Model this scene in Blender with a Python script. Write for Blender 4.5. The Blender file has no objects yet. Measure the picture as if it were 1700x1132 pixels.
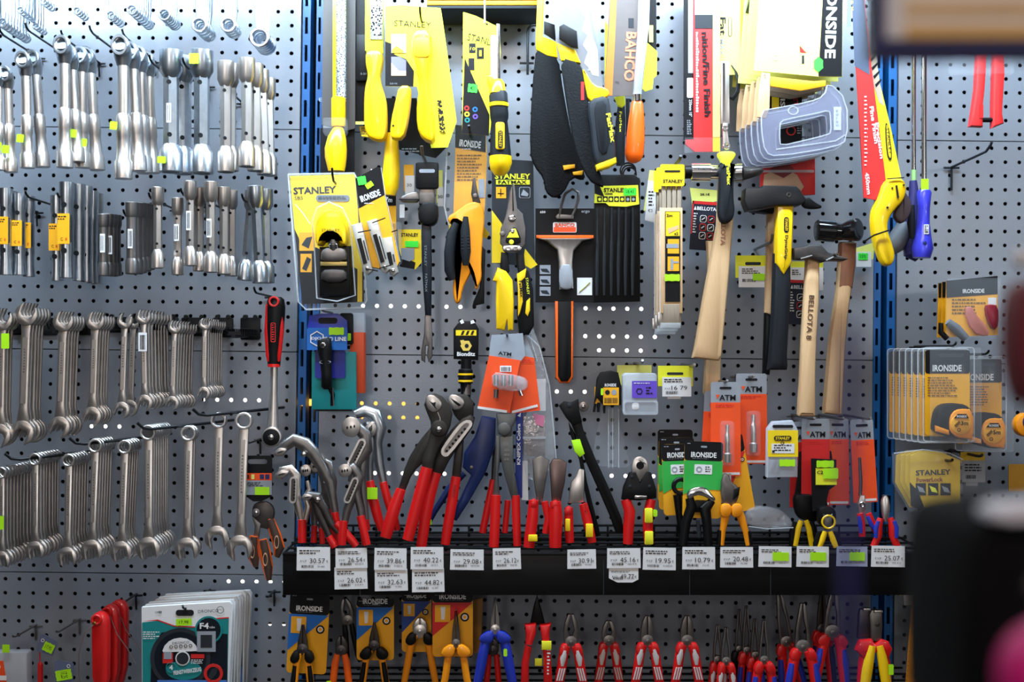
import bpy, bmesh, math, random
from mathutils import Vector, Matrix
random.seed(7)
S = bpy.context.scene
COL = S.collection
# ---------------------------------------------------------------- camera
FPX = 1842.0            # focal length in pixels of the 1700 px wide frame
DIST = 1.993            # camera to perforated wall, metres
CAMZ = 1.30
roll, pitch = 0.0115, 0.010
fwd = Vector((0, math.cos(pitch), math.sin(pitch)))
r0 = Vector((1, 0, 0)); u0 = r0.cross(fwd)
RT = (r0*math.cos(roll) + u0*math.sin(roll)).normalized()
UP = RT.cross(fwd).normalized()
CAM = Vector((0, -DIST, CAMZ))
cd = bpy.data.cameras.new('camera'); cam = bpy.data.objects.new('camera', cd); COL.objects.link(cam)
cam.matrix_world = Matrix(((RT.x, UP.x, -fwd.x, CAM.x), (RT.y, UP.y, -fwd.y, CAM.y), (RT.z, UP.z, -fwd.z, CAM.z), (0, 0, 0, 1)))
cd.sensor_width = 36; cd.lens = FPX*36/1700; cd.clip_start = 0.02
cd.dof.use_dof = True; cd.dof.focus_distance = DIST-0.10; cd.dof.aperture_fstop = 1.8
S.camera = cam
# ---------------------------------------------------------------- world, lights, exposure
S.view_settings.view_transform = 'Standard'; S.view_settings.look = 'None'
S.view_settings.exposure = 0.0; S.view_settings.gamma = 1.0; S.view_settings.use_curve_mapping = False
w = bpy.data.worlds.new('shop_air'); S.world = w; w.use_nodes = True
nt = w.node_tree; bg = nt.nodes['Background']
tc = nt.nodes.new('ShaderNodeTexCoord'); sx = nt.nodes.new('ShaderNodeSeparateXYZ'); cr = nt.nodes.new('ShaderNodeValToRGB')
nt.links.new(tc.outputs['Generated'], sx.inputs[0])
mr = nt.nodes.new('ShaderNodeMapRange'); mr.inputs[1].default_value = -1; mr.inputs[2].default_value = 1
nt.links.new(sx.outputs[2], mr.inputs[0]); nt.links.new(mr.outputs[0], cr.inputs[0]); nt.links.new(cr.outputs[0], bg.inputs[0])
cr.color_ramp.elements[0].position = 0.25; cr.color_ramp.elements[0].color = (0.05, 0.04, 0.035, 1)
cr.color_ramp.elements[1].position = 0.75; cr.color_ramp.elements[1].color = (0.42, 0.42, 0.44, 1)
bg.inputs[1].default_value = 0.13
def area(name, loc, target, sx_, sy_, power, color, spread=180):
    l = bpy.data.lights.new(name, 'AREA'); l.shape = 'RECTANGLE'; l.size = sx_; l.size_y = sy_; l.energy = power; l.color = color
    l.spread = math.radians(spread)
    o = bpy.data.objects.new(name, l); COL.objects.link(o); o.location = loc
    o.rotation_euler = (Vector(target)-Vector(loc)).to_track_quat('-Z', 'Z').to_euler()
    return o
area('canopy_light', (-0.12, -0.42, 2.15), (-0.10, 0.0, 1.58), 2.0, 0.12, 50, (0.62, 0.82, 1.0))
area('aisle_light', (-0.3, -2.6, 2.8), (0, 0, 1.1), 1.8, 0.4, 20, (1.0, 0.86, 0.76))
area('steel_reflection_fill', (0.0, -4.6, 1.75), (0, 0, 1.3), 4.2, 1.9, 15, (1.0, 0.93, 0.88))  # added fill, gives the steel tools something bright to reflect
area('ceiling_light', (2.35, -3.8, 2.01), (0.81, 0, 1.54), 0.35, 0.35, 8, (1.0, 0.97, 0.95))
area('spot_light', (-0.95, -9.0, 1.87), (-0.17, 0, 1.4), 0.6, 0.6, 34, (1.0, 0.96, 0.93))
# ---------------------------------------------------------------- pixel + distance from the wall (mm) -> place in the room
def P(px, py, d=0.0):
    dr = RT*(px-850.0) + UP*(566.0-py) + fwd*FPX
    t = (-d/1000.0 - CAM.y)/dr.y
    return CAM + dr*t
# ---------------------------------------------------------------- materials
def lin(c):
    c = c/255.0
    return c/12.92 if c <= 0.04045 else ((c+0.055)/1.055)**2.4
MATS = {}
def mat(name, rgb, rough=0.45, metal=0.0, kind=None, alpha=1.0, emit=0.0, scale=60.0, bump=0.0, rgb2=None, coat=0.0, spec=None):
    if name in MATS: return MATS[name]
    m = bpy.data.materials.new(name); m.use_nodes = True; MATS[name] = m
    n = m.node_tree.nodes; L = m.node_tree.links; b = n['Principled BSDF']
    c = tuple(lin(x) for x in rgb)+(1,)
    b.inputs['Base Color'].default_value = c
    b.inputs['Roughness'].default_value = rough; b.inputs['Metallic'].default_value = metal
    b.inputs['Coat Weight'].default_value = coat
    if spec is None and max(rgb) < 60 and not metal: spec = 0.22
    if spec is not None: b.inputs['Specular IOR Level'].default_value = spec
    tc = n.new('ShaderNodeTexCoord'); nz = n.new('ShaderNodeTexNoise'); nz.inputs['Scale'].default_value = scale
    mp = n.new('ShaderNodeMapping'); L.new(tc.outputs['Object'], mp.inputs[0]); L.new(mp.outputs[0], nz.inputs['Vector'])
    c2 = tuple(lin(x) for x in rgb2)+(1,) if rgb2 else tuple(x*0.86 for x in c[:3])+(1,)
    mx = n.new('ShaderNodeMix'); mx.data_type = 'RGBA'; mx.inputs[6].default_value = c; mx.inputs[7].default_value = c2
    L.new(nz.outputs[0], mx.inputs[0]); L.new(mx.outputs[2], b.inputs['Base Color'])
    if kind == 'wood': mp.inputs['Scale'].default_value = (9, 9, 0.6); nz.inputs['Detail'].default_value = 6
    if kind == 'brushed': mp.inputs['Scale'].default_value = (1.2, 1.2, 0.25)
    if bump:
        bp = n.new('ShaderNodeBump'); bp.inputs['Strength'].default_value = bump; bp.inputs['Distance'].default_value = 0.002
        L.new(nz.outputs[0], bp.inputs['Height']); L.new(bp.outputs[0], b.inputs['Normal'])
    if kind == 'mesh':      # perforated or toothed metal
        vo = n.new('ShaderNodeTexVoronoi'); vo.inputs['Scale'].default_value = scale*3; L.new(tc.outputs['Object'], vo.inputs['Vector'])
        rp = n.new('ShaderNodeValToRGB'); rp.color_ramp.elements[0].color = c2; rp.color_ramp.elements[1].color = c
        rp.color_ramp.elements[0].position = 0.25; rp.color_ramp.elements[1].position = 0.5
        L.new(vo.outputs['Distance'], rp.inputs[0]); L.new(rp.outputs[0], b.inputs['Base Color'])
    if alpha < 1: b.inputs['Alpha'].default_value = alpha
    if emit:
        b.inputs['Emission Color'].default_value = c; b.inputs['Emission Strength'].default_value = emit
    return m
STEEL = mat('satin_steel', (226, 220, 215), 0.32, 0.96, 'brushed', rgb2=(184, 178, 174), scale=140, bump=0.05)
WARM = mat('warm_steel', (220, 211, 204), 0.34, 0.96, 'brushed', rgb2=(178, 168, 160), scale=120, bump=0.05)
CHROME = mat('chrome', (225, 225, 228), 0.14, 1.0)
BRIGHT = mat('galvanised_steel', (214, 220, 226), 0.28, 1.0, rgb2=(176, 184, 192), scale=90)
DKSTEEL = mat('phosphated_steel', (92, 88, 86), 0.38, 0.85, rgb2=(70, 67, 66), scale=80)
GUN = mat('gunmetal', (140, 134, 130), 0.38, 0.9, rgb2=(106, 102, 100), scale=80)
BLKMET = mat('black_wire', (16, 16, 18), 0.35, 0.4)
BLK = mat('black_plastic', (11, 11, 12), 0.42)
BLKC = mat('black_card', (15, 14, 16), 0.5)
RUB = mat('black_rubber', (20, 22, 26), 0.62, bump=0.1, scale=200)
CHAR = mat('charcoal_plastic', (42, 45, 50), 0.5)
YEL = mat('yellow_plastic', (250, 200, 10), 0.32, coat=0.3)
YCARD = mat('yellow_card', (250, 212, 6), 0.5)
LEMON = mat('lemon_card', (240, 236, 40), 0.5)
AMBER = mat('amber_card', (246, 172, 12), 0.5)
PALEY = mat('pale_yellow_card', (238, 236, 120), 0.6)
ORG = mat('orange_plastic', (250, 100, 12), 0.35, coat=0.3)
ORC = mat('orange_card', (246, 78, 18), 0.5)
AORG = mat('amber_plastic', (250, 150, 14), 0.35, coat=0.3)
RED = mat('red_dipped_plastic', (214, 20, 20), 0.35, coat=0.3)
REDC = mat('red_card', (216, 28, 26), 0.5)
BLUE = mat('blue_plastic', (30, 52, 168), 0.4)
BLUEC = mat('blue_card', (10, 104, 190), 0.5)
NAVY = mat('navy_plastic', (18, 38, 92), 0.35)
TEAL = mat('teal_card', (0, 128, 128), 0.5)
GRN = mat('green_card', (44, 172, 66), 0.5)
NEON = mat('neon_sticker', (178, 240, 8), 0.55)
NEONG = mat('neon_green_sticker', (60, 240, 60), 0.55)
WHT = mat('white_paper', (232, 228, 226), 0.6)
INK = mat('printed_ink', (28, 26, 30), 0.6)
GREYC = mat('grey_card', (150, 154, 162), 0.55)
MIDG = mat('mid_grey_plastic', (112, 116, 122), 0.5)
WOOD = mat('pale_ash_wood', (226, 186, 140), 0.5, 0, 'wood', rgb2=(206, 162, 116), scale=70)
WOODD = mat('brown_ash_wood', (168, 112, 82), 0.5, 0, 'wood', rgb2=(140, 90, 66), scale=70)
SLAT = mat('grey_wood', (160, 140, 116), 0.6, 0, 'wood', rgb2=(120, 104, 88), scale=80)
CLEAR = mat('clear_blister', (225, 230, 236), 0.08, alpha=0.06, spec=0.3)
CLEAR2 = mat('clear_edge', (235, 238, 242), 0.12, alpha=0.32)
CASE = mat('frosted_case', (205, 208, 216), 0.25, alpha=0.62)
PURP = mat('purple_card', (104, 72, 196), 0.5)
SKIN = mat('tan_print', (214, 168, 134), 0.6)
PINK = mat('magenta_plastic', (214, 10, 120), 0.5)
LILAC = mat('clear_tray_plastic', (140, 140, 160), 0.2, alpha=0.42)
WRINK = mat('wrinkled_film', (200, 198, 200), 0.15, alpha=0.3, bump=1.0, scale=60)
# ---------------------------------------------------------------- mesh building
def chaikin(p, n):
    for _ in range(n):
        q = []
        for i in range(len(p)):
            a = p[i]; b = p[(i+1) % len(p)]
            q.append((a[0]*.75+b[0]*.25, a[1]*.75+b[1]*.25)); q.append((a[0]*.25+b[0]*.75, a[1]*.25+b[1]*.75))
        p = q
    return p
def sarea(p): return sum(p[i][0]*p[(i+1) % len(p)][1]-p[(i+1) % len(p)][0]*p[i][1] for i in range(len(p)))/2
def inset(p, r):
    if abs(r) < 1e-6: return list(p)
    sg = 1 if sarea(p) > 0 else -1
    out = []; n = len(p)
    for i in range(n):
        a, b, c = p[i-1], p[i], p[(i+1) % n]
        e1 = (b[0]-a[0], b[1]-a[1]); e2 = (c[0]-b[0], c[1]-b[1])
        l1 = math.hypot(*e1) or 1e-6; l2 = math.hypot(*e2) or 1e-6
        n1 = (-e1[1]/l1*sg, e1[0]/l1*sg); n2 = (-e2[1]/l2*sg, e2[0]/l2*sg)
        bx, by = n1[0]+n2[0], n1[1]+n2[1]; k = 1+n1[0]*n2[0]+n1[1]*n2[1]
        k = max(k, 0.5)
        out.append((b[0]+bx/k*r, b[1]+by/k*r))
    return out
def circ(cx, cy, r, n=20, ry=None, a0=0.0):
    ry = r if ry is None else ry
    return [(cx+r*math.cos(a0+2*math.pi*i/n), cy+ry*math.sin(a0+2*math.pi*i/n)) for i in range(n)]
def rrect(x0, y0, x1, y1, r=2.0):
    q = []
    for cx, cy, a in ((x1-r, y1-r, 0), (x0+r, y1-r, 90), (x0+r, y0+r, 180), (x1-r, y0+r, 270)):
        for k in (0, 30, 60, 90): q.append((cx+r*math.cos(math.radians(a+k)), cy+r*math.sin(math.radians(a+k))))
    return q
TXT = {}
def textmesh(s, bold):
    k = (s, bold)
    if k in TXT: return TXT[k]
    c = bpy.data.curves.new('lettering', 'FONT'); c.body = s; c.size = 1; c.offset = 0.028 if bold else 0.0; c.resolution_u = 2
    c.fill_mode = 'FRONT'
    o = bpy.data.objects.new('lettering', c); COL.objects.link(o)
    me = bpy.data.meshes.new_from_object(o)
    v = [(a.co.x, a.co.y) for a in me.vertices]; f = [tuple(p.vertices) for p in me.polygons]
    bpy.data.objects.remove(o); bpy.data.meshes.remove(me); bpy.data.curves.remove(c)
    xs = [a[0] for a in v]; ys = [a[1] for a in v]
    TXT[k] = (v, f, min(xs), min(ys), max(xs)-min(xs), max(ys)-min(ys))
    return TXT[k]
class Part:
    def __init__(s, th, name, label=None, parent=None):
        s.th = th; s.name = name; s.label = label; s.parent = parent; s.v = []; s.f = []; s.fm = []; s.mats = []; s.obj = None
        th.parts.append(s)
    def add(s, v, f, m):
        o = len(s.v); s.v += v
        if m not in s.mats: s.mats.append(m)
        i = s.mats.index(m)
        for a in f: s.f.append(tuple(o+x for x in a)); s.fm.append(i)
    def W(s, x, y, d): return s.th.W(x, y, d)
    def layers(s, rings, m, cap0=True, cap1=True):
        v = []; n = len(rings[0]); f = []
        for r in rings: v += r
        for k in range(len(rings)-1):
            for i in range(n):
                j = (i+1) % n; f.append((k*n+i, k*n+j, (k+1)*n+j, (k+1)*n+i))
        if cap0: f.append(tuple(range(n))[::-1])
        if cap1: f.append(tuple((len(rings)-1)*n+i for i in range(n)))
        s.add(v, f, m); return s
    def solid(s, pts, d, t, m, r=0.0, ch=0):
        """closed outline (photo px) with front face d mm off the wall and thickness t mm; r = rounding in px"""
        if ch: pts = chaikin(pts, ch)
        if r:
            rr = min(r, t*0.45)
            ls = [(r, d-t), (0, d-t+rr), (0, d-rr), (r*.35, d-rr*.3), (r, d)]
        else: ls = [(0, d-t), (0, d)]
        return s.layers([[s.W(x, y, dd) for x, y in inset(pts, q)] for q, dd in ls], m)
    def box(s, x0, y0, x1, y1, d, t, m, r=0.0): return s.solid([(x0, y0), (x1, y0), (x1, y1), (x0, y1)], d, t, m, r)
    def rbox(s, x0, y0, x1, y1, d, t, m, cr=2.0, r=0.0): return s.solid(rrect(x0, y0, x1, y1, cr), d, t, m, r)
    def disc(s, x, y, rad, d, t, m, r=0.0, n=20, ry=None): return s.solid(circ(x, y, rad, n, ry), d, t, m, r)
    def ring(s, x, y, ro, ri, d, t, m, b=0.6, n=24, ry=1.0, xo=0, yo=0):
        def c(r, dd, k=0): return [s.W(px, py, dd) for px, py in circ(x+xo*k, y+yo*k, r, n, r*ry)]
        rg = [c(ri, d-t, 1), c(ri+0, d-b, 1), c(ri+b, d, 1), c(ro-b, d), c(ro, d-b), c(ro, d-t+b), c(ro-b, d-t), c(ri, d-t, 1)]
        return s.layers(rg, m, False, False)
    def frame(s, outer, inner, d, t, m):
        o1 = [s.W(x, y, d) for x, y in outer]; o0 = [s.W(x, y, d-t) for x, y in outer]
        i1 = [s.W(x, y, d) for x, y in inner]; i0 = [s.W(x, y, d-t) for x, y in inner]
        return s.layers([i0, i1, o1, o0, i0], m, False, False)
    def tube(s, path, rad, m, n=10, flat=1.0, a0=0.0, caps=True):
        """swept round bar; path of (px, py, d mm); rad in px (number or list); flat = depth/width ratio"""
        pts = [s.W(*p) for p in path]
        if not isinstance(rad, (list, tuple)): rad = [rad]*len(pts)
        K = s.th.pxm
        rings = []; side = None
        for i, p in enumerate(pts):
            a = pts[max(i-1, 0)]; b = pts[min(i+1, len(pts)-1)]; t = (b-a)
            if t.length < 1e-9: t = Vector((0, 0, 1))
            t.normalize()
            if side is None:
                ref = Vector((0, 1, 0)) if abs(t.y) < 0.9 else Vector((0, 0, 1))
                side = t.cross(ref).normalized()
            side = (side - t*side.dot(t)).normalized()
            up = side.cross(t).normalized(); r = max(rad[i], 0.05)*K
            rings.append([p + side*(r*math.cos(a0+2*math.pi*k/n)) + up*(r*flat*math.sin(a0+2*math.pi*k/n)) for k in range(n)])
        return s.layers(rings, m, caps, caps)
    def ball(s, x, y, d, r, m, rx=1.0, rz=1.0, n=12):
        c = s.W(x, y, d); K = s.th.pxm*r; v = []; f = []; h = n//2
        rings = [[c+Vector((K*rx*math.sin(math.pi*(i+.001)/h)*math.cos(2*math.pi*k/n), K*math.sin(math.pi*(i+.001)/h)*math.sin(2*math.pi*k/n), K*rz*math.cos(math.pi*i/h))) for k in range(n)] for i in range(h+1)]
        return s.layers(rings, m, True, True)
    def text(s, st, cx, cy, wd, ht, d, m, rot=0.0, bold=False):
        """lettering that fills wd x ht px centred at (cx, cy); rot in degrees clockwise in the photo"""
        v, f, x0, y0, w_, h_ = textmesh(st, bold)
        c, q = math.cos(math.radians(rot)), math.sin(math.radians(rot)); vv = []
        for x, y in v:
            a = ((x-x0)/w_-.5)*wd; b = -((y-y0)/h_-.5)*ht
            vv.append(s.W(cx+a*c-b*q, cy+a*q+b*c, d))
        s.add(vv, f, m); return s
    def flat(s, pts, d, m):
        """ink or film lying on a surface at d"""
        s.add([s.W(x, y, d) for x, y in pts], [tuple(range(len(pts)))], m); return s
    def fr(s, x0, y0, x1, y1, d, m): return s.flat([(x0, y0), (x1, y0), (x1, y1), (x0, y1)], d, m)
    def lines(s, x0, y0, x1, y1, n, d, m=None, fill=0.45):
        m = m or INK; h = (y1-y0)/n
        for i in range(n):
            y = y0+h*i; w_ = (x1-x0)*random.uniform(.6, 1.0); x = x0
            while x < x0+w_-1:
                e = min(x+random.uniform(2, 7), x0+w_); s.fr(x, y, e, y+h*fill, d, m); x = e+1.2
        return s
    def bars(s, x0, y0, x1, y1, d, m=None):
        x = x0; m = m or INK
        while x < x1-.5:
            w_ = random.choice((.5, .8, 1.3)); s.fr(x, y0, min(x+w_, x1), y1, d, m); x += w_+random.choice((.5, .8, 1.1))
        return s
    def sticker(s, x0, y0, x1, y1, d, m=None, txt=None, rot=0):
        w_ = (x1-x0); h = (y1-y0); n = 1.4
        c = [(x0+n, y0), (x0+w_*.25, y0+.8), (x0+w_*.5, y0), (x0+w_*.75, y0+.8), (x1-n, y0), (x1, y0+n), (x1, y1-n), (x1-n, y1), (x0+w_*.75, y1-.8), (x0+w_*.5, y1), (x0+w_*.25, y1-.8), (x0+n, y1), (x0, y1-n), (x0, y0+n)]
        if rot:
            cx, cy = (x0+x1)/2, (y0+y1)/2; a, b = math.cos(math.radians(rot)), math.sin(math.radians(rot))
            c = [(cx+(x-cx)*a-(y-cy)*b, cy+(x-cx)*b+(y-cy)*a) for x, y in c]
        s.solid(c, d, 0.4, m or NEON)
        if txt: s.text(txt, (x0+x1)/2, (y0+y1)/2, w_*.6, h*.45, d+.15, INK, rot)
        return s
class Thing:
    """one thing: an Empty with parts, or a single mesh when it has one part only"""
    def __init__(s, name, label, cat, x, y, d, group=None, rot=0.0, piv=None, sc=1.0):
        s.name = name; s.label = label; s.cat = cat; s.group = group; s.ax, s.ay, s.d = x, y, d
        s.loc = P(x, y, d); s.pxm = (DIST-d/1000.0)/FPX; s.parts = []; s.rot = math.radians(rot); s.piv = piv or (x, y); s.sc = sc
    def W(s, x, y, d):
        if s.rot or s.sc != 1.0:
            a, b = math.cos(s.rot)*s.sc, math.sin(s.rot)*s.sc; dx, dy = x-s.piv[0], y-s.piv[1]
            x, y = s.piv[0]+dx*a-dy*b, s.piv[1]+dx*b+dy*a
        q = P(x, y, s.d)
        return Vector((q.x-s.loc.x, -(d-s.d)/1000.0, q.z-s.loc.z))
    def part(s, name, label=None, parent=None): return Part(s, name, label, parent)
    def done(s):
        root = None
        if len(s.parts) > 1 or s.parts[0].name != s.name:
            root = bpy.data.objects.new(s.name, None); root.empty_display_size = 0.01; COL.objects.link(root); root.location = s.loc
        for p in s.parts:
            o = mkmesh(p); p.obj = o
            if root is None: o.location = s.loc; root = o
            else: o.parent = p.parent.obj if p.parent else root
            if p.label and o is not root: o['label'] = p.label
        root['label'] = s.label; root['category'] = s.cat
        if s.group: root['group'] = s.group
        s.root = root; return root
def mkmesh(p):
    me = bpy.data.meshes.new(p.name); me.from_pydata([tuple(a) for a in p.v], [], p.f)
    for m in p.mats: me.materials.append(m)
    me.polygons.foreach_set('material_index', p.fm)
    bm = bmesh.new(); bm.from_mesh(me); bmesh.ops.recalc_face_normals(bm, faces=bm.faces); bm.to_mesh(me); bm.free()
    me.polygons.foreach_set('use_smooth', [True]*len(me.polygons)); me.set_sharp_from_angle(angle=math.radians(38)); me.update()
    o = bpy.data.objects.new(p.name, me); COL.objects.link(o); return o
KIDS = {}
def clone(root, x, y, d, label, group=None, rot=0.0, sc=1.0):
    """copy of a thing with copies of its parts and sub-parts; rot clockwise in the photo"""
    if root.name not in KIDS: KIDS[root.name] = [(c, list(c.children)) for c in list(root.children)]
    r = root.copy(); COL.objects.link(r); place(r, x, y, d, rot, sc)
    r['label'] = label
    if group: r['group'] = group
    elif 'group' in r: del r['group']
    for c, sub in KIDS[root.name]:
        k = c.copy(); COL.objects.link(k); k.parent = r
        for g in sub: h = g.copy(); COL.objects.link(h); h.parent = k
    return r
def place(r, x, y, d, rot=0.0, sc=1.0, tilt=0.0, yaw=0.0):
    r.location = P(x, y, d); r.rotation_euler = (tilt, math.radians(rot), yaw); r.scale = (sc, sc, sc)
def push(r, x, y, d0, d1):
    """slide a thing along the sight line through its origin and keep its apparent size"""
    r.location = P(x, y, d1); k = (DIST-d1/1000)/(DIST-d0/1000); r.scale = (k, k, k)
def struct(o):
    for k in ('label', 'category', 'group'):
        if k in o: del o[k]
    o['kind'] = 'structure'; return o
# ================================================================ the perforated wall, uprights
PANEL = mat('blue_grey_enamel', (139, 144, 153), 0.28, 0.2, rgb2=(133, 138, 147), scale=420, bump=0.14)
PIT = 0.025
def perforated(name, hx, hy, px0, px1):
    """three bays of stacked pressed-steel panels; (hx, hy) is one hole, px0/px1 the side edges at mid height"""
    h = P(hx, hy, 0); x0 = P(px0, 566).x; x1 = P(px1, 566).x
    v = []; f = []
    ia = math.ceil((x0-h.x)/PIT+.4); ib = math.floor((x1-h.x)/PIT-.4)
    N = 12; R = 0.0036
    top = h.z + PIT*.5      # a seam sits half a pitch above the given hole
    def quad(a, b, c, d_): o = len(v); v.extend((a, b, c, d_)); f.append((o, o+1, o+2, o+3))
    for k in range(-2, 3):  # panel rows of 16 holes
        zt = top - k*16*PIT; 
        if zt-16*PIT > 2.05 or zt < 0.55: continue
        g = 0.0009
        xa = h.x+(ia-.5)*PIT; xb = h.x+(ib+.5)*PIT
        for j in range(16):
            cz = zt-PIT*(j+.5)
            for i in range(ia, ib+1):
                cx = h.x+i*PIT; q = PIT/2; o = len(v)
                hi = q-g if j == 0 else q; lo = q-g if j == 15 else q
                for a in range(N):
                    an = 2*math.pi*(a+.5)/N; c, s_ = math.cos(an), math.sin(an); m = max(abs(c), abs(s_))
                    ex, ez = c/m, s_/m
                    v.append((cx+R*c, 0, cz+R*s_)); v.append((cx+ex*q, 0, cz+(ez*hi if ez > 0 else ez*lo))); v.append((cx+R*c, 0.0016, cz+R*s_))
                for a in range(N):
                    b = (a+1) % N
                    f.append((o+3*a, o+3*a+1, o+3*b+1, o+3*b)); f.append((o+3*a+2, o+3*a, o+3*b, o+3*b+2))
        zb = zt-16*PIT
        for (a, b) in ((x0, xa), (xb, x1)):
            quad((a, 0, zb+g), (b, 0, zb+g), (b, 0, zt-g), (a, 0, zt-g))
        quad((x0, 0, zt-g), (x1, 0, zt-g), (x1, .012, zt-g), (x0, .012, zt-g))
        quad((x0, 0, zb+g), (x1, 0, zb+g), (x1, .012, zb+g), (x0, .012, zb+g))
        for xe in (x0, x1): quad((xe, 0, zb+g), (xe, 0, zt-g), (xe, .025, zt-g), (xe, .025, zb+g))
    me = bpy.data.meshes.new(name); me.from_pydata(v, [], f); me.materials.append(PANEL); me.validate()
    bm = bmesh.new(); bm.from_mesh(me); bmesh.ops.remove_doubles(bm, verts=bm.verts, dist=1e-6); bm.to_mesh(me); bm.free()
    o = bpy.data.objects.new(name, me); COL.objects.link(o); struct(o); return o
perforated('wall_left', 459, 226.3, -260, 492.5)
perforated('wall_middle', 1090.5, 236.4, 531, 1449)
perforated('wall_right', 1508, 244.3, 1488.5, 1960)
DARK = mat('dark_backing', (14, 13, 15), 0.8)
def slab(name, x0, x1, y0, y1, z0, z1, m):
    v = [(x, y, z) for x in (x0, x1) for y in (y0, y1) for z in (z0, z1)]
    f = [(0, 1, 3, 2), (4, 6, 7, 5), (0, 4, 5, 1), (2, 3, 7, 6), (0, 2, 6, 4), (1, 5, 7, 3)]
    me = bpy.data.meshes.new(name); me.from_pydata(v, [], f); me.materials.append(m)
    o = bpy.data.objects.new(name, me); COL.objects.link(o); return o
struct(slab('floor', -3, 3, -4.5, 0.16, -.05, 0.0, mat('floor_tile', (96, 92, 88), .5)))
struct(slab('wall_back', -1.3, 1.3, 0.16, 0.18, 0.4, 2.3, DARK))
# blue slotted uprights
UPB = mat('blue_enamel', (14, 94, 160), 0.38)
def upright(n, pxc, w_mm):
    x = P(pxc, 566).x; w_ = w_mm/2000; v = []; f = []
    def quad(a, b, c, d_): o = len(v); v.extend((a, b, c, d_)); f.append((o, o+1, o+2, o+3))
    z = 0.5; y = 0.004
    while z < 2.1:      # a slot in each 50 mm
        quad((x-w_, y, z), (x-w_*.45, y, z), (x-w_*.45, y, z+.05), (x-w_, y, z+.05))
        quad((x+w_*.3, y, z), (x+w_, y, z), (x+w_, y, z+.05), (x+w_*.3, y, z+.05))
        quad((x-w_*.45, y, z), (x+w_*.3, y, z), (x+w_*.3, y, z+.02), (x-w_*.45, y, z+.02))
        z += .05
    for xx in (x-w_, x+w_): quad((xx, y, .5), (xx, y+.035, .5), (xx, y+.035, z), (xx, y, z))
    me = bpy.data.meshes.new('trim'); me.from_pydata(v, [], f); me.materials.append(UPB)
    o = bpy.data.objects.new('trim_%d' % n, me); COL.objects.link(o); struct(o)
upright(1, 501.5, 14); upright(2, 523.5, 12); upright(3, 1457, 13); upright(4, 1480, 15)
# light of the next aisle seen through the holes: added glowing strips stand in
GLOW = mat('strip_glow', (255, 250, 240), 0.5, emit=3.2)
GLOWW = mat('warm_strip_glow', (255, 200, 90), 0.5, emit=1.6)
def strip(x0, x1, y, m, where):
    t = Thing('glow_strip', 'added glow strip behind the perforated steel, '+where, 'glow strip', (x0+x1)/2, y, -153)
    p = t.part('glow_strip'); p.tube([(x0, y, -153), (x1, y, -153)], 5.4, m, n=8); t.done()
strip(585, 705, 508, GLOW, 'under the multi-tool card'); strip(735, 780, 509, GLOW, 'left of the large yellow snips')
strip(960, 1075, 514, GLOW, 'right of the orange edged scraper handle'); strip(960, 1095, 560, GLOW, 'left of the wide pale hammer handle')
strip(984, 1070, 584, GLOW, 'above the small purple labelled box'); strip(480, 690, 668, GLOWW, 'under the teal tool pack')
strip(600, 700, 690, GLOWW, 'left of the two big grey pliers'); strip(900, 980, 652, GLOW, 'below the long black scraper handle')
strip(600, 760, 785, GLOW, 'behind the red handled pliers'); strip(985, 1100, 792, GLOW, 'beside the round cable cutter head')
strip(130, 200, 708, GLOW, 'below the open-ended wrenches'); strip(340, 460, 665, GLOW, 'left of the ratchet shaft')
strip(370, 470, 962, GLOW, 'below the two widely spaced wrenches'); strip(430, 475, 1042, GLOW, 'under the small empty hook')
# peg hooks
def hook(x, y, d, label, up=9, thick=1.9, m=None, clip=True, name='peg_hook'):
    """x, y, d: where the rod leaves toward its upturned tip"""
    t = Thing(name, label, 'hook', x, y, d); m = m or BLKMET
    p = t.part(name) if not clip else t.part('rod')
    p.tube([(x, y, 2), (x, y, d*.5), (x, y, d-12), (x, y-.5, d-4), (x-.2, y-up*.45, d+5), (x-.3, y-up, d+9)], thick, m, n=8)
    if clip:
        q = t.part('clip'); q.tube([(x-11, y+2, 5), (x+11, y+2, 5)], 1.7, m, n=6); q.tube([(x, y, 6), (x, y+4, 7), (x, y+26, 5)], 1.7, m, n=6)
    return t.done()
# ================================================================ LEFT BAY: wrenches
def parked(t):  # prototypes are built at a neutral spot then moved to their first place
    return t
def stack(root, pos, n, step, lab, blab, group, used=[None], sc=1.0, rot=0.0, jit=1.5, drift=0.0):
    """front copy at pos=(x,y,d) and n more behind it on the same hook, step mm apart"""
    x, y, d = pos; fr_ = P(x, y, d)
    for i in range(n+1):
        dd = d-step*i
        r = root if (i == 0 and not root.get('_used')) else clone(root, x, y, d, '', None)
        if r is root: root['_used'] = 1
        if '_used' in r and r is not root: del r['_used']
        place(r, x, y, d, rot+(random.uniform(-jit, jit) if i else 0), sc*(1 if i == 0 else random.uniform(.985, 1.0)))
        r.location = (fr_.x+drift*i/1000.0, -dd/1000.0, fr_.z)
        r['label'] = lab if i == 0 else blab
        if i: r['group'] = group
        elif 'group' in r: del r['group']
def free(root):
    if '_used' in root: del root['_used']
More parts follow.
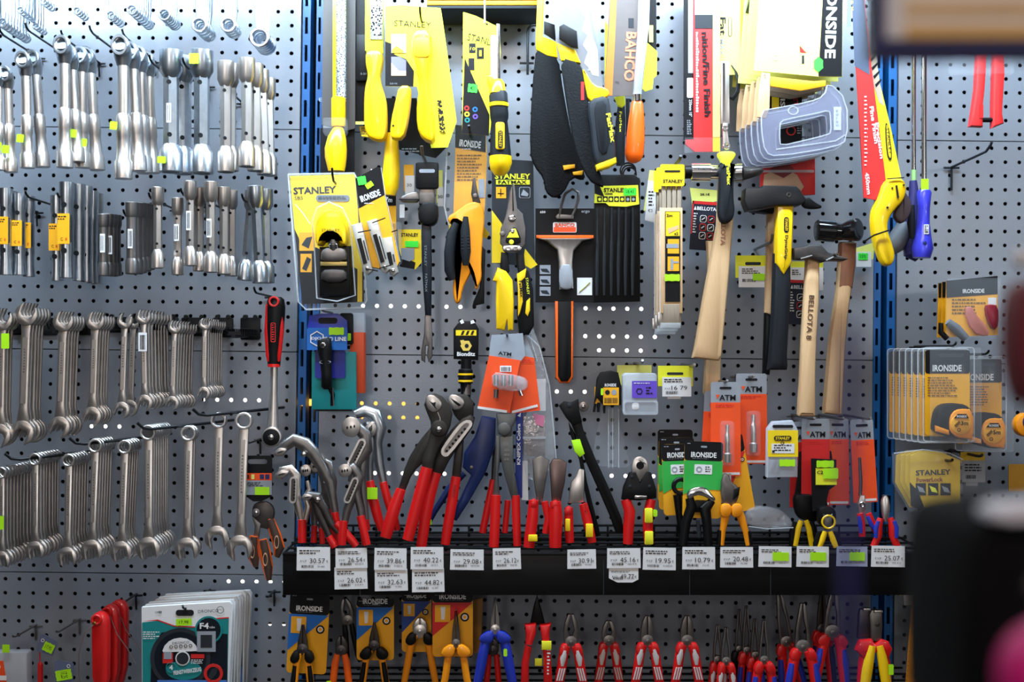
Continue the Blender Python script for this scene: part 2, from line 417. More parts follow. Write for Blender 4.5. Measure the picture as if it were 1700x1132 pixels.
# ---- ring ends hanging in from above the frame
t = Thing('ring_wrench', 'x', 'wrench', 431, 62, 150)
p = t.part('shaft'); p.tube([(431, 48, 150), (430, 20, 146), (429, -20, 144), (428, -120, 144)], [6, 9.5, 10.5, 10.5], BRIGHT, n=10, flat=.45)
p = t.part('ring_end'); p.ring(431, 62, 17, 11, 153, 11, BRIGHT, b=1.5, n=24)
RW = t.done()
for x, y, sc, n, d, st in ((431, 62, 1.0, 4, 150, 11), (379, 41, .78, 3, 150, 11), (331, 41, .78, 4, 150, 13), (273, 24, .62, 6, 150, 9), (219, 16, .52, 7, 160, 12), (184, 25, .44, 4, 150, 11), (128, 18, .40, 3, 150, 11), (72, 2, .4, 3, 150, 11), (34, 17, .36, 6, 165, 12), (60, 44, .36, 3, 120, 10), (4, 38, .5, 8, 175, 11)):
    nm = {431: 'rightmost and biggest', 379: 'second from the right', 331: 'third from the right', 273: 'fourth from the right', 219: 'fifth from the right', 184: 'sixth from the right', 128: 'seventh from the right', 72: 'small one high up', 34: 'upper one near the left edge', 60: 'lowest small one', 4: 'leftmost'}[x]
    stack(RW, (x, y, d), n, st, 'front steel ring wrench at the top edge, '+nm, 'steel ring wrench stacked behind, top-edge bundle '+nm, 'ring wrenches in the top-edge bundle '+nm, sc=sc, jit=1)
free(RW)
# ---- angled socket wrenches, second row
t = Thing('angle_socket_wrench', 'x', 'wrench', 108, 78, 150)
p = t.part('bent_head')
p.tube([(108, 104, 149), (108, 96, 149), (108, 88, 150), (108, 80, 154), (108, 76, 162)], [9, 11.5, 13, 13, 13], BRIGHT, n=14, flat=.8)
p.ring(108, 78, 12.5, 8, 166, 12, BRIGHT, b=1, n=16, ry=1.25); p.solid(circ(108, 79, 8.2, 12, 10.5), 157, 2, DKSTEEL)
p = t.part('shaft'); p.tube([(108, 100, 148), (108, 215, 148)], 8, WARM, n=12)
p = t.part('socket'); p.tube([(108, 173, 148), (108, 177, 148), (108, 205, 148), (108, 208, 148), (108, 238, 148), (108, 242, 148), (108, 266, 148)], [8, 10, 10, 9, 10, 12.5, 12.5], WARM, n=16)
p.disc(108, 252, 1, 148, 2, WARM)
AS = t.done()
def sock(x, y, d, sc, rot, lab, neon=None, **k):
    stack(AS, (x, y, d), k.get('n', 0), 14, lab, lab, None, sc=sc, rot=rot)
    if neon:
        q = Thing('price_sticker', 'neon green price sticker on the %s' % lab.replace('steel ', '', 1), 'price sticker', neon[0], neon[1], d+3)
        q.part('price_sticker').sticker(neon[0]-6, neon[1]-7, neon[0]+6, neon[1]+7, d+16, NEON, None, 6); q.done()
sock(-4, 122, 150, .85, 0, 'steel angle socket wrench cut by the left edge', (2, 245))
sock(12, 125, 140, .86, -2, 'steel angle socket wrench, second from the left edge', (15, 250))
sock(42, 102, 150, .94, -1, 'steel angle socket wrench on the first whole hook', (39, 232))
sock(58, 100, 100, .97, -4, 'steel angle socket wrench slanting behind the one on the first whole hook')
sock(107, 78, 155, 1.06, 0, 'large steel angle socket wrench on the second hook')
sock(119, 92, 132, .95, -3, 'thin steel angle socket wrench second on the second hook', (126, 224))
sock(136, 94, 112, 1.0, 0, 'steel angle socket wrench third on the second hook', (143, 239))
sock(148, 96, 80, 1.03, -4, 'steel angle socket wrench slanting nearest the wall on the second hook')
sock(204, 79, 160, 1.15, 0, 'largest steel angle socket wrench on the third hook', (193, 211))
sock(220, 88, 136, 1.05, -3, 'steel angle socket wrench second on the third hook')
sock(233, 94, 112, 1.05, -2, 'steel angle socket wrench third on the third hook', (235, 246))
sock(246, 102, 84, 1.02, -2, 'thin steel angle socket wrench nearest the wall on the third hook')
free(AS)
# ---- forged double-ended hex tube spanners
def tube_spanner(name, x, y0, y1, rh, rs, d, m, hexn=6, hole=True):
    L_ = y1-y0; h = L_*.17
    t = Thing(name, 'x', 'wrench', x, y0+L_*.26, d)
    p = t.part('shaft'); p.tube([(x, y0+h*.9, d), (x, y1-h*.9, d)], rs*1.08, m, n=hexn, a0=math.pi/6)
    for (a, b, c, e) in ((y0, y0+h, y0+h*1.35, 1), (y1, y1-h, y1-h*1.35, -1)):
        q = t.part('socket_end'); K = []
        q.tube([(x, a, d), (x, a+e, d), (x, b, d), (x, c, d)], [rh-.8, rh, rh, rs], m, n=18, caps=False)
        q.disc(x, a+e*2, .5, d-rh, .5, m)
        bore = q.tube([(x, a, d), (x, a+e*5, d)], [rh*.74, rh*.74], DKSTEEL, n=6, caps=True)
        q.tube([(x, a, d), (x, a-.01*e, d)], [rh-.8, rh*.74], m, n=18, caps=False)
    if hole:
        q = t.part('cross_hole'); q.disc(x, y0+L_*.27, rs*.32, d+rs+1.2, 2, DARK, n=14); q = t.part('cross_hole'); q.disc(x+rs*.1, y1-L_*.3, rs*.32, d+rs+1.2, 2, DARK, n=14)
    return t.done()
TS = tube_spanner('hex_tube_spanner', 285, 84, 286, 19, 12, 150, BRIGHT)
def put(root, x, y0, y1, pL, d, lab, rot=0, group=None):
    """place a spanner prototype of pixel length pL so that it spans y0..y1"""
    sc = (y1-y0)/pL*(DIST-d/1000)/(DIST-.15)
    r = root if not root.get('_used') else clone(root, x, y0, d, lab, group)
    root['_used'] = 1
    if r is not root and '_used' in r: del r['_used']
    place(r, x, y0+(y1-y0)*.26, d, rot, sc); r['label'] = lab
    if group: r['group'] = group
    return r
put(TS, 284, 84, 286, 202, 150, 'thick forged hex tube spanner with white label, left of the four-spanner row')
put(TS, 305, 94, 289, 202, 115, 'forged hex tube spanner hidden behind the thick labelled one')
put(TS, 335, 84, 288, 202, 150, 'bright forged hex tube spanner with neon sticker on its top')
free(TS)
TS2 = tube_spanner('hex_tube_spanner', 375, 102, 286, 14, 9, 150, WARM)
put(TS2, 375, 102, 286, 184, 150, 'slim reddish hex tube spanner right of the bright pair')
put(TS2, 383, 106, 284, 184, 125, 'slim hex tube spanner behind the reddish one')
put(TS2, 410, 97, 277, 184, 160, 'forged hex tube spanner in front of the rightmost stack of four, second row')
put(TS2, 424, 106, 284, 184, 128, 'forged hex tube spanner second in the rightmost stack of the second row')
put(TS2, 435, 116, 290, 184, 104, 'forged hex tube spanner third in the rightmost stack of the second row', -2)
put(TS2, 446, 130, 292, 184, 80, 'forged hex tube spanner nearest the wall in the rightmost stack, second row', -1)
# third row forged ones
put(TS2, 262, 311, 445, 184, 150, 'small bright hex tube spanner hanging alone, third row')
put(TS2, 295, 329, 456, 184, 140, 'thinnest small hex tube spanner left of the labelled third-row pair')
put(TS2, 316, 301, 441, 184, 155, 'small brownish hex tube spanner with white label, highest of the third row')
put(TS2, 331, 312, 450, 184, 130, 'small hex tube spanner behind the highest one, third row')
put(TS2, 350, 302, 452, 184, 155, 'small hex tube spanner with white label, middle of the third-row group')
put(TS2, 372, 311, 455, 184, 140, 'small hex tube spanner with red tint at the right of the third-row group')
put(TS2, 384, 316, 458, 184, 112, 'small hex tube spanner at the back right of the third-row group')
free(TS2)
TS3 = tube_spanner('hex_tube_spanner', 420, 310, 468, 13, 8, 150, BRIGHT)
put(TS3, 416, 316, 466, 158, 120, 'crossed hex tube spanner leaning left, beside the yellow plane pack', 5)
put(TS3, 426, 309, 470, 158, 150, 'bright hex tube spanner on top of the crossed three', 3-6)
put(TS3, 441, 314, 470, 158, 105, 'hex tube spanner leaning right at the back of the crossed three', -1)
free(TS3)
# white labels on some
for x, y0, y1, d in ((280, 171, 203, 166), (313, 350, 382, 163), (347, 363, 394, 163), (293, 372, 400, 148)):
    q = Thing('barcode_label', 'small white barcode label stuck on the tube spanner at %s' % {280: 'the start of the four-spanner row', 313: 'the top of the third row', 347: 'the middle of the third row', 293: 'the thinnest of the third row'}[x], 'label', x, y0, d)
    p = q.part('barcode_label'); p.box(x-4, y0, x+4, y1, d, .4, WHT); p.bars(x-3, y0+3, x+3, y1-3, d+.2); q.done()
for x, y, d, w_ in ((322, 97, 172, 8), (268, 265, 170, 7)):
    q = Thing('price_sticker', 'faded neon sticker on the top of the bright tube spanner' if x == 322 else 'neon sticker at the foot of the thick labelled tube spanner', 'price sticker', x, y, d)
    q.part('price_sticker').sticker(x-w_, y-9 if x == 322 else y-6, x+w_, y+9 if x == 322 else y+6, d, NEON); q.done()
# ---- galvanised tube box spanners with orange labels
def galv(name, x, y0, y1, r, d, lab_y=None, tex=True):
    t = Thing(name, 'x', 'wrench', x, y0+(y1-y0)*.26, d); L_ = y1-y0
    p = t.part('tube_body')
    p.tube([(x, y0, d), (x, y0+L_*.16, d), (x, y0+L_*.22, d), (x, y1-L_*.3, d), (x, y1-L_*.2, d), (x, y1, d)], [r, r, r*.86, r*.9, r*.8, r*.95], BRIGHT, n=12, caps=False)
    p.tube([(x, y0+1, d), (x, y0+4, d)], [r*.8, r*.8], DARK, n=6); p.tube([(x, y1-4, d), (x, y1-1, d)], [r*.75, r*.75], DARK, n=6)
    q = t.part('cross_hole'); q.disc(x, y0+L_*.24, r*.36, d+r+1.4, 2, DARK, n=14); q = t.part('cross_hole'); q.disc(x, y0+L_*.72, r*.38, d+r+1.4, 2, DARK, n=14)
    if lab_y:
        q = t.part('orange_label'); a, b = lab_y; w_ = r*.86
        q.solid([(x-w_, a), (x+w_*.9, a), (x+w_*.9, b), (x-w_, b)], d+r*1.05+.6, .8, AMBER); q.lines(x-w_+1, a+4, x+w_-2, a+12, 2, d+r*1.05+1); q.text('C', x-w_*.3, b-8, 4, 5, d+r*1.05+1, INK); q.text('8', x+w_*.4, b-8, 3, 5, d+r*1.05+1, REDC)
        q.box(x+w_*.9, a+2, x+w_*1.05, b-3, d+r*.7, .5, INK)
    return t.done()
G1 = galv('box_spanner', 111, 303, 461, 12, 150, (356, 406))
put(G1, 111, 303, 461, 158, 150, 'tallest galvanised box spanner with orange label in front')
put(G1, 10, 313, 456, 158, 150, 'galvanised box spanner with orange label near the left edge')
put(G1, 19, 318, 456, 158, 125, 'galvanised box spanner with orange label, second from the left edge')
put(G1, 33, 322, 456, 158, 140, 'galvanised box spanner with orange label, third from the left edge')
put(G1, 48, 326, 459, 158, 120, 'galvanised box spanner with orange label, fourth from the left edge')
put(G1, 95, 325, 466, 158, 130, 'slim galvanised box spanner with orange label left of the tallest')
free(G1)
G2 = galv('box_spanner', 130, 306, 465, 11, 120)
put(G2, 131, 307, 464, 159, 120, 'plain galvanised box spanner second behind the tallest')
put(G2, 143, 310, 466, 159, 100, 'plain galvanised box spanner third behind the tallest')
put(G2, 153, 318, 468, 159, 80, 'plain galvanised box spanner fourth behind the tallest')
put(G2, 161, 322, 470, 159, 60, 'plain galvanised box spanner nearest the wall behind the tallest')
free(G2)
SH = tube_spanner('short_tube_spanner', 174, 355, 457, 9, 7, 130, GUN, hexn=12, hole=False)
for i, (x, y0, y1, d) in enumerate(((172, 356, 457, 135), (180, 355, 457, 120), (187, 356, 458, 105), (193, 357, 457, 90))):
    put(SH, x, y0, y1, 102, d, 'short dark tube spanner with barcode label, %s of the cluster of four' % ('front', 'second', 'third', 'last')[i])
for i, (x, y0, y1, d) in enumerate(((219, 336, 454, 145), (227, 337, 454, 130), (234, 337, 452, 115), (241, 338, 450, 100), (247, 339, 447, 85))):
    put(SH, x, y0, y1, 102, d, 'mid-sized dark tube spanner, %s of the bundle of five' % ('front', 'second', 'third', 'fourth', 'last')[i])
free(SH)
for x, y0, y1, d, l in ((170, 388, 419, 146, 'front of the short cluster'), (182, 391, 422, 131, 'second of the short cluster'), (216, 380, 412, 158, 'front of the bundle of five')):
    q = Thing('barcode_label', 'white barcode label on the dark tube spanner at '+l, 'label', x, y0, d)
    p = q.part('barcode_label'); p.box(x-4, y0, x+4, y1, d, .4, WHT); p.bars(x-3, y0+3, x+3, y1-3, d+.2); q.done()
# hooks of the upper rows
for x, y, d, l in ((3, 57, 175, 'above the leftmost angle sockets'), (46, 50, 185, 'holding the first whole pair of angle sockets'), (152, 54, 190, 'left of the third angle socket group'), (105, 62, 190, 'through the second group of angle sockets'), (206, 60, 190, 'through the largest angle socket'),
                   (251, 103, 185, 'through the thick labelled tube spanner'), (306, 107, 180, 'through the bright tube spanner'), (367, 138, 175, 'through the reddish tube spanner'), (404, 136, 175, 'through the rightmost tube spanner stack'),
                   (2, 334, 170, 'through the spanners at the left edge, third row'), (46, 327, 180, 'left of the tallest box spanner'), (99, 330, 180, 'through the tallest box spanner'), (208, 358, 165, 'through the bundle of five'), (250, 330, 170, 'through the lone small spanner'),
                   (303, 323, 175, 'through the highest small spanner'), (344, 334, 175, 'through the middle small spanner'), (404, 332, 175, 'through the crossed three'), (424, 486, 150, 'holding the red handled ratchet')):
    hook(x, y, d-25, 'black wire peg hook '+l)
# ---- open-ended wrenches on black racks
def jaw(cx, cy, R, ang, w_):
    """open-ended head; ang = direction of the mouth, degrees, 0 right, 90 up in the photo"""
    a = math.radians(ang); be = math.asin(w_/R*.98); out = []
    for k in range(15):
        th = a+be+(2*math.pi-2*be)*k/14; q = 1.06 if k in (0, 14) else 1.0
        out.append((cx+R*q*math.cos(th), cy-R*q*math.sin(th)))
    ux, uy = math.cos(a), -math.sin(a); vx, vy = -uy, ux   # v = clockwise normal in photo
    inn = []
    for k, (f_, s_) in enumerate(((.55, 1), (.05, 1), (-.22, .55), (-.22, -.55), (.05, -1), (.55, -1))):
        inn.append((cx+ux*R*f_+vx*w_*s_, cy+uy*R*f_+vy*w_*s_))
    # outer ends at -be (clockwise side, which is +v)
    return out+inn
def mk_open(x, y0, y1, rt, rb, ws, d, m, at=112, ab=-112):
    t = Thing('open_ended_wrench', 'x', 'wrench', x, y0, d)
    p = t.part('shaft'); p.solid([(x-ws, y0+rt*1.3), (x-ws*.8, y0+rt*2.6), (x-ws*.8, y1-rb*3), (x-ws*1.2, y1-rb*1.6), (x+ws*1.2, y1-rb*1.6), (x+ws*.8, y1-rb*3), (x+ws*.8, y0+rt*2.6), (x+ws, y0+rt*1.3)], d, 5, m, 1.5)
    p.solid([(x-ws*.45, y0+rt*3), (x-ws*.45, y1-rb*3.4), (x+ws*.45, y1-rb*3.4), (x+ws*.45, y0+rt*3)], d+.5, 1, WARM)
    p.lines(x-1.4, y0+rt*4, x+1.4, y0+rt*4+40, 9, d+.7, GUN)
    p = t.part('open_jaw'); p.solid(jaw(x, y0+rt, rt, at, rt*.52), d+1.5, 8, m, 1.2)
    p = t.part('open_jaw'); p.solid(jaw(x, y1-rb, rb, ab, rb*.52), d+1.5, 8, m, 1.2)
    return t.done()
OW = mk_open(40, 505, 728, 18, 19, 9, 165, WARM, 68, -112)
def ow(x, y0, y1, n, d, name, rot=0, step=11, root=OW, L0=223):
    stack(root, (x, y0, d), n, step, 'front satin open-ended wrench, '+name, 'open-ended wrench stacked behind, '+name, 'open-ended wrenches racked, '+name, sc=(y1-y0)/L0, rot=rot, jit=.4, drift=.5)
ow(2, 512, 742, 2, 170, 'first group cut by the left edge', 1)
ow(44, 503, 738, 4, 165, 'second group from the left edge', 2)
ow(105, 517, 727, 4, 165, 'third group from the left edge', 2)
ow(158, 518, 708, 4, 160, 'fourth group from the left edge', 2)
free(OW)
OW2 = mk_open(205, 520, 695, 13, 14, 6.5, 160, STEEL, 68, -112)
stack(OW2, (207, 520, 158), 1, 42, 'front satin open-ended wrench of the sparse fifth group', 'shorter open-ended wrench behind at the sparse fifth group', 'open-ended wrenches in the sparse fifth group', jit=.4, rot=2)
ow(237, 514, 682, 7, 160, 'sixth group with a white barcode label', -1, 15, OW2, 175)
ow(290, 532, 682, 6, 150, 'seventh group left of the smallest wrenches', 2, 14, OW2, 175)
ow(340, 528, 665, 7, 140, 'eighth group of smallest wrenches', 1, 12, OW2, 175)
free(OW2)
q = Thing('barcode_label', 'white barcode label around the front wrench of the sixth rack group', 'label', 237, 552, 166)
p = q.part('barcode_label'); p.box(230, 552, 244, 583, 167, .5, WHT); p.bars(233, 556, 242, 580, 167.3); q.done()
q = Thing('price_sticker', 'tall neon sticker on the open-ended wrench cut by the left edge', 'price sticker', 9, 565, 176)
q.part('price_sticker').sticker(2, 553, 15, 579, 176); q.done()
RK = mat('rack_black', (22, 22, 24), 0.4)
for x0, x1, y0, y1, l in ((-20, 95, 532, 556, 'behind the leftmost wrenches'), (98, 172, 530, 556, 'behind the third wrench group'), (178, 228, 526, 552, 'behind the fifth wrench group'), (262, 296, 526, 556, 'beside the barcode-labelled wrench group'), (301, 343, 527, 558, 'above the seventh wrench group'), (353, 387, 527, 560, 'above the smallest wrenches'), (399, 432, 527, 564, 'at the empty right end')):
    q = Thing('wrench_rack', 'black steel slotted wrench rack '+l, 'rack', x0, y0, 4)
    p = q.part('back_plate'); p.rbox(x0, y0, x1, y1, 5, 3, RK, 3, 1)
    for k in range(2): p.disc(x0+8+(x1-x0-16)*k, y0-1, 3.5, 7, 4, RK)
    s_ = q.part('slotted_arm')
    w_ = (x1-x0); cx = x0+w_*.5; n = max(3, int(w_/6)); 
    for k in range(9):
        dd = 12+k*13; s_.box(cx-12, y1-12, cx+12, y1-6, dd, 2.5, RK)
        for sx_ in (-1, 1): s_.tube([(cx+sx_*11, y1-8, dd), (cx+sx_*12, y1-17, dd+4)], 1.2, RK, n=6)
    s_.tube([(cx, y1-7, 4), (cx, y1-4, 125)], 3, RK, n=8)
    q.done()
# ---- combination wrenches with the ring at the top
def mk_comb(x, y0, y1, rr, rj, ws, d, m, ang=-80):
    t = Thing('combination_wrench', 'x', 'wrench', x, y0+rr, d)
    p = t.part('shaft'); p.solid([(x-ws*.9, y0+rr*1.8), (x-ws*.8, y1-rj*3), (x-ws*1.3, y1-rj*1.6), (x+ws*1.3, y1-rj*1.6), (x+ws*.8, y1-rj*3), (x+ws*.9, y0+rr*1.8)], d, 5.5, m, 1.5)
    p.solid([(x-ws*.4, y0+rr*3.2), (x-ws*.4, y1-rj*3.6), (x+ws*.4, y1-rj*3.6), (x+ws*.4, y0+rr*3.2)], d+.5, 1, m)
    p.lines(x-1.2, y0+rr*5, x+1.2, y0+rr*5+60, 12, d+.8, GUN)
    p = t.part('ring_end'); p.ring(x, y0+rr, rr, rr*.7, d+3, 10, m, b=1, n=24)
    p = t.part('open_jaw'); p.solid(jaw(x, y1-rj, rj, ang, rj*.5), d+2, 8.5, m, 1.4)
    return t.done()
CW = mk_comb(245, 704, 930, 13, 20, 8, 165, STEEL)
def cw(x, y0, y1, n, d, name, rot=0, step=10, sc=None):
    L_ = 226; s_ = (y1-y0)/L_
    stack(CW, (x, y0+13*s_, d), n, step, 'front combination wrench, '+name, 'combination wrench stacked behind, '+name, 'combination wrenches stacked, '+name, sc=s_, rot=rot, jit=.5, drift=.3)
cw(2, 775, 945, 9, 165, 'leftmost bundle of the bottom wrench row', 0, 12)
cw(58, 752, 930, 7, 165, 'second bundle of the bottom wrench row', 0, 11)
cw(114, 753, 942, 6, 160, 'third bundle of the bottom wrench row', 1, 11)
cw(158, 728, 932, 5, 165, 'fourth bundle with a bluish glint', 2, 11)
cw(207, 730, 935, 4, 160, 'fifth bundle of the bottom wrench row', 2, 11)
cw(246, 705, 932, 7, 160, 'sixth and tallest bundle of the bottom row', 0, 11)
cw(313, 706, 934, 1, 150, 'brownish pair right of the tallest bundle', 1, 12)
cw(363, 684, 915, 0, 150, 'slim single one, second from the right', 1)
cw(405, 684, 934, 0, 150, 'large single one at the right end of the row', 2)
free(CW)
for x, y, d, l in ((10, 753, 185, 'through the second and third bundles'), (117, 727, 180, 'through the fourth bundle'), (230, 702, 180, 'through the tallest bundle'), (322, 679, 180, 'through the two single combination wrenches')):
    t = Thing('hook_rod', 'long black horizontal hook rod '+l, 'hook', x, y, d)
    t.part('hook_rod').tube([(x-2, y, d), (x+6, y+9, d-6), (x+18, y+11, d-14), (x+52, y+8, d-30), (x+100, y+5, d-90), (x+112, y+6, 4)], 2.6, RK, n=8); t.done()
q = Thing('price_sticker', 'neon sticker on the thin wrenches of the leftmost bottom bundle', 'price sticker', 6, 866, 170)
q.part('price_sticker').sticker(0, 855, 10, 878, 178); q.done()
# ---- ratchet
t = Thing('ratchet_wrench', 'long chrome ratchet with red and black handle on the hook right of the wrenches', 'ratchet', 456, 500, 110)
p = t.part('handle')
p.tube([(458, 493, 110), (458, 497, 110), (458, 510, 110), (456, 550, 110), (455, 590, 110), (455, 607, 110)], [9, 14, 16, 15.5, 12, 10.5], BLK, n=16, flat=.75)
q = t.part('red_grip', 'red side grip'); 
for s_ in (-1, 1): q.tube([(456+s_*11, 505, 114), (456+s_*11.5, 550, 114), (455+s_*9, 590, 114), (455+s_*8, 600, 114)], [3, 5, 4, 2.5], RED, n=8)
q.ring(457, 501, 9, 5.5, 123, 5, RED, b=.8); q.frame(rrect(452, 536, 460, 568, 2), rrect(453, 537, 459, 567, 1.6), 122.6, .4, REDC); q.lines(454, 539, 458, 566, 7, 122.6, REDC)
q.tube([(455, 604, 110), (455, 609, 110)], 10.5, RED, n=16, flat=.8)
p = t.part('shaft'); p.tube([(455, 606, 108), (454, 650, 108), (453, 700, 108), (452, 716, 108)], [6, 6.5, 9, 11], STEEL, n=14, flat=.6)
p = t.part('ratchet_head'); p.disc(452, 725, 17, 118, 20, STEEL, 2, 28); p.disc(452, 725, 14, 120, 4, BLK, 1, 28); p.disc(452, 725, 5, 122, 3, CHROME, 1, 12)
t.done()
# ---- HR pliers on a black header card
t = Thing('carded_pliers', 'brown and orange handled ratchet snips hanging from a black header card', 'pliers', 428, 765, 120, piv=(428, 765))
p = t.part('header_card')
p.frame(rrect(403, 756, 452, 824, 4), rrect(412, 762, 444, 770, 3.9)[0:16], 122, 2, BLKC)
p.solid([(404, 784), (451, 784), (451, 824), (434, 832), (421, 832), (406, 822)], 122.2, 1.6, BLKC)
p.fr(404, 785, 452, 797, 123, ORC); p.fr(404, 797, 452, 821, 123, GREYC); p.text('HR', 411, 791, 9, 7, 123.4, INK, 0, True); p.fr(418, 787, 423, 795, 123.4, PALEY); p.fr(432, 787, 439, 795, 123.4, NAVY); p.fr(441, 787, 448, 795, 123.4, NAVY); p.lines(406, 800, 446, 808, 3, 123.5)
p = t.part('price_sticker'); p.box(424, 808, 448, 821, 124, .5, NEON)
p = t.part('jaws'); p.solid([(417, 845), (422, 835), (438, 832), (450, 838), (455, 850), (452, 865), (445, 880), (436, 878), (425, 876), (417, 862)], 116, 9, DKSTEEL, 2, 1); p.disc(425, 851, 7, 120, 6, GUN, 1); p.disc(425, 851, 3, 121.5, 2, CHROME, .6)
p.solid([(418, 858), (422, 874), (420, 895), (428, 895), (432, 870)], 117, 6, GUN, 1)
for (pa, l) in ((((421, 890), (419, 905), (421, 925), (424, 940)), 118), (((436, 895), (440, 915), (444, 940), (446, 962)), 120), (((446, 862), (456, 890), (462, 910), (458, 925)), 112)):
    p = t.part('handle', 'orange handle with a dark inlay'); p.tube([(x, y, l) for x, y in pa], [7, 9.5, 9.5, 5], ORG, n=12, flat=.6); p.tube([(x+1, y+1, l+2) for x, y in pa], [5.8, 7.6, 7.6, 4], mat('brown_grip', (72, 52, 42), .5), n=12, flat=.6)
    x, y = pa[1]; x2, y2 = pa[2]; p.ring((x+x2)/2, (y+y2)/2, 4, 3.1, l+8, 1.5, SKIN, b=.3, ry=2.8)
t.done()
hook(411, 736, 100, 'black peg hook behind the header card of the ratchet snips')
hook(444, 992, 60, 'small empty black peg hook right of the cutting disc boxes', 6)
# ---- bottom left: disc boxes
DB = mat('disc_box_black', (16, 24, 34), .4)
def disc_box(sc=1):
    t = Thing('cutting_disc_box', 'x', 'box', 235, 1000, 150)
    p = t.part('box'); 
    top = [(235, 1008), (381, 999), (385, 1005), (378, 1170), (236, 1170)]
    p.solid(top, 150, 9, WHT)
    p.flat([(236, 1033), (262, 1030), (290, 1040), (330, 1042), (352, 1028), (380, 1026), (377, 1168), (237, 1168)], 150.6, TEAL)
    p.flat([(237, 1031), (262, 1028), (290, 1038), (330, 1040), (352, 1026), (380, 1024), (380, 1026), (352, 1028), (330, 1042), (290, 1040), (262, 1030)], 150.8, REDC)
    p.flat([(268, 1050), (300, 1044), (330, 1050), (378, 1052), (377, 1168), (262, 1168), (250, 1140), (252, 1080)], 151, DB)
    q = t.part('hang_slot'); q.solid(rrect(292, 1012, 322, 1022, 4.5), 151, 1.2, INK)
    q = t.part('printed_picture')
    q.ring(300, 1092, 50, 43, 152, .8, CHAR, .1, 40); q.ring(300, 1092, 44, 34, 152, .5, DB, .1, 40)
    q.solid([(272, 1082)]+[(300+30*math.cos(math.radians(a)), 1084-26*math.sin(math.radians(a))) for a in range(170, 9, -20)]+[(328, 1080)], 152.4, .4, WHT)
    q.text('DRONCO', 301, 1066, 28, 4, 153, INK, -4)
    for k in range(5): q.ring(285+k*8, 1073-k*.5, 3, 2, 153, .2, INK, .1, 12)
    q.disc(304, 1092, 12, 153, .4, WHT); q.disc(304, 1092, 10, 153.3, .3, CHAR); q.fr(271, 1083, 288, 1100, 153, REDC); q.fr(273, 1081, 286, 1093, 153.3, GREYC)
    q.ring(347, 1045, 23, 20, 152.5, .5, TEAL, .1, 30); q.disc(347, 1045, 20, 152.4, .5, DB)
    q.text('F4', 340, 1038, 15, 10, 153.2, WHT, 0, True); q.text('cube', 353, 1040, 9, 4, 153.2, WHT)
    q.fr(328, 1047, 359, 1081, 153.2, GREYC); q.fr(334, 1053, 353, 1074, 153.5, CHAR)
    q.disc(306, 1112, 30, 152.2, .4, TEAL, n=30, ry=16); q.fr(318, 1085, 340, 1092, 153, REDC); q.lines(318, 1094, 338, 1102, 3, 153, WHT)
    q.ring(285, 1107, 9, 7.5, 153, .4, TEAL, .1); q.text('4', 285, 1107, 6, 8, 153.4, WHT, 0, True); q.text('FEINSTWERKZEUG', 312, 1113, 46, 7, 153.2, WHT, -8, True)
    q.ring(355, 1117, 16, 11, 153, .5, REDC, .1, 28); q.disc(355, 1117, 11, 152.9, .4, DB); q.solid([(347, 1122), (352, 1110), (363, 1107), (360, 1118), (351, 1128)], 153.3, .3, CHAR)
    q.fr(262, 1128, 377, 1160, 152.6, mat('blue_print', (70, 120, 200), .5))
    q = t.part('lettering', 'grey brand lettering'); q.text('DRONCO', 346, 1014, 34, 5, 151.2, CHAR, -3); q.ring(366, 1012, 6, 5.2, 151.2, .3, INK, .1)
    q.text('DIN', 262, 1016, 8, 3, 151, INK); q.bars(264, 1014, 270, 1018, 151); q.lines(238, 1048, 266, 1062, 4, 151.6, WHT)
    q = t.part('price_sticker'); q.sticker(293, 1026, 319, 1038, 153, NEON, '17,98', -2)
    return t.done()
DBX = disc_box(); fp = P(235, 1008, 150)
DBX['label'] = 'front teal and black cutting disc box with white header and neon sticker'
for i in range(1, 8):
    r = clone(DBX, 235, 1000, 150, 'teal cutting disc box stacked behind the front one, only white top showing', 'cutting disc boxes behind the front box')
    r.location = DBX.location+Vector((0.0015*i, .013*i, 0.001*(i % 3)))
    r.rotation_euler = (0, random.uniform(-.015, .015), 0)
hook(306, 1012, 158, 'black peg hook through the cutting disc boxes')
# red strips with wires
for i, (x, y, d) in enumerate(((165, 1024, 150), (182, 1012, 120), (196, 1004, 90))):
    t = Thing('red_plastic_tool', 'bright red plastic tool with a looped top, %s of three, beside the disc boxes' % ('front', 'middle', 'rear')[i], 'tool', x, y, d)
    p = t.part('body'); p.solid([(x-14, y+10), (x-12, y-2), (x-4, y-8), (x+6, y-6), (x+13, y+4), (x+14, y+20), (x+13, y+130), (x-12, y+130)], d, 16, RED, 2.5, 1)
    q = t.part('loop'); q.ring(x-4, y+4, 9, 5, d+5, 8, RED, 1); q.disc(x-6, y+9, 3, d+7, 3, mat('brass', (190, 150, 90), .3, 1.0), .6)
    q = t.part('wire'); q.tube([(x-6, y+10, d+4), (x-22, y+24, d+6), (x-34, y+60, d), (x-37, y+100, d-6), (x-30, y+128, d-8)] if i == 0 else [(x+2, y+10, d+4), (x+14, y+40, d+4), (x+30, y+65, d), (x+44, y+90, d)], .8, STEEL, n=6)
    t.done()
hook(205, 1000, 70, 'dark peg hook holding the red plastic tools')
t = Thing('blister_pack', 'clear blister pack with orange card at the bottom left corner', 'blister pack', 15, 1090, 90)
p = t.part('blister'); p.rbox(-20, 1080, 49, 1140, 100, 22, CASE, 4, 2)
p = t.part('card'); p.solid([(-20, 1094), (10, 1094), (16, 1132), (-20, 1132)], 101, 2, ORC); p.fr(-10, 1118, 16, 1126, 101.5, WHT); p.disc(2, 1104, 4, 101.6, .3, WHT)
p = t.part('price_sticker'); p.sticker(10, 1066, 22, 1080, 104)
t.done()
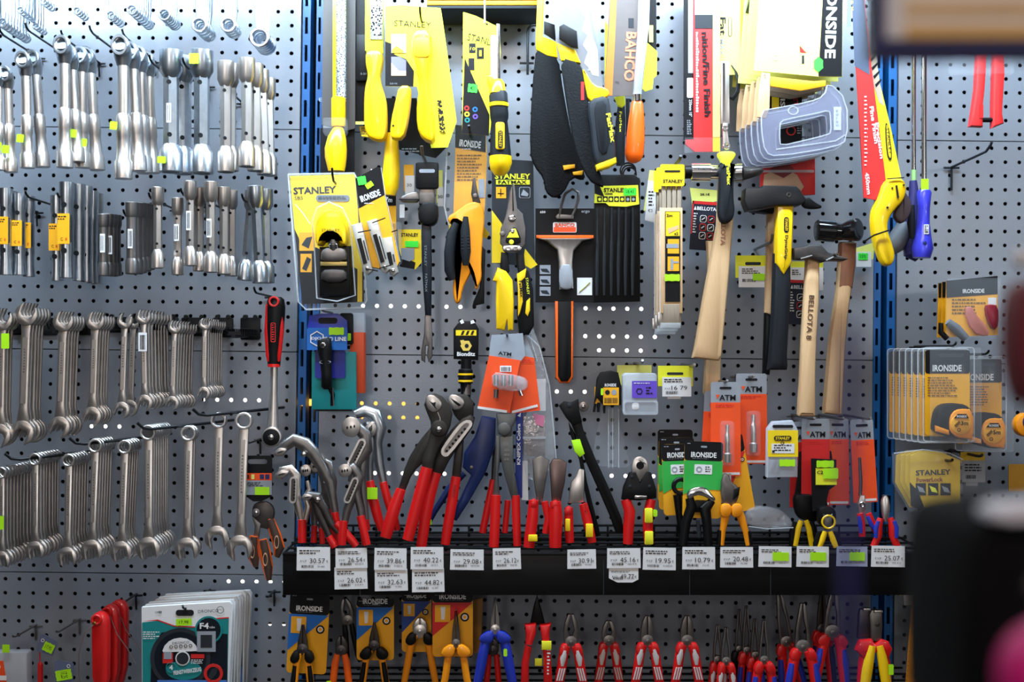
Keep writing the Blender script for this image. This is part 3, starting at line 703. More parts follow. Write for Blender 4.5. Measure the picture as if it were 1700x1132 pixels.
for i, (x, y, r_, nm) in enumerate(((80, 1070, 18, 'upper, tilted'), (108, 1110, 0, 'lower'))):
    t = Thing('carded_item', 'small blue-grey hang card with neon price sticker, the %s one near the bottom left' % nm, 'hang card', x, y, 100+10*i, rot=r_)
    p = t.part('card'); w_ = 16; p.solid([(x-w_, y-14), (x-w_+8, y-16), (x+w_, y-10), (x+w_-2, y+(14 if i == 0 else 40)), (x-w_+3, y+(14 if i == 0 else 40))], 105+10*i, 1.5, mat('slate_card', (96, 104, 134), .5)); p.ring(x-9 if i == 0 else x+8, y-6, 3, 2, 106+10*i, .4, WHT, .1)
    q = t.part('price_sticker'); q.sticker(x-5, y-6, x+13, y+10, 107+10*i, NEON, '17,95', 8) if i == 0 else q.sticker(x-8, y-5, x+9, y+22, 117, NEON, '17,25', 80)
    t.done()
t = Thing('red_marker', 'thin red stick hanging left of the slate hang cards', 'tool', 66, 1105, 90)
t.part('red_marker').tube([(66, 1065, 90), (66, 1098, 90), (67, 1102, 90), (67, 1140, 90)], [1, 1, 4.5, 4.5], RED, n=8); t.done()
hook(96, 1050, 100, 'greyish peg hook above the slate hang cards', 6, 1.6, GUN)
hook(24, 1058, 90, 'greyish peg hook above the bottom-left blister pack', 6, 1.6, GUN)
# ================================================================ MIDDLE BAY, upper half
def T(name, label, cat, x, y, d, **k): return Thing(name, label, cat, x, y, d, **k)
# black blisters and rasp at the top left
t = T('round_rasp', 'long round rasp with yellow sleeve and bulb handle, left end of the middle bay', 'rasp', 562, 200, 95)
p = t.part('blister_card', 'dark grey card'); p.solid([(533, -60), (587, -60), (586, 208), (572, 212), (530, 202)], 70, 4, mat('taupe_card', (70, 66, 64), .45)); p.box(526, 206, 584, 290, 62, 3, BLKC); p.text('E', 524+4, 160, 5, 6, 71, GREYC)
q = t.part('rasp_blade'); q.box(551.5, -60, 558, 170, 92, 6, YEL, 1); q.tube([(566, -60, 92), (566, 168, 92)], 8.5, mat('rasp_teeth', (186, 192, 204), .35, .8, 'mesh', rgb2=(26, 34, 52), scale=110), n=14, flat=.6)
q = t.part('yellow_handle'); q.tube([(562, 162, 96), (562, 164, 96), (562, 208, 96), (562, 211, 96)], [10, 12, 12, 10.5], YEL, n=18)
q.tube([(562, 210, 96), (562, 216, 97), (560, 230, 98), (558, 248, 98), (558, 262, 98), (559, 276, 98), (559, 285, 98)], [6, 10, 15.5, 18.5, 18, 15.5, 13.5], YEL, n=24)
q = t.part('blister'); q.rbox(538, 198, 578, 226, 112, 18, CLEAR, 5, 2)
t.done()
t = T('rasp_blister', 'black blister pack with pale rim left of the yellow file handles', 'blister pack', 600, 100, 60)
p = t.part('card'); p.rbox(590, -60, 612, 205, 66, 5, BLKC, 3, 1); p.rbox(592, 60, 611, 138, 74, 6, BLK, 4, 2); p.fr(591, 203, 607, 208, 67, PALEY); p.text('5-21', 605, 126, 9, 3, 75, GREYC)
q = t.part('stripe', 'yellow stripe'); q.box(608, -60, 619, 88, 76, 3, LEMON)
q = t.part('foot_label'); q.solid([(596, 209), (615, 209), (618, 228), (600, 226)], 58, 2, YCARD); q.lines(599, 212, 613, 224, 4, 58.4)
t.done()
t = T('surform_file', 'flat surform file with perforated blade and yellow handle, left of the planer', 'rasp', 625, 60, 105)
p = t.part('blade', 'perforated steel blade'); p.box(609, -40, 637, 90, 112, 5, LEMON, 1); p.box(616, -40, 636, 68, 114, 3, mat('surform_mesh', (190, 194, 196), .3, .7, 'mesh', rgb2=(20, 22, 26), scale=75), .6)
q = t.part('handle'); q.solid([(609, 86), (636, 86), (638, 108), (633, 125), (633, 140), (640, 158), (644, 180), (644, 234), (628, 238), (606, 226), (606, 165), (608, 145), (613, 128), (608, 108)], 124, 26, YEL, 7, 2)
t.done()
t = T('lower_file_handle', 'yellow file handle hanging lowest, below the surform card', 'rasp', 652, 230, 90)
p = t.part('lower_file_handle'); p.tube([(650, 222, 96), (651, 235, 96), (651, 262, 96), (650, 290, 96), (649, 312, 96), (648, 325, 96)], [9, 11, 13, 14.5, 13.5, 9], YEL, n=18, flat=.8); t.done()
t = T('backing_card', 'black card with small print behind the yellow handles', 'hang card', 680, 200, 50)
p = t.part('backing_card'); p.solid([(642, 165), (692, 165), (706, 236), (748, 240), (724, 264), (664, 250), (645, 225)], 60, 2, BLKC); p.lines(668, 248, 700, 256, 2, 60.5, GREYC); t.done()
t = T('surform_planer', 'big yellow surform planer on a yellow and black card at top', 'planer', 700, 120, 150)
p = t.part('card'); p.solid([(637, 3), (664, 1), (700, 4), (730, 6), (734, 30), (757, 196), (742, 240), (714, 241), (690, 138), (637, 137)], 126, 2, LEMON)
p.flat([(637, 62), (648, 66), (652, 84), (672, 92), (685, 112), (684, 138), (637, 137)], 126.6, BLKC)
p.fr(647, 50, 672, 82, 127, GREYC); p.flat([(648, 76), (656, 70), (668, 78), (666, 82), (648, 82)], 127.3, AMBER); p.flat([(647, 88), (660, 88), (672, 94), (672, 120), (647, 120)], 127, mat('lilac_print', (120, 118, 170), .6)); p.flat([(647, 98), (660, 112), (672, 112), (672, 120), (647, 120)], 127.3, SKIN)
p.text('5-21-116', 651, 133, 12, 3, 127, GREYC)
q = t.part('lettering', 'black brand lettering'); q.text('STANLEY', 683, 33, 62, 10, 126.8, INK, 3)
q = t.part('planer_body'); q.solid([(684, 50), (716, 50), (717, 92), (712, 108), (710, 140), (716, 170), (722, 205), (722, 240), (700, 230), (692, 210), (692, 170), (698, 138), (688, 112), (683, 90)], 158, 30, YEL, 7, 1)
q.solid(rrect(687, 64, 715, 98, 8), 159.5, 5, AMBER, 2)
q = t.part('tooth_plate'); q.solid([(724, 162), (731, 160), (739, 216), (729, 214)], 128.5, 2, mat('tooth_black', (30, 30, 34), .4, .5, 'mesh', rgb2=(226, 214, 60), scale=90))
q = t.part('second_handle', 'yellow side handle'); q.solid([(661, 139), (681, 139), (681, 160), (676, 200), (669, 228), (650, 229), (646, 220), (648, 196), (655, 165)], 142, 24, YEL, 5, 1)
q.disc(652, 207, 1.8, 142.5, 1, INK, n=10)
t.done()
hook(698, 28, 150, 'black peg hook through the big surform planer card', 14)
t = T('yellow_shelf_box', 'bright yellow box edge across the top above the screwdriver', 'box', 800, 10, 60)
p = t.part('yellow_shelf_box'); p.box(712, -60, 892, 13, 110, 100, LEMON, 1); p.box(712, 13, 892, 22, 106, 96, AMBER, 1); p.box(712, 22, 892, 27, 104, 94, CHAR, .5); t.done()
# screwdriver card
t = T('ratchet_screwdriver', 'black and yellow ratcheting screwdriver on a tilted yellow card', 'screwdriver', 830, 130, 150)
p = t.part('card'); p.solid([(768, 13), (790, 20), (822, 36), (829, 44), (831, 80), (828, 150), (818, 190), (811, 221), (766, 217)], 128, 1.5, LEMON)
p.flat([(770.5, 90), (812, 186), (811, 221), (766, 217)], 128.4, BLKC)
for a, b, c, e in ((778, 66, 789, 82), (791, 73, 803, 92), (777, 91, 787, 111)): p.fr(a, b, c, e, 128.6, INK)
p.text('10', 784, 75, 8, 5, 128.9, LEMON, 8); p.tube([(797, 78, 129), (797, 88, 129)], 2, LEMON, n=6)
for k, (m_) in enumerate((REDC, LEMON, TEAL)): p.ring(774+k*.4, 175+k*10, 4.5, 2, 129, .4, m_, .1, 16)
for k, (m_) in enumerate((BLUEC, PURP)): p.ring(788+k*.4, 177+k*12, 4.5, 2, 129, .4, m_, .1, 16)
q = t.part('lettering', 'black brand lettering'); q.text('STANLE', 798, 60, 46, 12, 128.8, INK, 13)
q = t.part('price_sticker'); q.sticker(776, 134, 792, 149, 129.2, NEONG, '€', 6)
q = t.part('bit_tube', 'clear bit tube'); q.tube([(820, 60, 150), (820, 132, 150)], 6, CLEAR2, n=12); q.box(815, 92, 823, 130, 152, 3, YCARD); q.text('STANLEY', 819, 111, 28, 5, 152.4, INK, 90)
q = t.part('shaft'); q.tube([(827, 40, 150), (828, 140, 150)], 3, CHROME, n=10)
q = t.part('handle')
q.tube([(827, 133, 152), (827, 138, 152), (826, 150, 152), (826, 156, 152)], [7, 11, 13.5, 14], YEL, n=18); q.solid([(808, 128), (815, 125), (822, 133), (820, 150), (811, 148)], 156, 8, YEL, 2, 1)
q.tube([(826, 156, 152), (827, 157, 152), (828, 171, 152), (828, 172, 152)], [14, 15.5, 15.5, 14], CHAR, n=12); q.tube([(828, 172, 152), (828, 178, 152)], 16.5, YEL, n=20)
q.tube([(828, 178, 152), (829, 190, 152), (829, 197, 152), (829, 202, 152), (830, 230, 152), (831, 262, 152)], [15, 15.5, 15, 13.5, 16, 18], RUB, n=20)
q.solid(rrect(823, 207, 838, 252, 4), 172, 3, YEL, 1); q.solid(rrect(827, 221, 835, 250, 3.5), 173, 1.2, INK); q.text('STANLEY', 831, 235.5, 25, 4.5, 173.6, YEL, 90)
q.tube([(831, 260, 152), (831, 270, 152), (830, 282, 152), (830, 291, 152)], [18.5, 19, 16, 9], YEL, n=20)
t.done()
t = T('hanger_wire', 'tall thin vertical wire above the tilted screwdriver card', 'hook', 806, 40, 150)
t.part('hanger_wire').tube([(804, -60, 150), (805, 38, 150), (809, 42, 155)], 1.8, GUN, n=8); t.done()
t = T('peg_hook', 'empty dark looped peg hook right of the screwdriver', 'hook', 877, 80, 60)
p = t.part('rod'); p.tube([(876, 124, 60), (876, 60, 60), (877, 48, 60), (882, 42, 60), (892, 40, 55)], 2.2, BLKMET, n=8); q = t.part('clip'); q.tube([(863, 93, 12), (887, 93, 12)], 2, BLKMET, n=6); t.done()
# holstered saws
t = T('holstered_saw', 'rear black holster with a yellow left edge, of the two big saw holsters', 'saw', 915, 150, 120)
p = t.part('holster'); p.solid([(891, 70), (926, 90), (936, 160), (952, 240), (972, 292), (968, 300), (950, 293), (936, 320), (920, 330), (905, 318), (903, 296), (886, 275), (879, 250), (883, 150)], 126, 14, mat('holster_fabric', (12, 12, 14), .75, bump=.4, scale=300), 3, 1)
q = t.part('yellow_trim'); q.solid([(894, -60), (905, -60), (902, 40), (901, 62), (926, 72), (928, 98), (908, 94), (890, 84), (889, 70)], 127, 8, YEL, 1.5); q = t.part('buckle_strap'); q.solid([(903, 38), (924, 45), (922, 70), (903, 58)], 131, 6, BLK, 1)
q = t.part('yellow_tip'); q.solid([(934, 276), (954, 274), (954, 280), (936, 284)], 130, 6, AMBER, 1); q.solid([(950, 287), (968, 284), (966, 292), (952, 292)], 130, 6, AMBER, 1)
t.done()
t = T('holstered_saw', 'front tilted saw in a black holster with pale blade and rubber handle', 'saw', 970, 120, 160)
p = t.part('blade', 'pale saw blade with white jagged card'); p.solid([(912, -60), (972, -60), (984, 30), (993, 80), (1001, 144), (990, 148), (966, 112), (948, 100), (926, 98)], 158, 2, mat('blade_grey', (136, 142, 152), .3, .6))
pts = [(966, -30)]
for k in range(5): pts += [(966-(k % 2)*2+k*1.8, 10+k*28), (974+k*2.2, 24+k*28)]
p.flat([(962, -40), (972, -40), (978, 20), (984, 62), (992, 82), (994, 126), (984, 124), (976, 110), (970, 104), (976, 86), (968, 74), (976, 58), (966, 50), (972, 30), (962, 14)], 158.6, WHT); p.lines(976, 70, 990, 120, 9, 159, GREYC)
q = t.part('holster'); q.solid([(930, 96), (962, 106), (971, 130), (976, 168), (982, 220), (988, 268), (998, 292), (1004, 312), (992, 308), (978, 300), (958, 262), (947, 212), (937, 150)], 168, 14, MATS['holster_fabric'], 3, 1)
q = t.part('yellow_collar'); q.solid([(924, 72), (955, 84), (964, 106), (932, 102)], 166, 10, YEL, 2); q.solid([(966, 114), (972, 122), (985, 144), (1008, 148), (1012, 160), (996, 168), (976, 171), (970, 140)], 170, 16, YEL, 2.5, 1); q.fr(964, 138, 969, 168, 168.6, REDC)
q = t.part('belt_clip'); q.solid([(928, 48), (935, 44), (957, 56), (959, 84), (948, 82), (928, 68)], 176, 8, BLK, 1.5); 
q = t.part('handle', 'black rubber handle'); q.solid([(977, 168), (1008, 160), (1013, 185), (1018, 220), (1022, 262), (1018, 272), (992, 278), (984, 262), (980, 215), (975, 190)], 178, 26, CHAR, 7, 1)
q.solid([(984, 175), (1004, 170), (1006, 200), (1010, 255), (994, 262), (988, 220)], 180, 5, RUB, 2, 1)
q.solid([(987, 277), (1021, 264), (1022, 273), (1010, 280), (990, 286)], 180, 22, YEL, 2); q.text('FatMax', 1012, 216, 48, 8, 180.6, LEMON, 80, True)
t.done()
# orange-handled backsaw
t = T('backsaw', 'backsaw with orange handle and blade sleeve with vertical orange letters', 'saw', 1045, 100, 130)
p = t.part('blade'); p.solid([(1016, -60), (1062, -60), (1062, 158), (1010, 157), (1004, 150)], 122, 1.6, mat('blade_sleeve', (104, 96, 94), .35, .3)); p.flat([(1016, -60), (1027, -60), (1022, 60), (1017, 157), (1010, 157), (1004, 150), (1012, 40)], 122.5, mat('orange_film', (236, 120, 40), .45)); p.fr(1044, 28, 1053, 44, 122.6, CHAR)
q = t.part('lettering', 'orange brand lettering'); q.text('BAHCO', 1047, 92, 82, 18, 123, mat('salmon_ink', (244, 128, 90), .5), 93, True); q.text('XT', 1025, 135, 4, 6, 123, INK, 90)
q = t.part('spine'); q.solid([(1062, -60), (1080, -60), (1078, 40), (1065, 158), (1051, 158), (1058, 60)], 132, 12, mat('white_metal', (176, 176, 180), .3, .3), 2)
q = t.part('ferrule'); q.tube([(1058, 157, 128), (1058, 168, 128)], 8, CHROME, n=16)
q = t.part('handle'); q.tube([(1058, 167, 128), (1058, 172, 128), (1057, 195, 128), (1055, 230, 128), (1053, 255, 128), (1052, 266, 128), (1052, 270, 128)], [8, 10, 13, 15.5, 16, 12, 6], ORG, n=20, flat=.75)
t.done()
t = T('neon_yellow_pack', 'neon yellow and black pack peeking out behind the orange-handled backsaw', 'pack', 1070, 90, 60)
p = t.part('neon_yellow_pack'); p.solid([(1074, -60), (1089, -60), (1089, 88), (1080, 80), (1070, 70)], 66, 3, BLKC); p.solid([(1004, 36), (1012, 50), (1012, 150), (1003, 140)], 68, 3, LEMON); p.solid([(1072, 72), (1090, 88), (1089, 128), (1084, 132), (1082, 150), (1070, 154), (1064, 148)], 70, 4, LEMON); p.fr(1076, 45, 1083, 73, 71, PALEY); t.done()
t = T('slim_knife', 'slim black tool with a yellow collar left of the orange saw handle', 'knife', 1030, 200, 80)
p = t.part('handle'); p.tube([(1031, 178, 84), (1030, 200, 84), (1028, 240, 84), (1030, 275, 84)], [6, 8, 9, 7], RUB, n=12); p.box(1040, 162, 1046, 250, 74, 6, RUB, 1); p.text('FatMax', 1029, 205, 34, 4, 93.5, LEMON, 90)
q = t.part('collar'); q.solid([(1019, 164), (1036, 162), (1037, 176), (1031, 182), (1024, 178)], 96, 10, LEMON, 2); t.done()
t = T('wire_loop', 'black coiled strap loop below the orange saw handle', 'strap', 1042, 285, 90)
p = t.part('wire_loop')
for k in range(3): p.ring(1042+k*2, 284+k*2, 14-k, 11.5-k, 96-k*5, 2.5, BLKMET, .5, 24)
p.solid([(1014, 303), (1022, 292), (1040, 292), (1052, 300), (1062, 290), (1066, 304)], 80, 8, BLK, 2, 1); t.done()
# cards of fine finish saws
t = T('saw_sleeve', 'tall red, black and pale yellow saw sleeve with vertical italic lettering', 'saw', 1165, 120, 90)
p = t.part('sleeve'); p.box(1135, -60, 1151, 232, 92, 4, BLKC); p.solid([(1149, -60), (1195, -60), (1195, 252), (1153, 252), (1138, 240), (1138, 230), (1150, 230)], 92, 4, REDC); p.fr(1183, -60, 1195, 228, 92.5, PALEY); p.fr(1183, 229, 1195, 252, 92.5, YCARD); p.fr(1153, -60, 1183, 26, 92.6, WHT); p.fr(1153, 25, 1183, 48, 92.8, CHAR)
p.fr(1142, -60, 1150, 122, 92.8, GREYC); p.rbox(1140, 130, 1150, 163, 93.6, .5, WHT, 2)
q = t.part('lettering', 'black italic lettering'); q.text('nition/Fine Finish', 1172, 124, 140, 11, 93.4, INK, 88, True); q.lines(1155, 54, 1160, 188, 30, 93.3, WHT, .7); q.text('250mm 10"', 1146, 180, 28, 5, 93.2, WHT, 90); q.lines(1140, 200, 1148, 225, 8, 93.4, GREYC)
q = t.part('clear_foot'); q.box(1136, 229, 1196, 254, 95, 6, CLEAR, 1); t.done()
t = T('saw_card', 'whitish yellow upright card behind the silver jab saw', 'hang card', 1210, 60, 80)
p = t.part('saw_card'); p.rbox(1186, -60, 1234, 125, 84, 3, PALEY, 3); p.fr(1228, -60, 1233, 120, 84.4, LEMON); p.solid(rrect(1208, 30, 1214, 62, 2.9), 84.6, .3, INK); p.solid(rrect(1209, 31, 1213, 61, 2), 84.9, .3, PALEY); p.text('Fat', 1199, 45, 30, 10, 84.5, INK, 90, True); p.text('MAX', 1197, 80, 28, 6, 84.5, MATS['grey_card'], 90, True)
p.ring(1198, 12, 10, 7, 84.6, .4, GREYC, .1); t.done()
t = T('jab_saw', 'folding jab saw with silver blade and black and yellow handle hanging down', 'saw', 1205, 190, 140)
p = t.part('blade'); p.solid([(1197, 101), (1211, 101), (1212, 205), (1197, 205)], 138, 4, STEEL, 1); p.box(1200, 104, 1204, 200, 139, 1, CHROME); p.solid([(1200, 204), (1209, 204), (1208, 215), (1212, 246), (1200, 246), (1200, 215)], 140, 5, STEEL, 1); p.ring(1204, 213, 5, 2, 142, 4, CHROME, .5); p.ring(1206, 243, 6, 2.5, 144, 5, CHROME, .5)
q = t.part('yellow_guard'); q.solid([(1189, 256), (1197, 252), (1214, 252), (1221, 256), (1218, 264), (1213, 270), (1210, 280), (1200, 280), (1196, 268)], 148, 14, LEMON, 2.5, 1)
q = t.part('handle', 'black rubber handle'); q.solid([(1194, 268), (1199, 275), (1211, 275), (1216, 266), (1217, 290), (1216, 330), (1219, 350), (1215, 366), (1204, 373), (1194, 368), (1190, 350), (1193, 320)], 152, 22, RUB, 6, 2); q.text('FatMax', 1207, 292, 34, 6, 153, LEMON, 88, True)
t.done()
t = T('coiled_cord', 'dark coiled cord loop right of the silver saw blade', 'cord', 1222, 140, 90)
p = t.part('coiled_cord')
for k in range(4): p.tube([(1214+k, 108, 90-k*3), (1220+k*1.5, 118, 92-k*3), (1223+k*2, 135, 94-k*3), (1222+k*2, 152, 94-k*3), (1216+k, 162+k, 92-k*3), (1210, 160, 90-k*3)], 1.1, CHAR, n=6)
t.done()
t = T('dark_green_roll', 'small dark green tape roll at the top edge', 'tape', 1247, 10, 80)
t.part('dark_green_roll').tube([(1238, 8, 90), (1258, 12, 90)], 18, mat('dark_green', (40, 60, 40), .4), n=18); t.done()
# big ironside card with mitre box saws
IRC = 'IRONSIDE'
for i in range(2):
    d = 175-i*26
    t = T('mitre_saw_set', 'big pale yellow card with white vertical letters over wooden saw and clear tray' if i == 0 else 'pale yellow mitre saw card stacked behind the big lettered one', 'saw set', 1310, 60, d, group=None if i == 0 else 'mitre saw sets behind the front card')
    q = t.part('card'); m_ = PALEY
    q.solid([(1265, -60), (1400, -60), (1398, 128), (1359, 127), (1251, 117)], d, 1.6, m_)
    if i == 0:
        q.flat([(1369, -60), (1399.5, -60), (1397.6, 127), (1358.5, 126.5)], d+.5, BLKC); q.flat([(1327, 75), (1339, 88), (1328, 87)], d+.5, REDC); q.fr(1331, 92, 1335, 106, d+.5, CHAR); q.ring(1288, 96, 5, 4, d+.6, .3, GREYC, .1, 12)
        l = t.part('lettering', 'white brand lettering'); l.text('IRONSIDE', 1380, 28, 138, 18, d+.9, WHT, 92, True)
        s_ = t.part('price_sticker'); s_.solid([(1358.5+(9.5 if k % 2 else 8)*math.cos(k*.5236)*.9, 107+(13 if k % 2 else 11)*math.sin(k*.5236)) for k in range(12)], d+1.4, .5, NEONG)
    q = t.part('wooden_saw'); q.solid([(1265, 119), (1279, 121), (1278, 178), (1272, 196), (1258, 194), (1260, 150)], d-1, 6, WOOD, 1); q.text('N N', 1270, 127, 7, 4, d-.6, INK, 80)
    if i < 2: q.solid([(1279, 126), (1352, 134), (1372, 132), (1372, 142), (1330, 150), (1279, 142)], d-3, 4, AMBER if i == 0 else SLAT, 1)
    q = t.part('clear_tray'); o_ = chaikin([(1262, 186), (1281, 183), (1340, 172), (1366, 162), (1372, 138), (1403, 168), (1404, 234), (1384, 246), (1286, 262), (1268, 255), (1262, 220)], 1); i_ = chaikin([(1294, 203), (1310, 199), (1350, 191), (1374, 185), (1376, 196), (1377, 222), (1370, 226), (1330, 236), (1294, 244), (1292, 235), (1292, 215)], 1)
    q.frame(o_, i_, d+10, 12, LILAC); q.tube([(x_, y_, d+10) for x_, y_ in i_+[i_[0]]], 1.1, CLEAR2, n=6); q.tube([(x_, y_, d+10) for x_, y_ in o_+[o_[0]]], 1.1, CLEAR2, n=6)
    if i == 0:
        q.ring(1314, 186, 9, 7, d+11.5, 1.5, CLEAR2, .3, 20, ry=.8); q.box(1381, 180, 1393, 218, d+11.5, 1, CLEAR2); q.lines(1384, 184, 1390, 214, 5, d+12, GREYC)
        q.tube([(1286, 250, d+10.5), (1384, 236, d+10.5), (1400, 226, d+10.5)], 1, CLEAR2, n=6)
    MS = t.done()
    if i == 1: MS.location.x = P(1310, 60, 175).x; MS.location.z = P(1310, 60, 175).z
for k in range(1, 4):
    r = clone(MS, 1310, 60, 150, 'pale yellow mitre saw card stacked behind the big lettered one', 'mitre saw sets behind the front card'); r.location = MS.location+Vector((-.004*k, .028*k, 0))
t = T('boxed_blades', 'yellow and black lettered pack inside the mitre saw stack', 'pack', 1300, 170, 90)
p = t.part('boxed_blades'); p.box(1276, 140, 1330, 250, 95, 3, BLKC); p.fr(1280, 148, 1292, 184, 95.5, YCARD); p.text('VIS', 1298, 165, 26, 8, 95.6, WHT, 90, True); p.text('JET', 1318, 166, 26, 9, 95.6, REDC, 80, True); p.ring(1312, 218, 8, 6, 95.6, .4, REDC, .1); p.lines(1322, 205, 1330, 225, 5, 95.6, GREYC); t.done()
t = T('red_pack', 'red and tan packed item below the clear mitre trays', 'pack', 1320, 290, 60)
p = t.part('red_pack'); p.solid([(1262, 268), (1353, 260), (1353, 323), (1325, 325), (1262, 310)], 62, 6, REDC, 1); p.flat([(1268, 290), (1300, 280), (1322, 290), (1334, 310), (1325, 324), (1266, 312)], 62.6, SKIN); p.flat([(1275, 284), (1300, 262), (1320, 284), (1300, 296)], 62.9, mat('dark_red_card', (130, 20, 24), .5)); p.box(1262, 283, 1350, 287, 66, 3, CLEAR2); t.done()
# red/yellow hand saw leaning over the right upright
t = T('hand_saw', 'long yellow handsaw in a red sleeve leaning across the blue upright', 'saw', 1465, 250, 170)
p = t.part('blade'); p.solid([(1450, 60), (1462, 140), (1478, 205), (1498, 300), (1466, 300), (1440, 200)], 168, 2, mat('bright_yellow_blade', (250, 232, 30), .4)); p.flat([(1440, 78), (1456, 84), (1458, 120), (1468, 175), (1460, 170), (1444, 120)], 168.6, mat('tan_film', (176, 160, 136), .5))
for k in range(4): p.flat([(1444+k*3, 98+k*14), (1456+k*2.5, 88+k*14), (1456+k*2.5, 92+k*14), (1446+k*3, 103+k*14)], 168.9, BLKC)
p.solid(chaikin([(1469, 202), (1475, 206), (1482, 262), (1477, 268), (1472, 255)], 2), 169.4, .4, INK); p.solid(chaikin([(1471, 206), (1474, 209), (1480, 260), (1477, 263), (1474, 252)], 2), 169.8, .3, YCARD); p.text('STANLEY', 1476, 234, 44, 5, 170.2, INK, 83)
q = t.part('sleeve', 'red sleeve with white lettering'); q.solid([(1411, -60), (1428, -60), (1446, 110), (1470, 300), (1457, 333), (1434, 328), (1424, 160)], 172, 4, mat('sleeve_red', (226, 44, 40), .45)); q.flat([(1411, -60), (1428, -60), (1441, 80), (1443, 125), (1418, 110)], 172.4, mat('sleeve_grey', (74, 84, 104), .45))
q.fr(1405, -60, 1412, 46, 173, mat('blue_strip', (120, 158, 200), .4))
q.text('Fine Finish', 1450, 208, 62, 7, 173, WHT, 82, True); q.text('Precision', 1459, 234, 60, 6, 173, WHT, 82, True); q.text('450mm', 1440, 305, 36, 7, 173, WHT, 84, True); q.lines(1434, 160, 1440, 280, 18, 173, WHT, .3); q.text('T  M', 1413, 10, 16, 5, 173, LEMON, 86)
q = t.part('handle', 'yellow closed handle with dark grip'); q.solid([(1466, 297), (1497, 296), (1503, 314), (1498, 334), (1482, 350), (1472, 366), (1471, 384), (1481, 410), (1484, 430), (1476, 443), (1463, 440), (1453, 415), (1446, 385), (1445, 352), (1456, 330)], 182, 24, YEL, 6, 2)
q.tube([(1468, 299, 184), (1496, 297, 184)], 1, INK, n=6); q.solid([(1482, 310), (1485, 309), (1488, 330), (1485, 331)], 183.5, 1, INK); q.disc(1477, 314, 1.6, 183.4, 1, INK); q.disc(1469, 346, 1.8, 183.4, 1, INK); q.disc(1496, 309, 1.6, 183.4, 1, INK)
q2 = t.part('rear_grip', 'dark brown grip'); q2.solid([(1497, 312), (1508, 324), (1515, 338), (1512, 356), (1500, 372), (1488, 366), (1484, 354), (1494, 338)], 172, 16, mat('brown_rubber', (74, 56, 58), .6), 4, 2)
q2 = t.part('cable_tie'); q2.tube([(1431, 402, 180), (1446, 392, 186), (1470, 384, 188)], 1.4, BLK, n=6)
t.done()
t = T('grey_knob_tool', 'blurred grey knob handle behind the yellow handsaw grip', 'tool', 1490, 400, 110)
t.part('grey_knob_tool').tube([(1502, 372, 110), (1494, 390, 112), (1484, 408, 112), (1478, 418, 110)], [12, 16, 16, 9], MIDG, n=16); t.done()
# ---- hanging middle tier
t = T('block_plane', 'small yellow and black block plane in a big clear blister on yellow card', 'plane', 540, 300, 150)
p = t.part('card'); p.solid([(476, 288), (585, 285), (590, 340), (600, 500), (497, 504), (484, 377)], 124, 2, YCARD); p.flat([(484, 377), (491, 392), (495, 412), (520, 408), (600, 450), (601, 500), (497, 504)], 124.5, BLKC)
p.fr(492, 383, 517, 414, 125, AMBER); p.flat([(496, 404), (504, 392), (514, 390), (508, 410)], 125.3, CHAR); p.fr(494, 419, 513, 450, 125, AMBER); p.flat([(497, 444), (505, 424), (512, 428), (504, 448)], 125.3, CHAR); p.solid(rrect(520, 320, 577, 331, 5), 125.2, .4, MIDG); p.lines(524, 323, 574, 329, 2, 126, INK)
p.fr(590, 390, 598, 500, 125.4, YCARD)
q = t.part('lettering', 'black brand lettering'); q.text('STANLEY', 518, 312, 72, 12, 124.8, INK, -2, True); q.text('SB5', 491, 325, 14, 7, 124.8, INK, -2)
q = t.part('plane_cap', 'yellow domed cap'); arch = [(526, 408), (525, 380), (528, 362), (538, 350), (550, 346), (562, 349), (573, 360), (578, 380), (578, 408), (566, 408), (562, 396), (550, 390), (540, 396), (537, 408)]
q.solid(arch, 166, 36, YEL, 7, 1); q.text('STANLEY', 552, 384, 30, 4, 167.4, INK)
q = t.part('depth_knob'); q.tube([(555, 420, 150), (555, 404, 158), (555, 400, 160)], [10, 9, 5], CHROME, n=18); q.tube([(555, 403, 158), (555, 397, 160)], [9, 7], GUN, n=18)
q = t.part('plane_body'); q.solid([(530, 410), (582, 408), (582, 490), (530, 492)], 152, 30, BLK, 4, 0); q.solid([(534, 416), (545, 410), (566, 410), (577, 416), (576, 436), (534, 436)], 162, 14, GUN, 5, 1); q.box(533, 435, 577, 442, 158, 8, mat('brass_strip', (196, 176, 110), .35, .8), 1); q.solid([(534, 448), (556, 446), (577, 448), (577, 470), (534, 470)], 159, 10, DKSTEEL, 5, 1)
q = t.part('blister', 'clear plastic blister'); q.solid([(474, 284), (585, 283), (592, 300), (605, 500), (598, 510), (502, 513), (490, 500), (473, 300)], 128, 5, CLEAR, 1.5)
e = [(474, 286), (585, 284), (593, 300), (606, 498), (598, 510), (504, 513), (491, 500), (474, 286)]
q.tube([(a, b, 128) for a, b in e], 1.6, CLEAR2, n=6); q.tube([(522, 412, 150), (521, 370, 166), (530, 348, 172), (550, 338, 172), (572, 348, 172), (583, 372, 166), (586, 410, 160), (590, 490, 150), (560, 500, 150), (526, 495, 150), (522, 412, 150)], 1.3, CLEAR2, n=6)
q.tube([(486, 336, 132), (500, 352, 134), (512, 370, 134)], .8, CLEAR2, n=6)
t.done()
hook(553, 300, 150, 'black peg hook through the block plane blister', 20)
t = T('multitool_set', 'tilted black and yellow card holding three silver folding multi-tools', 'tool set', 620, 290, 150, rot=0)
p = t.part('card'); p.solid([(587, 293), (624, 273), (630, 275), (636, 320), (662, 432), (656, 446), (640, 448), (606, 440), (594, 350)], 128, 1.5, BLKC); p.flat([(592, 344), (636, 321), (661, 432), (655, 445), (640, 447), (606, 439)], 128.5, AMBER)
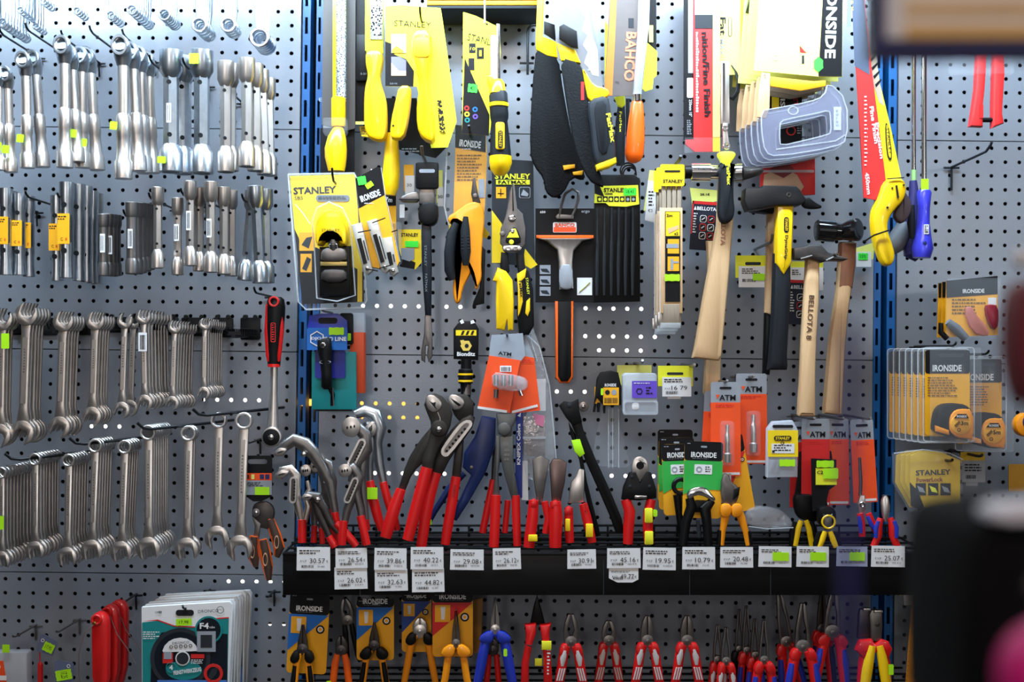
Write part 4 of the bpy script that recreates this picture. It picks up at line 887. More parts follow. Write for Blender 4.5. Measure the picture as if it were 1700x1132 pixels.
p.tube([(630, 275, 128), (637, 321, 128), (662, 433, 128)], .8, CLEAR2, n=6)
q = t.part('lettering', 'white brand lettering'); q.text('IRONSIDE', 612, 322, 35, 11, 129, WHT, -20, True); q.lines(602, 334, 626, 337, 1, 129, WHT)
q = t.part('price_sticker'); q.sticker(591, 289, 605, 304, 129.5, NEONG, None, -10); q.sticker(604, 299, 617, 309, 129.5, NEON, None, -35)
for i, (x0, y0, x1, y1, d) in enumerate(((590, 370, 610, 450, 140), (616, 364, 640, 448, 144), (640, 392, 652, 452, 132))):
    q = t.part('multitool', 'silver grey folding multi-tool'); dx, dy = x1-x0, y1-y0; L_ = math.hypot(dx, dy); ux, uy = dx/L_, dy/L_; nx, ny = -uy, ux; w_ = 9
    def o(a, b): return (x0+ux*a+nx*b, y0+uy*a+ny*b)
    q.solid([o(0, -w_), o(0, w_), o(L_, w_*.8), o(L_+5, 2), o(L_, -w_*.8)], d, 16, mat('multitool_grey', (196, 192, 184), .35, .5), 2)
    q.solid([o(25, -2), o(25, 5), o(L_-14, 5), o(L_-14, -2)], d+.8, 2, BLK); q.solid([o(30, -6), o(30, -4), o(L_-18, -4), o(L_-18, -6)], d+.8, 2, CHAR); q.disc(*o(L_-5, 0), 3.5, d+2, 3, CHROME, .6, 12)
q = t.part('cable_tie')
for a, b, c, e in ((594, 386, 616, 382), (618, 370, 640, 362), (650, 385, 660, 382), (607, 446, 628, 450), (630, 445, 650, 440)): q.tube([(a, b, 150), (c, e, 152)], 1, BLK, n=6)
push(t.done(), 620, 290, 150, 178)
hook(618, 286, 140, 'peg hook through the multi-tool card', 3, 1.2, GUN)
t = T('tape_card', 'orange and black hang card half hidden right of the multi-tool card', 'hang card', 655, 330, 70)
p = t.part('tape_card'); p.rbox(634, 318, 658, 440, 74, 2, AMBER, 2); p.fr(634, 318, 658, 342, 74.5, BLKC); p.text('7m', 646, 332, 12, 8, 75, WHT, 8, True); p.rbox(646, 370, 668, 440, 88, 14, CLEAR, 4, 2); p.rbox(664, 340, 672, 362, 76, 2, WHT, 1); t.done()
t = T('hinge_card', 'small yellow and black square card with lime sticker beside the black pry bar', 'hang card', 681, 384, 60)
p = t.part('card'); p.solid([(661, 381), (699, 381), (700, 436), (690, 447), (664, 443)], 62, 2, YCARD); p.flat([(661, 410), (666, 425), (690, 436), (688, 447), (664, 443)], 62.4, BLKC); p.solid([(666, 412), (688, 412), (688, 430), (680, 434), (667, 430)], 62.8, .4, GREYC)
q = t.part('lettering'); q.text('STANLEY', 680.5, 390, 29, 6, 62.6, INK, 0, True)
q = t.part('price_sticker'); q.sticker(673, 400, 695, 411, 63.6, NEONG); t.done()
t = T('pry_bar', 'long black adjustable pry bar with forked grey foot', 'pry bar', 709, 300, 110)
p = t.part('hang_tag', 'black hang tag'); p.rbox(691, 271, 729, 315, 124, 8, BLK, 4, 1.5)
p.solid(rrect(697, 283, 723, 289, 2.8), 124.6, 1, GREYC)
q = t.part('head', 'grey adjustable head'); q.box(696, 313, 722, 340, 120, 22, GUN, 3); q.solid([(664, 328), (680, 320), (697, 318), (697, 336), (680, 337), (666, 336)], 118, 14, GUN, 3, 1); q.tube([(664, 333, 126), (698, 333, 126)], .9, BLK, n=6); q.solid([(697, 337), (727, 335), (728, 366), (718, 376), (700, 374), (694, 362)], 122, 26, BLK, 4, 1)
q = t.part('bar'); q.solid([(700, 370), (716, 370), (717, 450), (716, 524), (706, 524), (701, 450)], 116, 12, mat('bar_black', (26, 30, 36), .35), 3, 0); q.text('STANLEY', 707, 425, 34, 4, 117.5, MIDG, 90); q.text('FATMAX', 708, 470, 30, 4, 117.5, MIDG, 90)
q = t.part('forked_foot', 'bare steel forked foot'); q.solid([(706, 520), (716, 524), (718, 560), (718, 592), (712, 602), (709, 590), (711, 574), (707, 574), (706, 602), (700, 598), (699, 586), (704, 556)], 114, 6, GUN, 1.5, 0)
t.done()
hook(701, 256, 150, 'grey peg hook through the black pry bar tag', 12, 2.6, GUN)
for i, (x, y, w_, h, m_) in enumerate(((680, 286, 14, 24, AMBER), (731, 300, 8, 34, PALEY))):
    t = T('price_card', 'folded price card peeking out at the %s of the pry bar tag' % ('left', 'right')[i], 'price card', x, y, 40)
    p = t.part('price_card'); p.box(x-w_/2-2, y-h/2, x+w_/2, y+h/2+20, 44, 1, m_); p.box(x-w_/2, y+h/2-6, x+w_/2+1, y+h/2+26, 45, 1, WHT); p.text('30', x, y+h/2+10, 8, 5, 45.6, INK); t.done()
# orange snips in blister
t = T('blister_snips', 'orange and black handled snips hanging from a blister with black and yellow card', 'snips', 775, 300, 140)
p = t.part('card'); p.solid([(755, 204), (806, 210), (808, 262), (804, 350), (752, 352), (755, 250)], 124, 1.5, AMBER); p.flat([(755, 204), (806, 210), (806, 250), (755, 242)], 124.5, BLKC); p.lines(758, 254, 802, 300, 9, 124.8, mat('brown_ink', (120, 84, 10), .6)); p.fr(794, 295, 804, 326, 124.9, GREYC)
q = t.part('lettering', 'white brand lettering'); q.text('IRONSIDE', 780, 236, 36, 12, 125, WHT, 6, True); q.lines(766, 244, 790, 247, 1, 125, WHT)
q = t.part('blade'); q.solid([(782, 322), (785, 296), (789, 295), (793, 320), (798, 336), (786, 340)], 140, 5, DKSTEEL, 1, 0); q.disc(789, 325, 4, 142, 4, GUN, .8)
q = t.part('handle', 'orange handle with black grips'); q.solid([(742, 362), (760, 350), (778, 337), (792, 336), (802, 344), (805, 362), (801, 400), (799, 440), (800, 462), (796, 472), (790, 484), (787, 466), (783, 451), (776, 464), (768, 480), (765, 500), (758, 506), (753, 494), (752, 470), (760, 440), (768, 400), (768, 374), (756, 366), (748, 374)], 152, 18, AORG, 4, 1)
q.tube([(758, 372, 156), (751, 390, 156), (747, 420, 156), (747, 450, 156), (751, 466, 156)], [5, 8.5, 9, 8.5, 5], RUB, n=14); q.tube([(774, 362, 160), (773, 385, 160), (774, 420, 160), (774, 442, 160)], [4, 8, 8.5, 5], RUB, n=14)
for k in range(5): q.tube([(767, 396+k*5, 167), (780, 395+k*5, 167)], .8, CHAR, n=5)
q = t.part('black_leg'); q.solid([(800, 408), (806, 415), (804, 470), (804, 504), (784, 508), (786, 500), (796, 478), (799, 450)], 142, 8, BLK, 2, 0)
q = t.part('blister', 'clear plastic blister'); q.solid([(740, 225), (750, 203), (806, 210), (812, 260), (806, 365), (744, 372), (737, 340)], 130, 12, CLEAR, 3, 0); q.tube([(750, 203, 130), (742, 240, 130), (737, 340, 130), (744, 372, 130), (770, 360, 136)], 1.6, CLEAR2, n=6)
push(t.done(), 775, 300, 140, 105)
hook(779, 214, 150, 'black peg hook through the snips blister', 4)
for i, (pts) in enumerate(([(745, 368), (757, 370), (758, 390), (746, 392)], [(800, 372), (813, 388), (808, 396), (800, 394)])):
    t = T('yellow_tag', 'yellow tag showing at the %s of the orange snips' % ('left', 'right')[i], 'tag', pts[0][0], pts[0][1], 60); t.part('yellow_tag').solid(pts, 62, 2, YCARD); t.done()
# aviation snips
t = T('aviation_snips', 'grey-bladed aviation snips with yellow handles on a charcoal card', 'snips', 850, 320, 130)
p = t.part('card'); p.solid([(816, 258), (886, 262), (888, 436), (882, 440), (816, 434)], 100, 1.5, CHAR); p.flat([(816, 345), (833, 368), (840, 434), (816, 434)], 100.5, YCARD); p.solid([(872, 410), (893, 437), (882, 444), (868, 436)], 101, .5, YCARD); p.fr(823, 306, 840, 325, 100.6, AMBER); p.tube([(831, 309, 101), (831, 322, 101)], .7, INK, n=4); p.tube([(826, 317, 101), (836, 317, 101)], .7, INK, n=4)
p.solid(rrect(862, 306, 881, 325, 3), 100.8, .3, GREYC); p.solid(rrect(863, 307, 880, 324, 3), 101.1, .3, CHAR); p.solid([(865, 320), (869, 310), (878, 318), (876, 322)], 101.4, .3, GREYC)
q = t.part('lettering', 'yellow-green brand lettering'); q.text('STANLEY', 851, 288, 60, 9, 101, LEMON, 0, True); q.fr(823, 294, 880, 302, 101, LEMON); q.text('FATMAX', 851, 298, 48, 6, 101.4, INK, 0, True)
q = t.part('blades', 'steel snip blades'); q.solid([(851, 303), (854, 306), (859, 345), (868, 354), (873, 378), (872, 406), (860, 416), (842, 416), (830, 404), (831, 380), (838, 362), (842, 344), (846, 318)], 128, 7, GUN, 2, 0); q.tube([(851, 306, 129), (852, 350, 131)], [.5, 1.2], BLK, n=6); q.disc(850, 362, 6.5, 131, 5, CHROME, 1.5); q.disc(834, 388, 4.5, 130, 3, GUN, 1)
q = t.part('emblem', 'black and yellow emblem plate'); q.solid([(850, 377), (858, 378), (867, 402), (856, 406), (842, 405), (838, 398)], 133, 4, BLK, 1, 1); q.solid([(850, 380), (856, 380), (862, 395), (841, 395)], 134, 2, LEMON, .6); q.disc(851, 384, 3.5, 135, 2, CHROME, .6); q.disc(849, 402, 4, 134, 1.5, LEMON, .3)
q = t.part('linkage', 'polished linkage'); q.solid([(832, 410), (840, 406), (862, 406), (868, 410), (864, 420), (838, 420)], 132, 6, CHROME, 2, 1)
for k in (838, 850, 862): q.disc(k, 413, 3.5, 135, 3, STEEL, .8, 12)
q = t.part('handle', 'yellow handle'); q.solid([(832, 418), (843, 420), (846, 450), (838, 460), (830, 446)], 130, 12, BLK, 3); q.solid([(826, 444), (840, 450), (851, 465), (853, 500), (852, 548), (843, 549), (842, 530), (838, 549), (824, 546), (823, 500), (824, 468), (818, 466)], 134, 16, YEL, 4, 0)
q = t.part('handle', 'black handle with yellow inlays'); q.solid([(856, 420), (870, 422), (872, 445), (878, 450), (885, 480), (887, 540), (878, 556), (862, 556), (858, 520), (862, 470)], 128, 16, BLK, 4, 0); q.solid([(858, 455), (874, 445), (872, 460), (866, 466), (868, 500), (863, 520), (860, 525), (860, 480)], 131, 5, YEL, 1); q.solid([(874, 500), (880, 494), (880, 515), (876, 525), (872, 520)], 131, 5, YEL, 1); q.text('FatMax', 865, 480, 28, 5, 132.5, INK, 84, True); q.text('STANLEY', 876, 475, 28, 4, 130, LEMON, 84)
t.done()
# scraper
t = T('blade_scraper', 'wide silver-headed paint scraper on a black card with an orange bar', 'scraper', 938, 345, 100)
p = t.part('card'); p.box(889, 346, 987, 502, 100, 1.5, BLKC); p.text('650', 901, 352, 9, 4, 100.6, WHT, 0, True); p.text('ergo', 972, 352, 14, 5, 100.6, GREYC, 0, True); p.solid(rrect(918, 369, 957, 386, 2), 101, .5, WHT); p.fr(919, 377, 956, 385, 101.3, ORC)
for k in range(3): p.fr(896, 440+k*18, 914, 455+k*18, 100.8, GREYC); p.flat([(897, 446+k*18), (908, 446+k*18), (913, 453+k*18), (900, 451+k*18)], 101, CHAR)
p.box(958, 461, 983, 490, 101, .3, WHT); p.tube([(962, 485, 101.4), (972, 476, 101.4), (979, 469, 101.4)], 1, mat('olive', (150, 150, 70), .5), n=6)
q = t.part('lettering', 'orange lettering on the white badge'); q.text('BAHCO', 937.5, 373.5, 33, 6, 101.6, ORC, 0, True)
q = t.part('blade_guard', 'orange plastic bar'); q.box(890, 391, 985, 396, 108, 6, ORG, 1)
q = t.part('head', 'cast silver head'); q.solid([(893, 397), (984, 397), (966, 402), (952, 418), (950, 436), (951, 480), (928, 482), (927, 436), (924, 416), (908, 402)], 116, 12, STEEL, 3, 0)
q = t.part('grip', 'grey grip'); q.solid([(928, 440), (950, 440), (950, 478), (944, 482), (934, 482), (927, 476)], 119, 8, mat('soft_grey', (140, 140, 144), .5), 3, 1)
q = t.part('handle', 'long black handle with orange edges'); q.solid([(921, 500), (952, 500), (951, 626), (945, 636), (929, 636), (922, 626)], 106, 16, ORG, 3); q.solid([(926, 500), (948, 500), (948, 624), (942, 633), (931, 633), (926, 624)], 110, 18, BLK, 3)
q = t.part('wire_loop', 'grey wire hanging loop'); q.tube([(928, 362, 104), (932, 340, 104), (938, 322, 104), (950, 314, 104), (960, 320, 104), (960, 332, 104), (954, 350, 104), (948, 362, 104)], 2.4, GUN, n=8); q.solid([(922, 360), (926, 356), (952, 358), (952, 364), (924, 364)], 106, 3, GUN, .5)
t.done()
# needle files
t = T('needle_file_set', 'flat black tray with six needle files under a yellow label', 'file set', 1025, 296, 110)
p = t.part('tray'); p.solid([(988, 294), (1000, 288), (1055, 288), (1064, 296), (1064, 500), (985, 502)], 100, 8, BLK, 1.5)
q = t.part('label', 'yellow printed label'); q.solid([(988, 308), (1060, 306), (1062, 338), (1040, 342), (1012, 341), (1006, 336), (987, 336)], 103, 1, LEMON)
q.flat([(988, 308), (996, 307), (1004, 326), (988, 320)], 103.5, BLKC)
for k in range(7): q.fr(992+k*9.4, 325, 1000+k*9.4, 334, 103.5, INK); q.disc(996+k*9.4, 330, 2.6, 103.8, .3, LEMON if k < 5 else GREYC, n=10)
q.text('150mm', 1011, 320.5, 13, 4, 103.5, INK, 0, True)
q = t.part('lettering', 'black brand lettering'); q.text('STANLEY', 1022, 314.5, 38, 7, 103.5, INK, 0, True)
q = t.part('price_sticker'); q.sticker(1036, 311, 1057, 324, 104.2, NEONG, '18.43', -3)
for k in range(6):
    x = 992+k*11.8; q = t.part('needle_file', 'dark tapered needle file'); q.tube([(x, 344, 106), (x, 395, 106), (x, 402, 106), (x-.5, 440, 106), (x-.5, 490, 106)], [2, 2.2, 3.2, 3.6, 2.2], mat('file_black', (44, 46, 48), .45, .5), n=8)
t.done()
# folding rule
for i in range(3):
    d = 160-i*32
    t = T('folding_rule', ('front wooden folding rule with yellow header card in clear sleeve', 'wooden folding rule stacked second behind the yellow header', 'wooden folding rule stacked last behind the yellow header')[i], 'rule', 1116, 280, d)
    x0 = 1096 if i == 0 else 1094
    p = t.part('header', 'yellow header card'); p.rbox(x0, 273, 1136, 309, d+2, 2, YCARD, 3)
    if i == 0: p.text('STANLEY', 1117, 301, 33, 6, d+2.6, INK, 0, True); p.solid(rrect(1103, 283, 1129, 286, 1.4), d+2.6, .4, INK)
    q = t.part('slats', 'stacked wooden slats')
    for k in range(4): q.box(1099+k*8.4, 308, 1106+k*8.4, 538, d-1, 9, SLAT, 1)
    q.box(1096, 345, 1133, 520, d+1, 3, WOOD, 1); q.box(1101, 505, 1128, 541, d+2, 4, SLAT, 1)
    if i == 0:
        q = t.part('label', 'black and yellow printed label'); q.box(1104, 351, 1129, 501, d+2.2, 1, BLK); q.fr(1105, 352, 1128, 392, d+2.6, YCARD); q.text('2m', 1111, 358, 10, 5, d+3, INK, 0, True); q.fr(1108, 397, 1127, 421, d+2.6, AMBER); q.fr(1108, 426, 1127, 450, d+2.6, AMBER); q.text('x2', 1122, 388, 7, 5, d+3, INK, 0, True)
        q.flat([(1108, 380), (1126, 374), (1126, 380), (1110, 388)], d+3, WOOD); q.fr(1106, 405, 1126, 412, d+3, GREYC); q.fr(1113, 430, 1117, 448, d+3, GREYC); q.fr(1117, 434, 1126, 437, d+3, GREYC)
        q = t.part('price_sticker'); q.sticker(1103, 455, 1128, 467, d+3.6, NEON)
    q = t.part('end_cap', 'metal and clear end cap'); q.box(1092, 518, 1102, 536, d-2, 8, STEEL, 1); q.box(1096, 536, 1130, 545, d+3, 14, CLEAR2, 1); q.tube([(1095, 345, d+4), (1095, 525, d+4)], 1, CLEAR2, n=5)
    r = t.done(); r.location.x = P(1116, 280, 160).x; r.location.z = P(1116, 280, 160).z
hook(1129, 264, 170, 'black peg hook with a ball tip through the folding rules', 4, 2.6)
t = T('price_card', 'pale green and white price card left of the folding rules', 'price card', 1076, 300, 50)
p = t.part('price_card'); p.solid([(1078, 283), (1090, 284), (1086, 352), (1068, 350)], 54, 1, PALEY); p.solid([(1075, 300), (1092, 303), (1086, 370), (1070, 366)], 55, 1, WHT); p.lines(1076, 318, 1086, 345, 5, 55.5); p.text('€2', 1079, 350, 8, 5, 55.5, INK); t.done()
# bellota cards
for i, (x0, y0, x1, y1, d, rt) in enumerate(((1150, 333, 1196, 414, 60, 4), (1310, 464, 1346, 538, 50, 2))):
    t = T('spare_part_card', ('navy card with red top edge and six pictograms left of the wide pale handle', 'navy card with six pictograms behind the lettered hammer handle')[i], 'hang card', x0, y0, d, rot=rt)
    p = t.part('card'); p.box(x0, y0, x1, y1, d, 1.5, mat('navy_card', (34, 38, 52), .5)); p.fr(x0, y0, x1, y0+5, d+.4, REDC); p.fr(x0, y0, x0+2, y0+55, d+.4, REDC)
    for a in range(2):
        for b in range(3): xx = x0+14+a*13; yy = y0+23+b*14; p.solid(rrect(xx, yy, xx+11, yy+12, 3), d+.8, .3, REDC if (a+b) % 2 else WHT); p.solid(rrect(xx+1, yy+1, xx+10, yy+11, 2.6), d+1.1, .3, INK); p.tube([(xx+3, yy+8, d+1.2), (xx+8, yy+4, d+1.2)], .8, WHT, n=5)
    p.lines(x0+3, y0+20, x0+10, y0+55, 8, d+.8, WHT)
    q = t.part('lettering', 'white brand lettering'); q.text('BELLOTA', x0+24, y0+12, 32, 6, d+.8, WHT, 0, True); q.tube([(x0+5, y0+15, d+.8), (x0+5, y0+9, d+.8)], [2.2, .4], WHT, n=6)
    t.done()
t = T('price_card', 'pale yellow card above the navy pictogram card', 'price card', 1160, 320, 46)
p = t.part('price_card'); p.solid([(1145, 312), (1190, 316), (1190, 334), (1150, 345)], 48, 1, PALEY); p.text('28.1€', 1170, 323, 16, 4, 48.6, INK, 0, True); t.done()
t = T('price_card', 'yellow price card with white label and neon sticker behind the wooden hammers', 'price card', 1247, 450, 60)
p = t.part('card'); p.box(1221, 424, 1271, 461, 60, 1, LEMON); p.solid(rrect(1237, 435, 1263, 440, 2), 60.6, .4, CHAR); p.box(1226, 442, 1275, 477, 62, 1, WHT); p.lines(1231, 446, 1262, 456, 3, 62.6); p.bars(1232, 463, 1255, 468, 62.6); q = t.part('price_sticker'); q.sticker(1249, 454, 1273, 466, 63.2, NEON); t.done()
hook(1281, 402, 130, 'long grey peg hook rising in front of the pale wooden handle', 12, 2.6, GUN, clip=False)
t = T('price_card', 'yellow price card behind the top of the lettered hammer handle', 'price card', 1325, 445, 40)
p = t.part('price_card'); p.box(1308, 434, 1366, 460, 42, 1, LEMON); p.box(1312, 444, 1366, 482, 43, 1, WHT); p.lines(1314, 448, 1330, 458, 3, 43.5); t.done()
t = T('price_card', 'white price card with green sticker right of the brown handled mallet', 'price card', 1436, 430, 30)
p = t.part('card'); p.solid([(1420, 412), (1452, 402), (1450, 430), (1424, 436)], 30, 1, PALEY); p.box(1421, 418, 1446, 443, 32, 1, WHT); q = t.part('price_sticker'); q.sticker(1424, 420, 1440, 432, 33, NEONG, '15%'); t.done()
# ---- hammers
def hammer_handle(t, pts, d, th, m, r=6, name='handle', lab=None):
    p = t.part(name, lab); p.solid(pts, d, th, m, r); return p
t = T('sledge_hammer', 'pale wooden hammer handle behind and below the wide one', 'hammer', 1180, 400, 70)
hammer_handle(t, [(1172, 400), (1196, 400), (1198, 500), (1195, 654), (1190, 658), (1170, 657), (1167, 652), (1176, 480)], 80, 20, WOOD, 6, 'sledge_hammer'); t.done()
t = T('chrome_hammer', 'ball hammer with polished round faces and wide pale wooden handle', 'hammer', 1200, 290, 120)
hammer_handle(t, [(1193, 300), (1216, 300), (1217, 370), (1211, 440), (1204, 520), (1198, 590), (1193, 599), (1149, 594), (1154, 570), (1166, 500), (1180, 425), (1190, 372)], 128, 24, WOOD, 7).text('BELLOTA', 1199, 382, 52, 8, 128.8, WOODD, 92, True)
p = t.part('head', 'polished steel head'); p.tube([(1146, 286, 122), (1147, 286, 122), (1178, 286, 122), (1179, 286, 122), (1200, 286, 122)], [13, 15, 15, 12, 12], CHROME, n=24); p.tube([(1136, 286, 122), (1147, 286, 122)], [11, 11], BLK, n=20); p.tube([(1196, 288, 122), (1218, 288, 122), (1221, 288, 126), (1232, 288, 130)], [14, 15, 17, 16], CHROME, n=24); p.tube([(1230, 288, 124), (1245, 287, 122), (1262, 283, 122), (1266, 282, 122)], [13, 9, 7, 3], GUN, n=16)
t.done()
t = T('wooden_maul', 'hammer with a dark grip and pale upper wooden handle left of the yellow one', 'hammer', 1278, 360, 90)
hammer_handle(t, [(1273, 340), (1288, 340), (1287, 430), (1284, 526), (1269, 520), (1272, 430)], 96, 16, WOOD, 5); hammer_handle(t, [(1269, 519), (1284, 525), (1280, 600), (1277, 622), (1266, 622), (1268, 560)], 98, 18, BLK, 5, 'grip', 'black rubber grip')
p = t.part('head', 'dark hammer head'); p.solid([(1236, 322), (1280, 320), (1290, 345), (1280, 356), (1246, 352), (1238, 340)], 106, 30, BLK, 4); t.done()
t = T('yellow_grip_hammer', 'black headed hammer with yellow neck and long black handle', 'hammer', 1300, 330, 150)
hammer_handle(t, [(1286, 420), (1314, 420), (1313, 500), (1308, 590), (1309, 606), (1308, 614), (1276, 614), (1278, 600), (1283, 520)], 152, 26, RUB, 8, 'grip', 'black rubber grip')
p = hammer_handle(t, [(1288, 340), (1318, 340), (1315, 436), (1308, 448), (1301, 459), (1294, 450), (1287, 436)], 156, 26, YEL, 8, 'neck', 'yellow neck'); p.solid(rrect(1300, 361, 1308, 387, 3.8), 156.6, .6, INK); p.text('STANLEY', 1304, 374, 21, 4.5, 157.4, YEL, 90, True); p.text('DynaGrip', 1303, 411, 40, 6.5, 157, INK, 92, True)
p = t.part('head', 'black steel head'); p.solid([(1236, 314), (1262, 313), (1264, 309), (1320, 310), (1326, 316), (1336, 332), (1330, 340), (1322, 342), (1288, 342), (1262, 347), (1240, 350), (1234, 334)], 160, 34, mat('head_black', (30, 30, 32), .38, .3), 2, 0)
p.solid([(1330, 330), (1345, 328), (1352, 334), (1369, 344), (1350, 347), (1334, 344)], 150, 12, BLK, 2, 1); p.ring(1307, 325, 4, 2, 161, 1, DKSTEEL, .3, 12); t.done()
t = T('claw_hammer', 'claw hammer with pale wooden handle bearing dark vertical letters', 'hammer', 1350, 425, 150)
p = hammer_handle(t, [(1340, 425), (1362, 425), (1361, 500), (1357, 560), (1355, 620), (1355, 690), (1352, 692), (1328, 691), (1326, 688), (1332, 560), (1337, 480)], 150, 20, WOOD, 6)
q = t.part('lettering', 'burnt brown lettering'); q.text('BELLOTA 8', 1345, 527, 74, 9, 150.8, mat('burnt_brown', (96, 66, 44), .6), 94, True)
p = t.part('head', 'forged dark steel head'); p.solid([(1316, 412), (1336, 409), (1342, 406), (1362, 407), (1374, 420), (1390, 424), (1407, 430), (1398, 434), (1374, 433), (1364, 436), (1344, 430), (1330, 432), (1318, 431)], 158, 22, DKSTEEL, 3, 0); p.tube([(1326, 431, 164), (1344, 426, 166)], 2, GUN, n=8); p.tube([(1367, 434, 164), (1380, 428, 162)], 2, GUN, n=8); p.disc(1384, 422, 3, 164, 6, GUN, .8)
t.done()
t = T('rubber_mallet', 'mallet with glossy black round heads and brown-topped wooden handle', 'mallet', 1412, 385, 150)
hammer_handle(t, [(1398, 400), (1424, 400), (1421, 450), (1411, 520), (1405, 600), (1401, 688), (1396, 690), (1370, 687), (1370, 680), (1380, 560), (1392, 480)], 146, 22, WOOD, 7)
p = t.part('head', 'glossy black mallet head'); GB = mat('gloss_black', (22, 22, 24), .15, .2, coat=.5); p.tube([(1355, 382, 148), (1357, 382, 148), (1385, 384, 148), (1387, 384, 148), (1400, 385, 148)], [15, 18, 18, 15, 14], GB, n=24); p.tube([(1400, 385, 148), (1412, 383, 158), (1418, 383, 166), (1420, 383, 168)], [14, 18, 19, 15], GB, n=24)
p = t.part('stained_neck', 'brown stained neck'); p.solid([(1397, 402), (1425, 402), (1423, 440), (1418, 478), (1393, 478), (1396, 440)], 147.4, 24, WOODD, 7); push(t.done(), 1412, 385, 150, 108)
t = T('thin_black_rod', 'thin black rod hanging between the two wooden hammer handles', 'rod', 1388, 560, 60)
p = t.part('thin_black_rod'); p.tube([(1392, 420, 80), (1388, 480, 80), (1381, 600, 80), (1372, 665, 80), (1364, 668, 80)], 3, BLK, n=8); p.sticker(1384, 488, 1391, 504, 86, NEON); t.done()
# ================================================================ MIDDLE BAY, third tier
t = T('driver_pack', 'blue and teal hanging pack with a black pen-like tool and lime sticker', 'tool pack', 540, 530, 120)
p = t.part('backing', 'teal backing box'); p.box(513, 584, 587, 681, 96, 14, TEAL, 1); p.box(520, 680, 580, 684, 94, 10, BLK)
q = t.part('header', 'blue header card'); q.solid([(508, 548), (512, 524), (528, 520), (560, 520), (575, 532), (576, 548), (575, 581), (508, 581)], 112, 2, BLUE, 1); q.frame(rrect(510, 544, 575, 581, 1), rrect(511, 545, 574, 580, 1), 112.4, .4, BLUEC); q.fr(508, 545, 575, 581, 112.5, BLUEC); q.solid(rrect(527, 527, 559, 537, 4.5), 112.4, .4, INK)
q.text('PRO LINE', 554, 562.5, 40, 7, 113.6, WHT, 0, True); q.text('DJO', 524, 562, 17, 6, 113.6, WHT, 0, True)
hx = circ(525, 562, 13, 6, a0=math.pi/6); hi = circ(525, 562, 11, 6, a0=math.pi/6); q.frame(hx, hi, 113.4, .4, WHT)
q = t.part('lower_card', 'dark blue lower card'); q.rbox(520, 581, 571, 628, 104, 2, mat('deep_blue_card', (14, 30, 130), .45), 3)
q = t.part('price_sticker'); q.sticker(545, 543, 570, 556, 114, NEON)
q = t.part('pen_tool', 'black slim tool'); q.tube([(538, 562, 124), (539, 566, 124), (540, 582, 124), (541, 596, 124), (543, 620, 124), (543, 642, 124), (543, 646, 124)], [9, 12, 12, 9.5, 9, 9, 5], BLK, n=16, flat=.7); q.disc(538, 573, 5, 134, 3, CHROME, 1); q.disc(538, 573, 2.6, 134.6, 1, BLK); q.ring(541, 601, 9.5, 8.5, 130, 8, GREYC, .5, ry=.3); q.tube([(546, 640, 118), (551, 655, 112), (550, 674, 112)], [4, 4, 3], BLK, n=8); q.tube([(552, 643, 118), (553, 674, 114)], 1.2, CHROME, n=6)
t.done()
t = T('orange_box', 'orange red narrow box behind the teal pack', 'box', 597, 600, 60)
p = t.part('orange_box'); p.box(583, 552, 606, 652, 76, 30, mat('rust_card', (214, 70, 20), .5), 1); p.box(583, 520, 606, 552, 74, 24, CASE, 1); t.done()
hook(536, 516, 100, 'steel peg hook with pale plates above the blue pack', 3, 2, GUN)
t = T('black_cards', 'black cards with lime stickers stacked behind the blue pack', 'hang card', 577, 540, 70)
p = t.part('black_cards'); p.rbox(566, 520, 588, 572, 86, 8, BLKC, 4, 1); q = t.part('price_sticker'); q.sticker(577, 553, 585, 566, 88, NEON); t.done()
t = T('socket_adapter', 'black hang tag with yellow logo holding a banded socket adapter', 'adapter', 774, 535, 110)
p = t.part('hang_tag'); p.solid([(753, 546), (760, 537), (768, 533), (782, 533), (790, 537), (795, 546), (794, 598), (753, 596)], 114, 5, BLK, 1.5); p.fr(757, 548, 791, 557, 114.7, YCARD)
for k in range(3): p.flat([(765+k*8, 556), (768+k*8, 549), (772+k*8, 549), (769+k*8, 556)], 115, INK)
p.solid([(763, 533), (768, 530), (771, 536), (766, 538)], 115, 2, WHT); p.solid([(781, 533), (786, 531), (789, 536), (782, 538)], 115, 2, WHT)
p.solid(circ(774, 574, 9.5, 6), 115, .4, mat('sand_yellow', (226, 190, 84), .5)); p.disc(775, 574, 3.4, 115.4, .3, INK, n=12); p.solid([(764, 565), (770, 564), (773, 570), (766, 572)], 115.2, .3, MATS['sand_yellow'])
q = t.part('lettering', 'white brand lettering'); q.text('Bionditz', 774, 587.5, 30, 7, 115, WHT, 0, True)
q = t.part('adapter_body', 'black adapter with yellow bands'); q.tube([(774, 596, 112), (774, 612, 112), (773, 614, 112), (773, 636, 112), (773, 637, 112), (773, 655, 112)], [9, 9, 12, 12, 9, 8], BLK, n=18)
for k in (621, 632): q.tube([(773, k-1.6, 112), (773, k+1.6, 112)], 12.8, YEL, n=20)
q.tube([(774, 638, 112), (774, 655, 112)], 8.6, GUN, n=16); q.tube([(774, 655, 112), (773, 680, 110)], 7.5, BLK, n=12)
t.done()
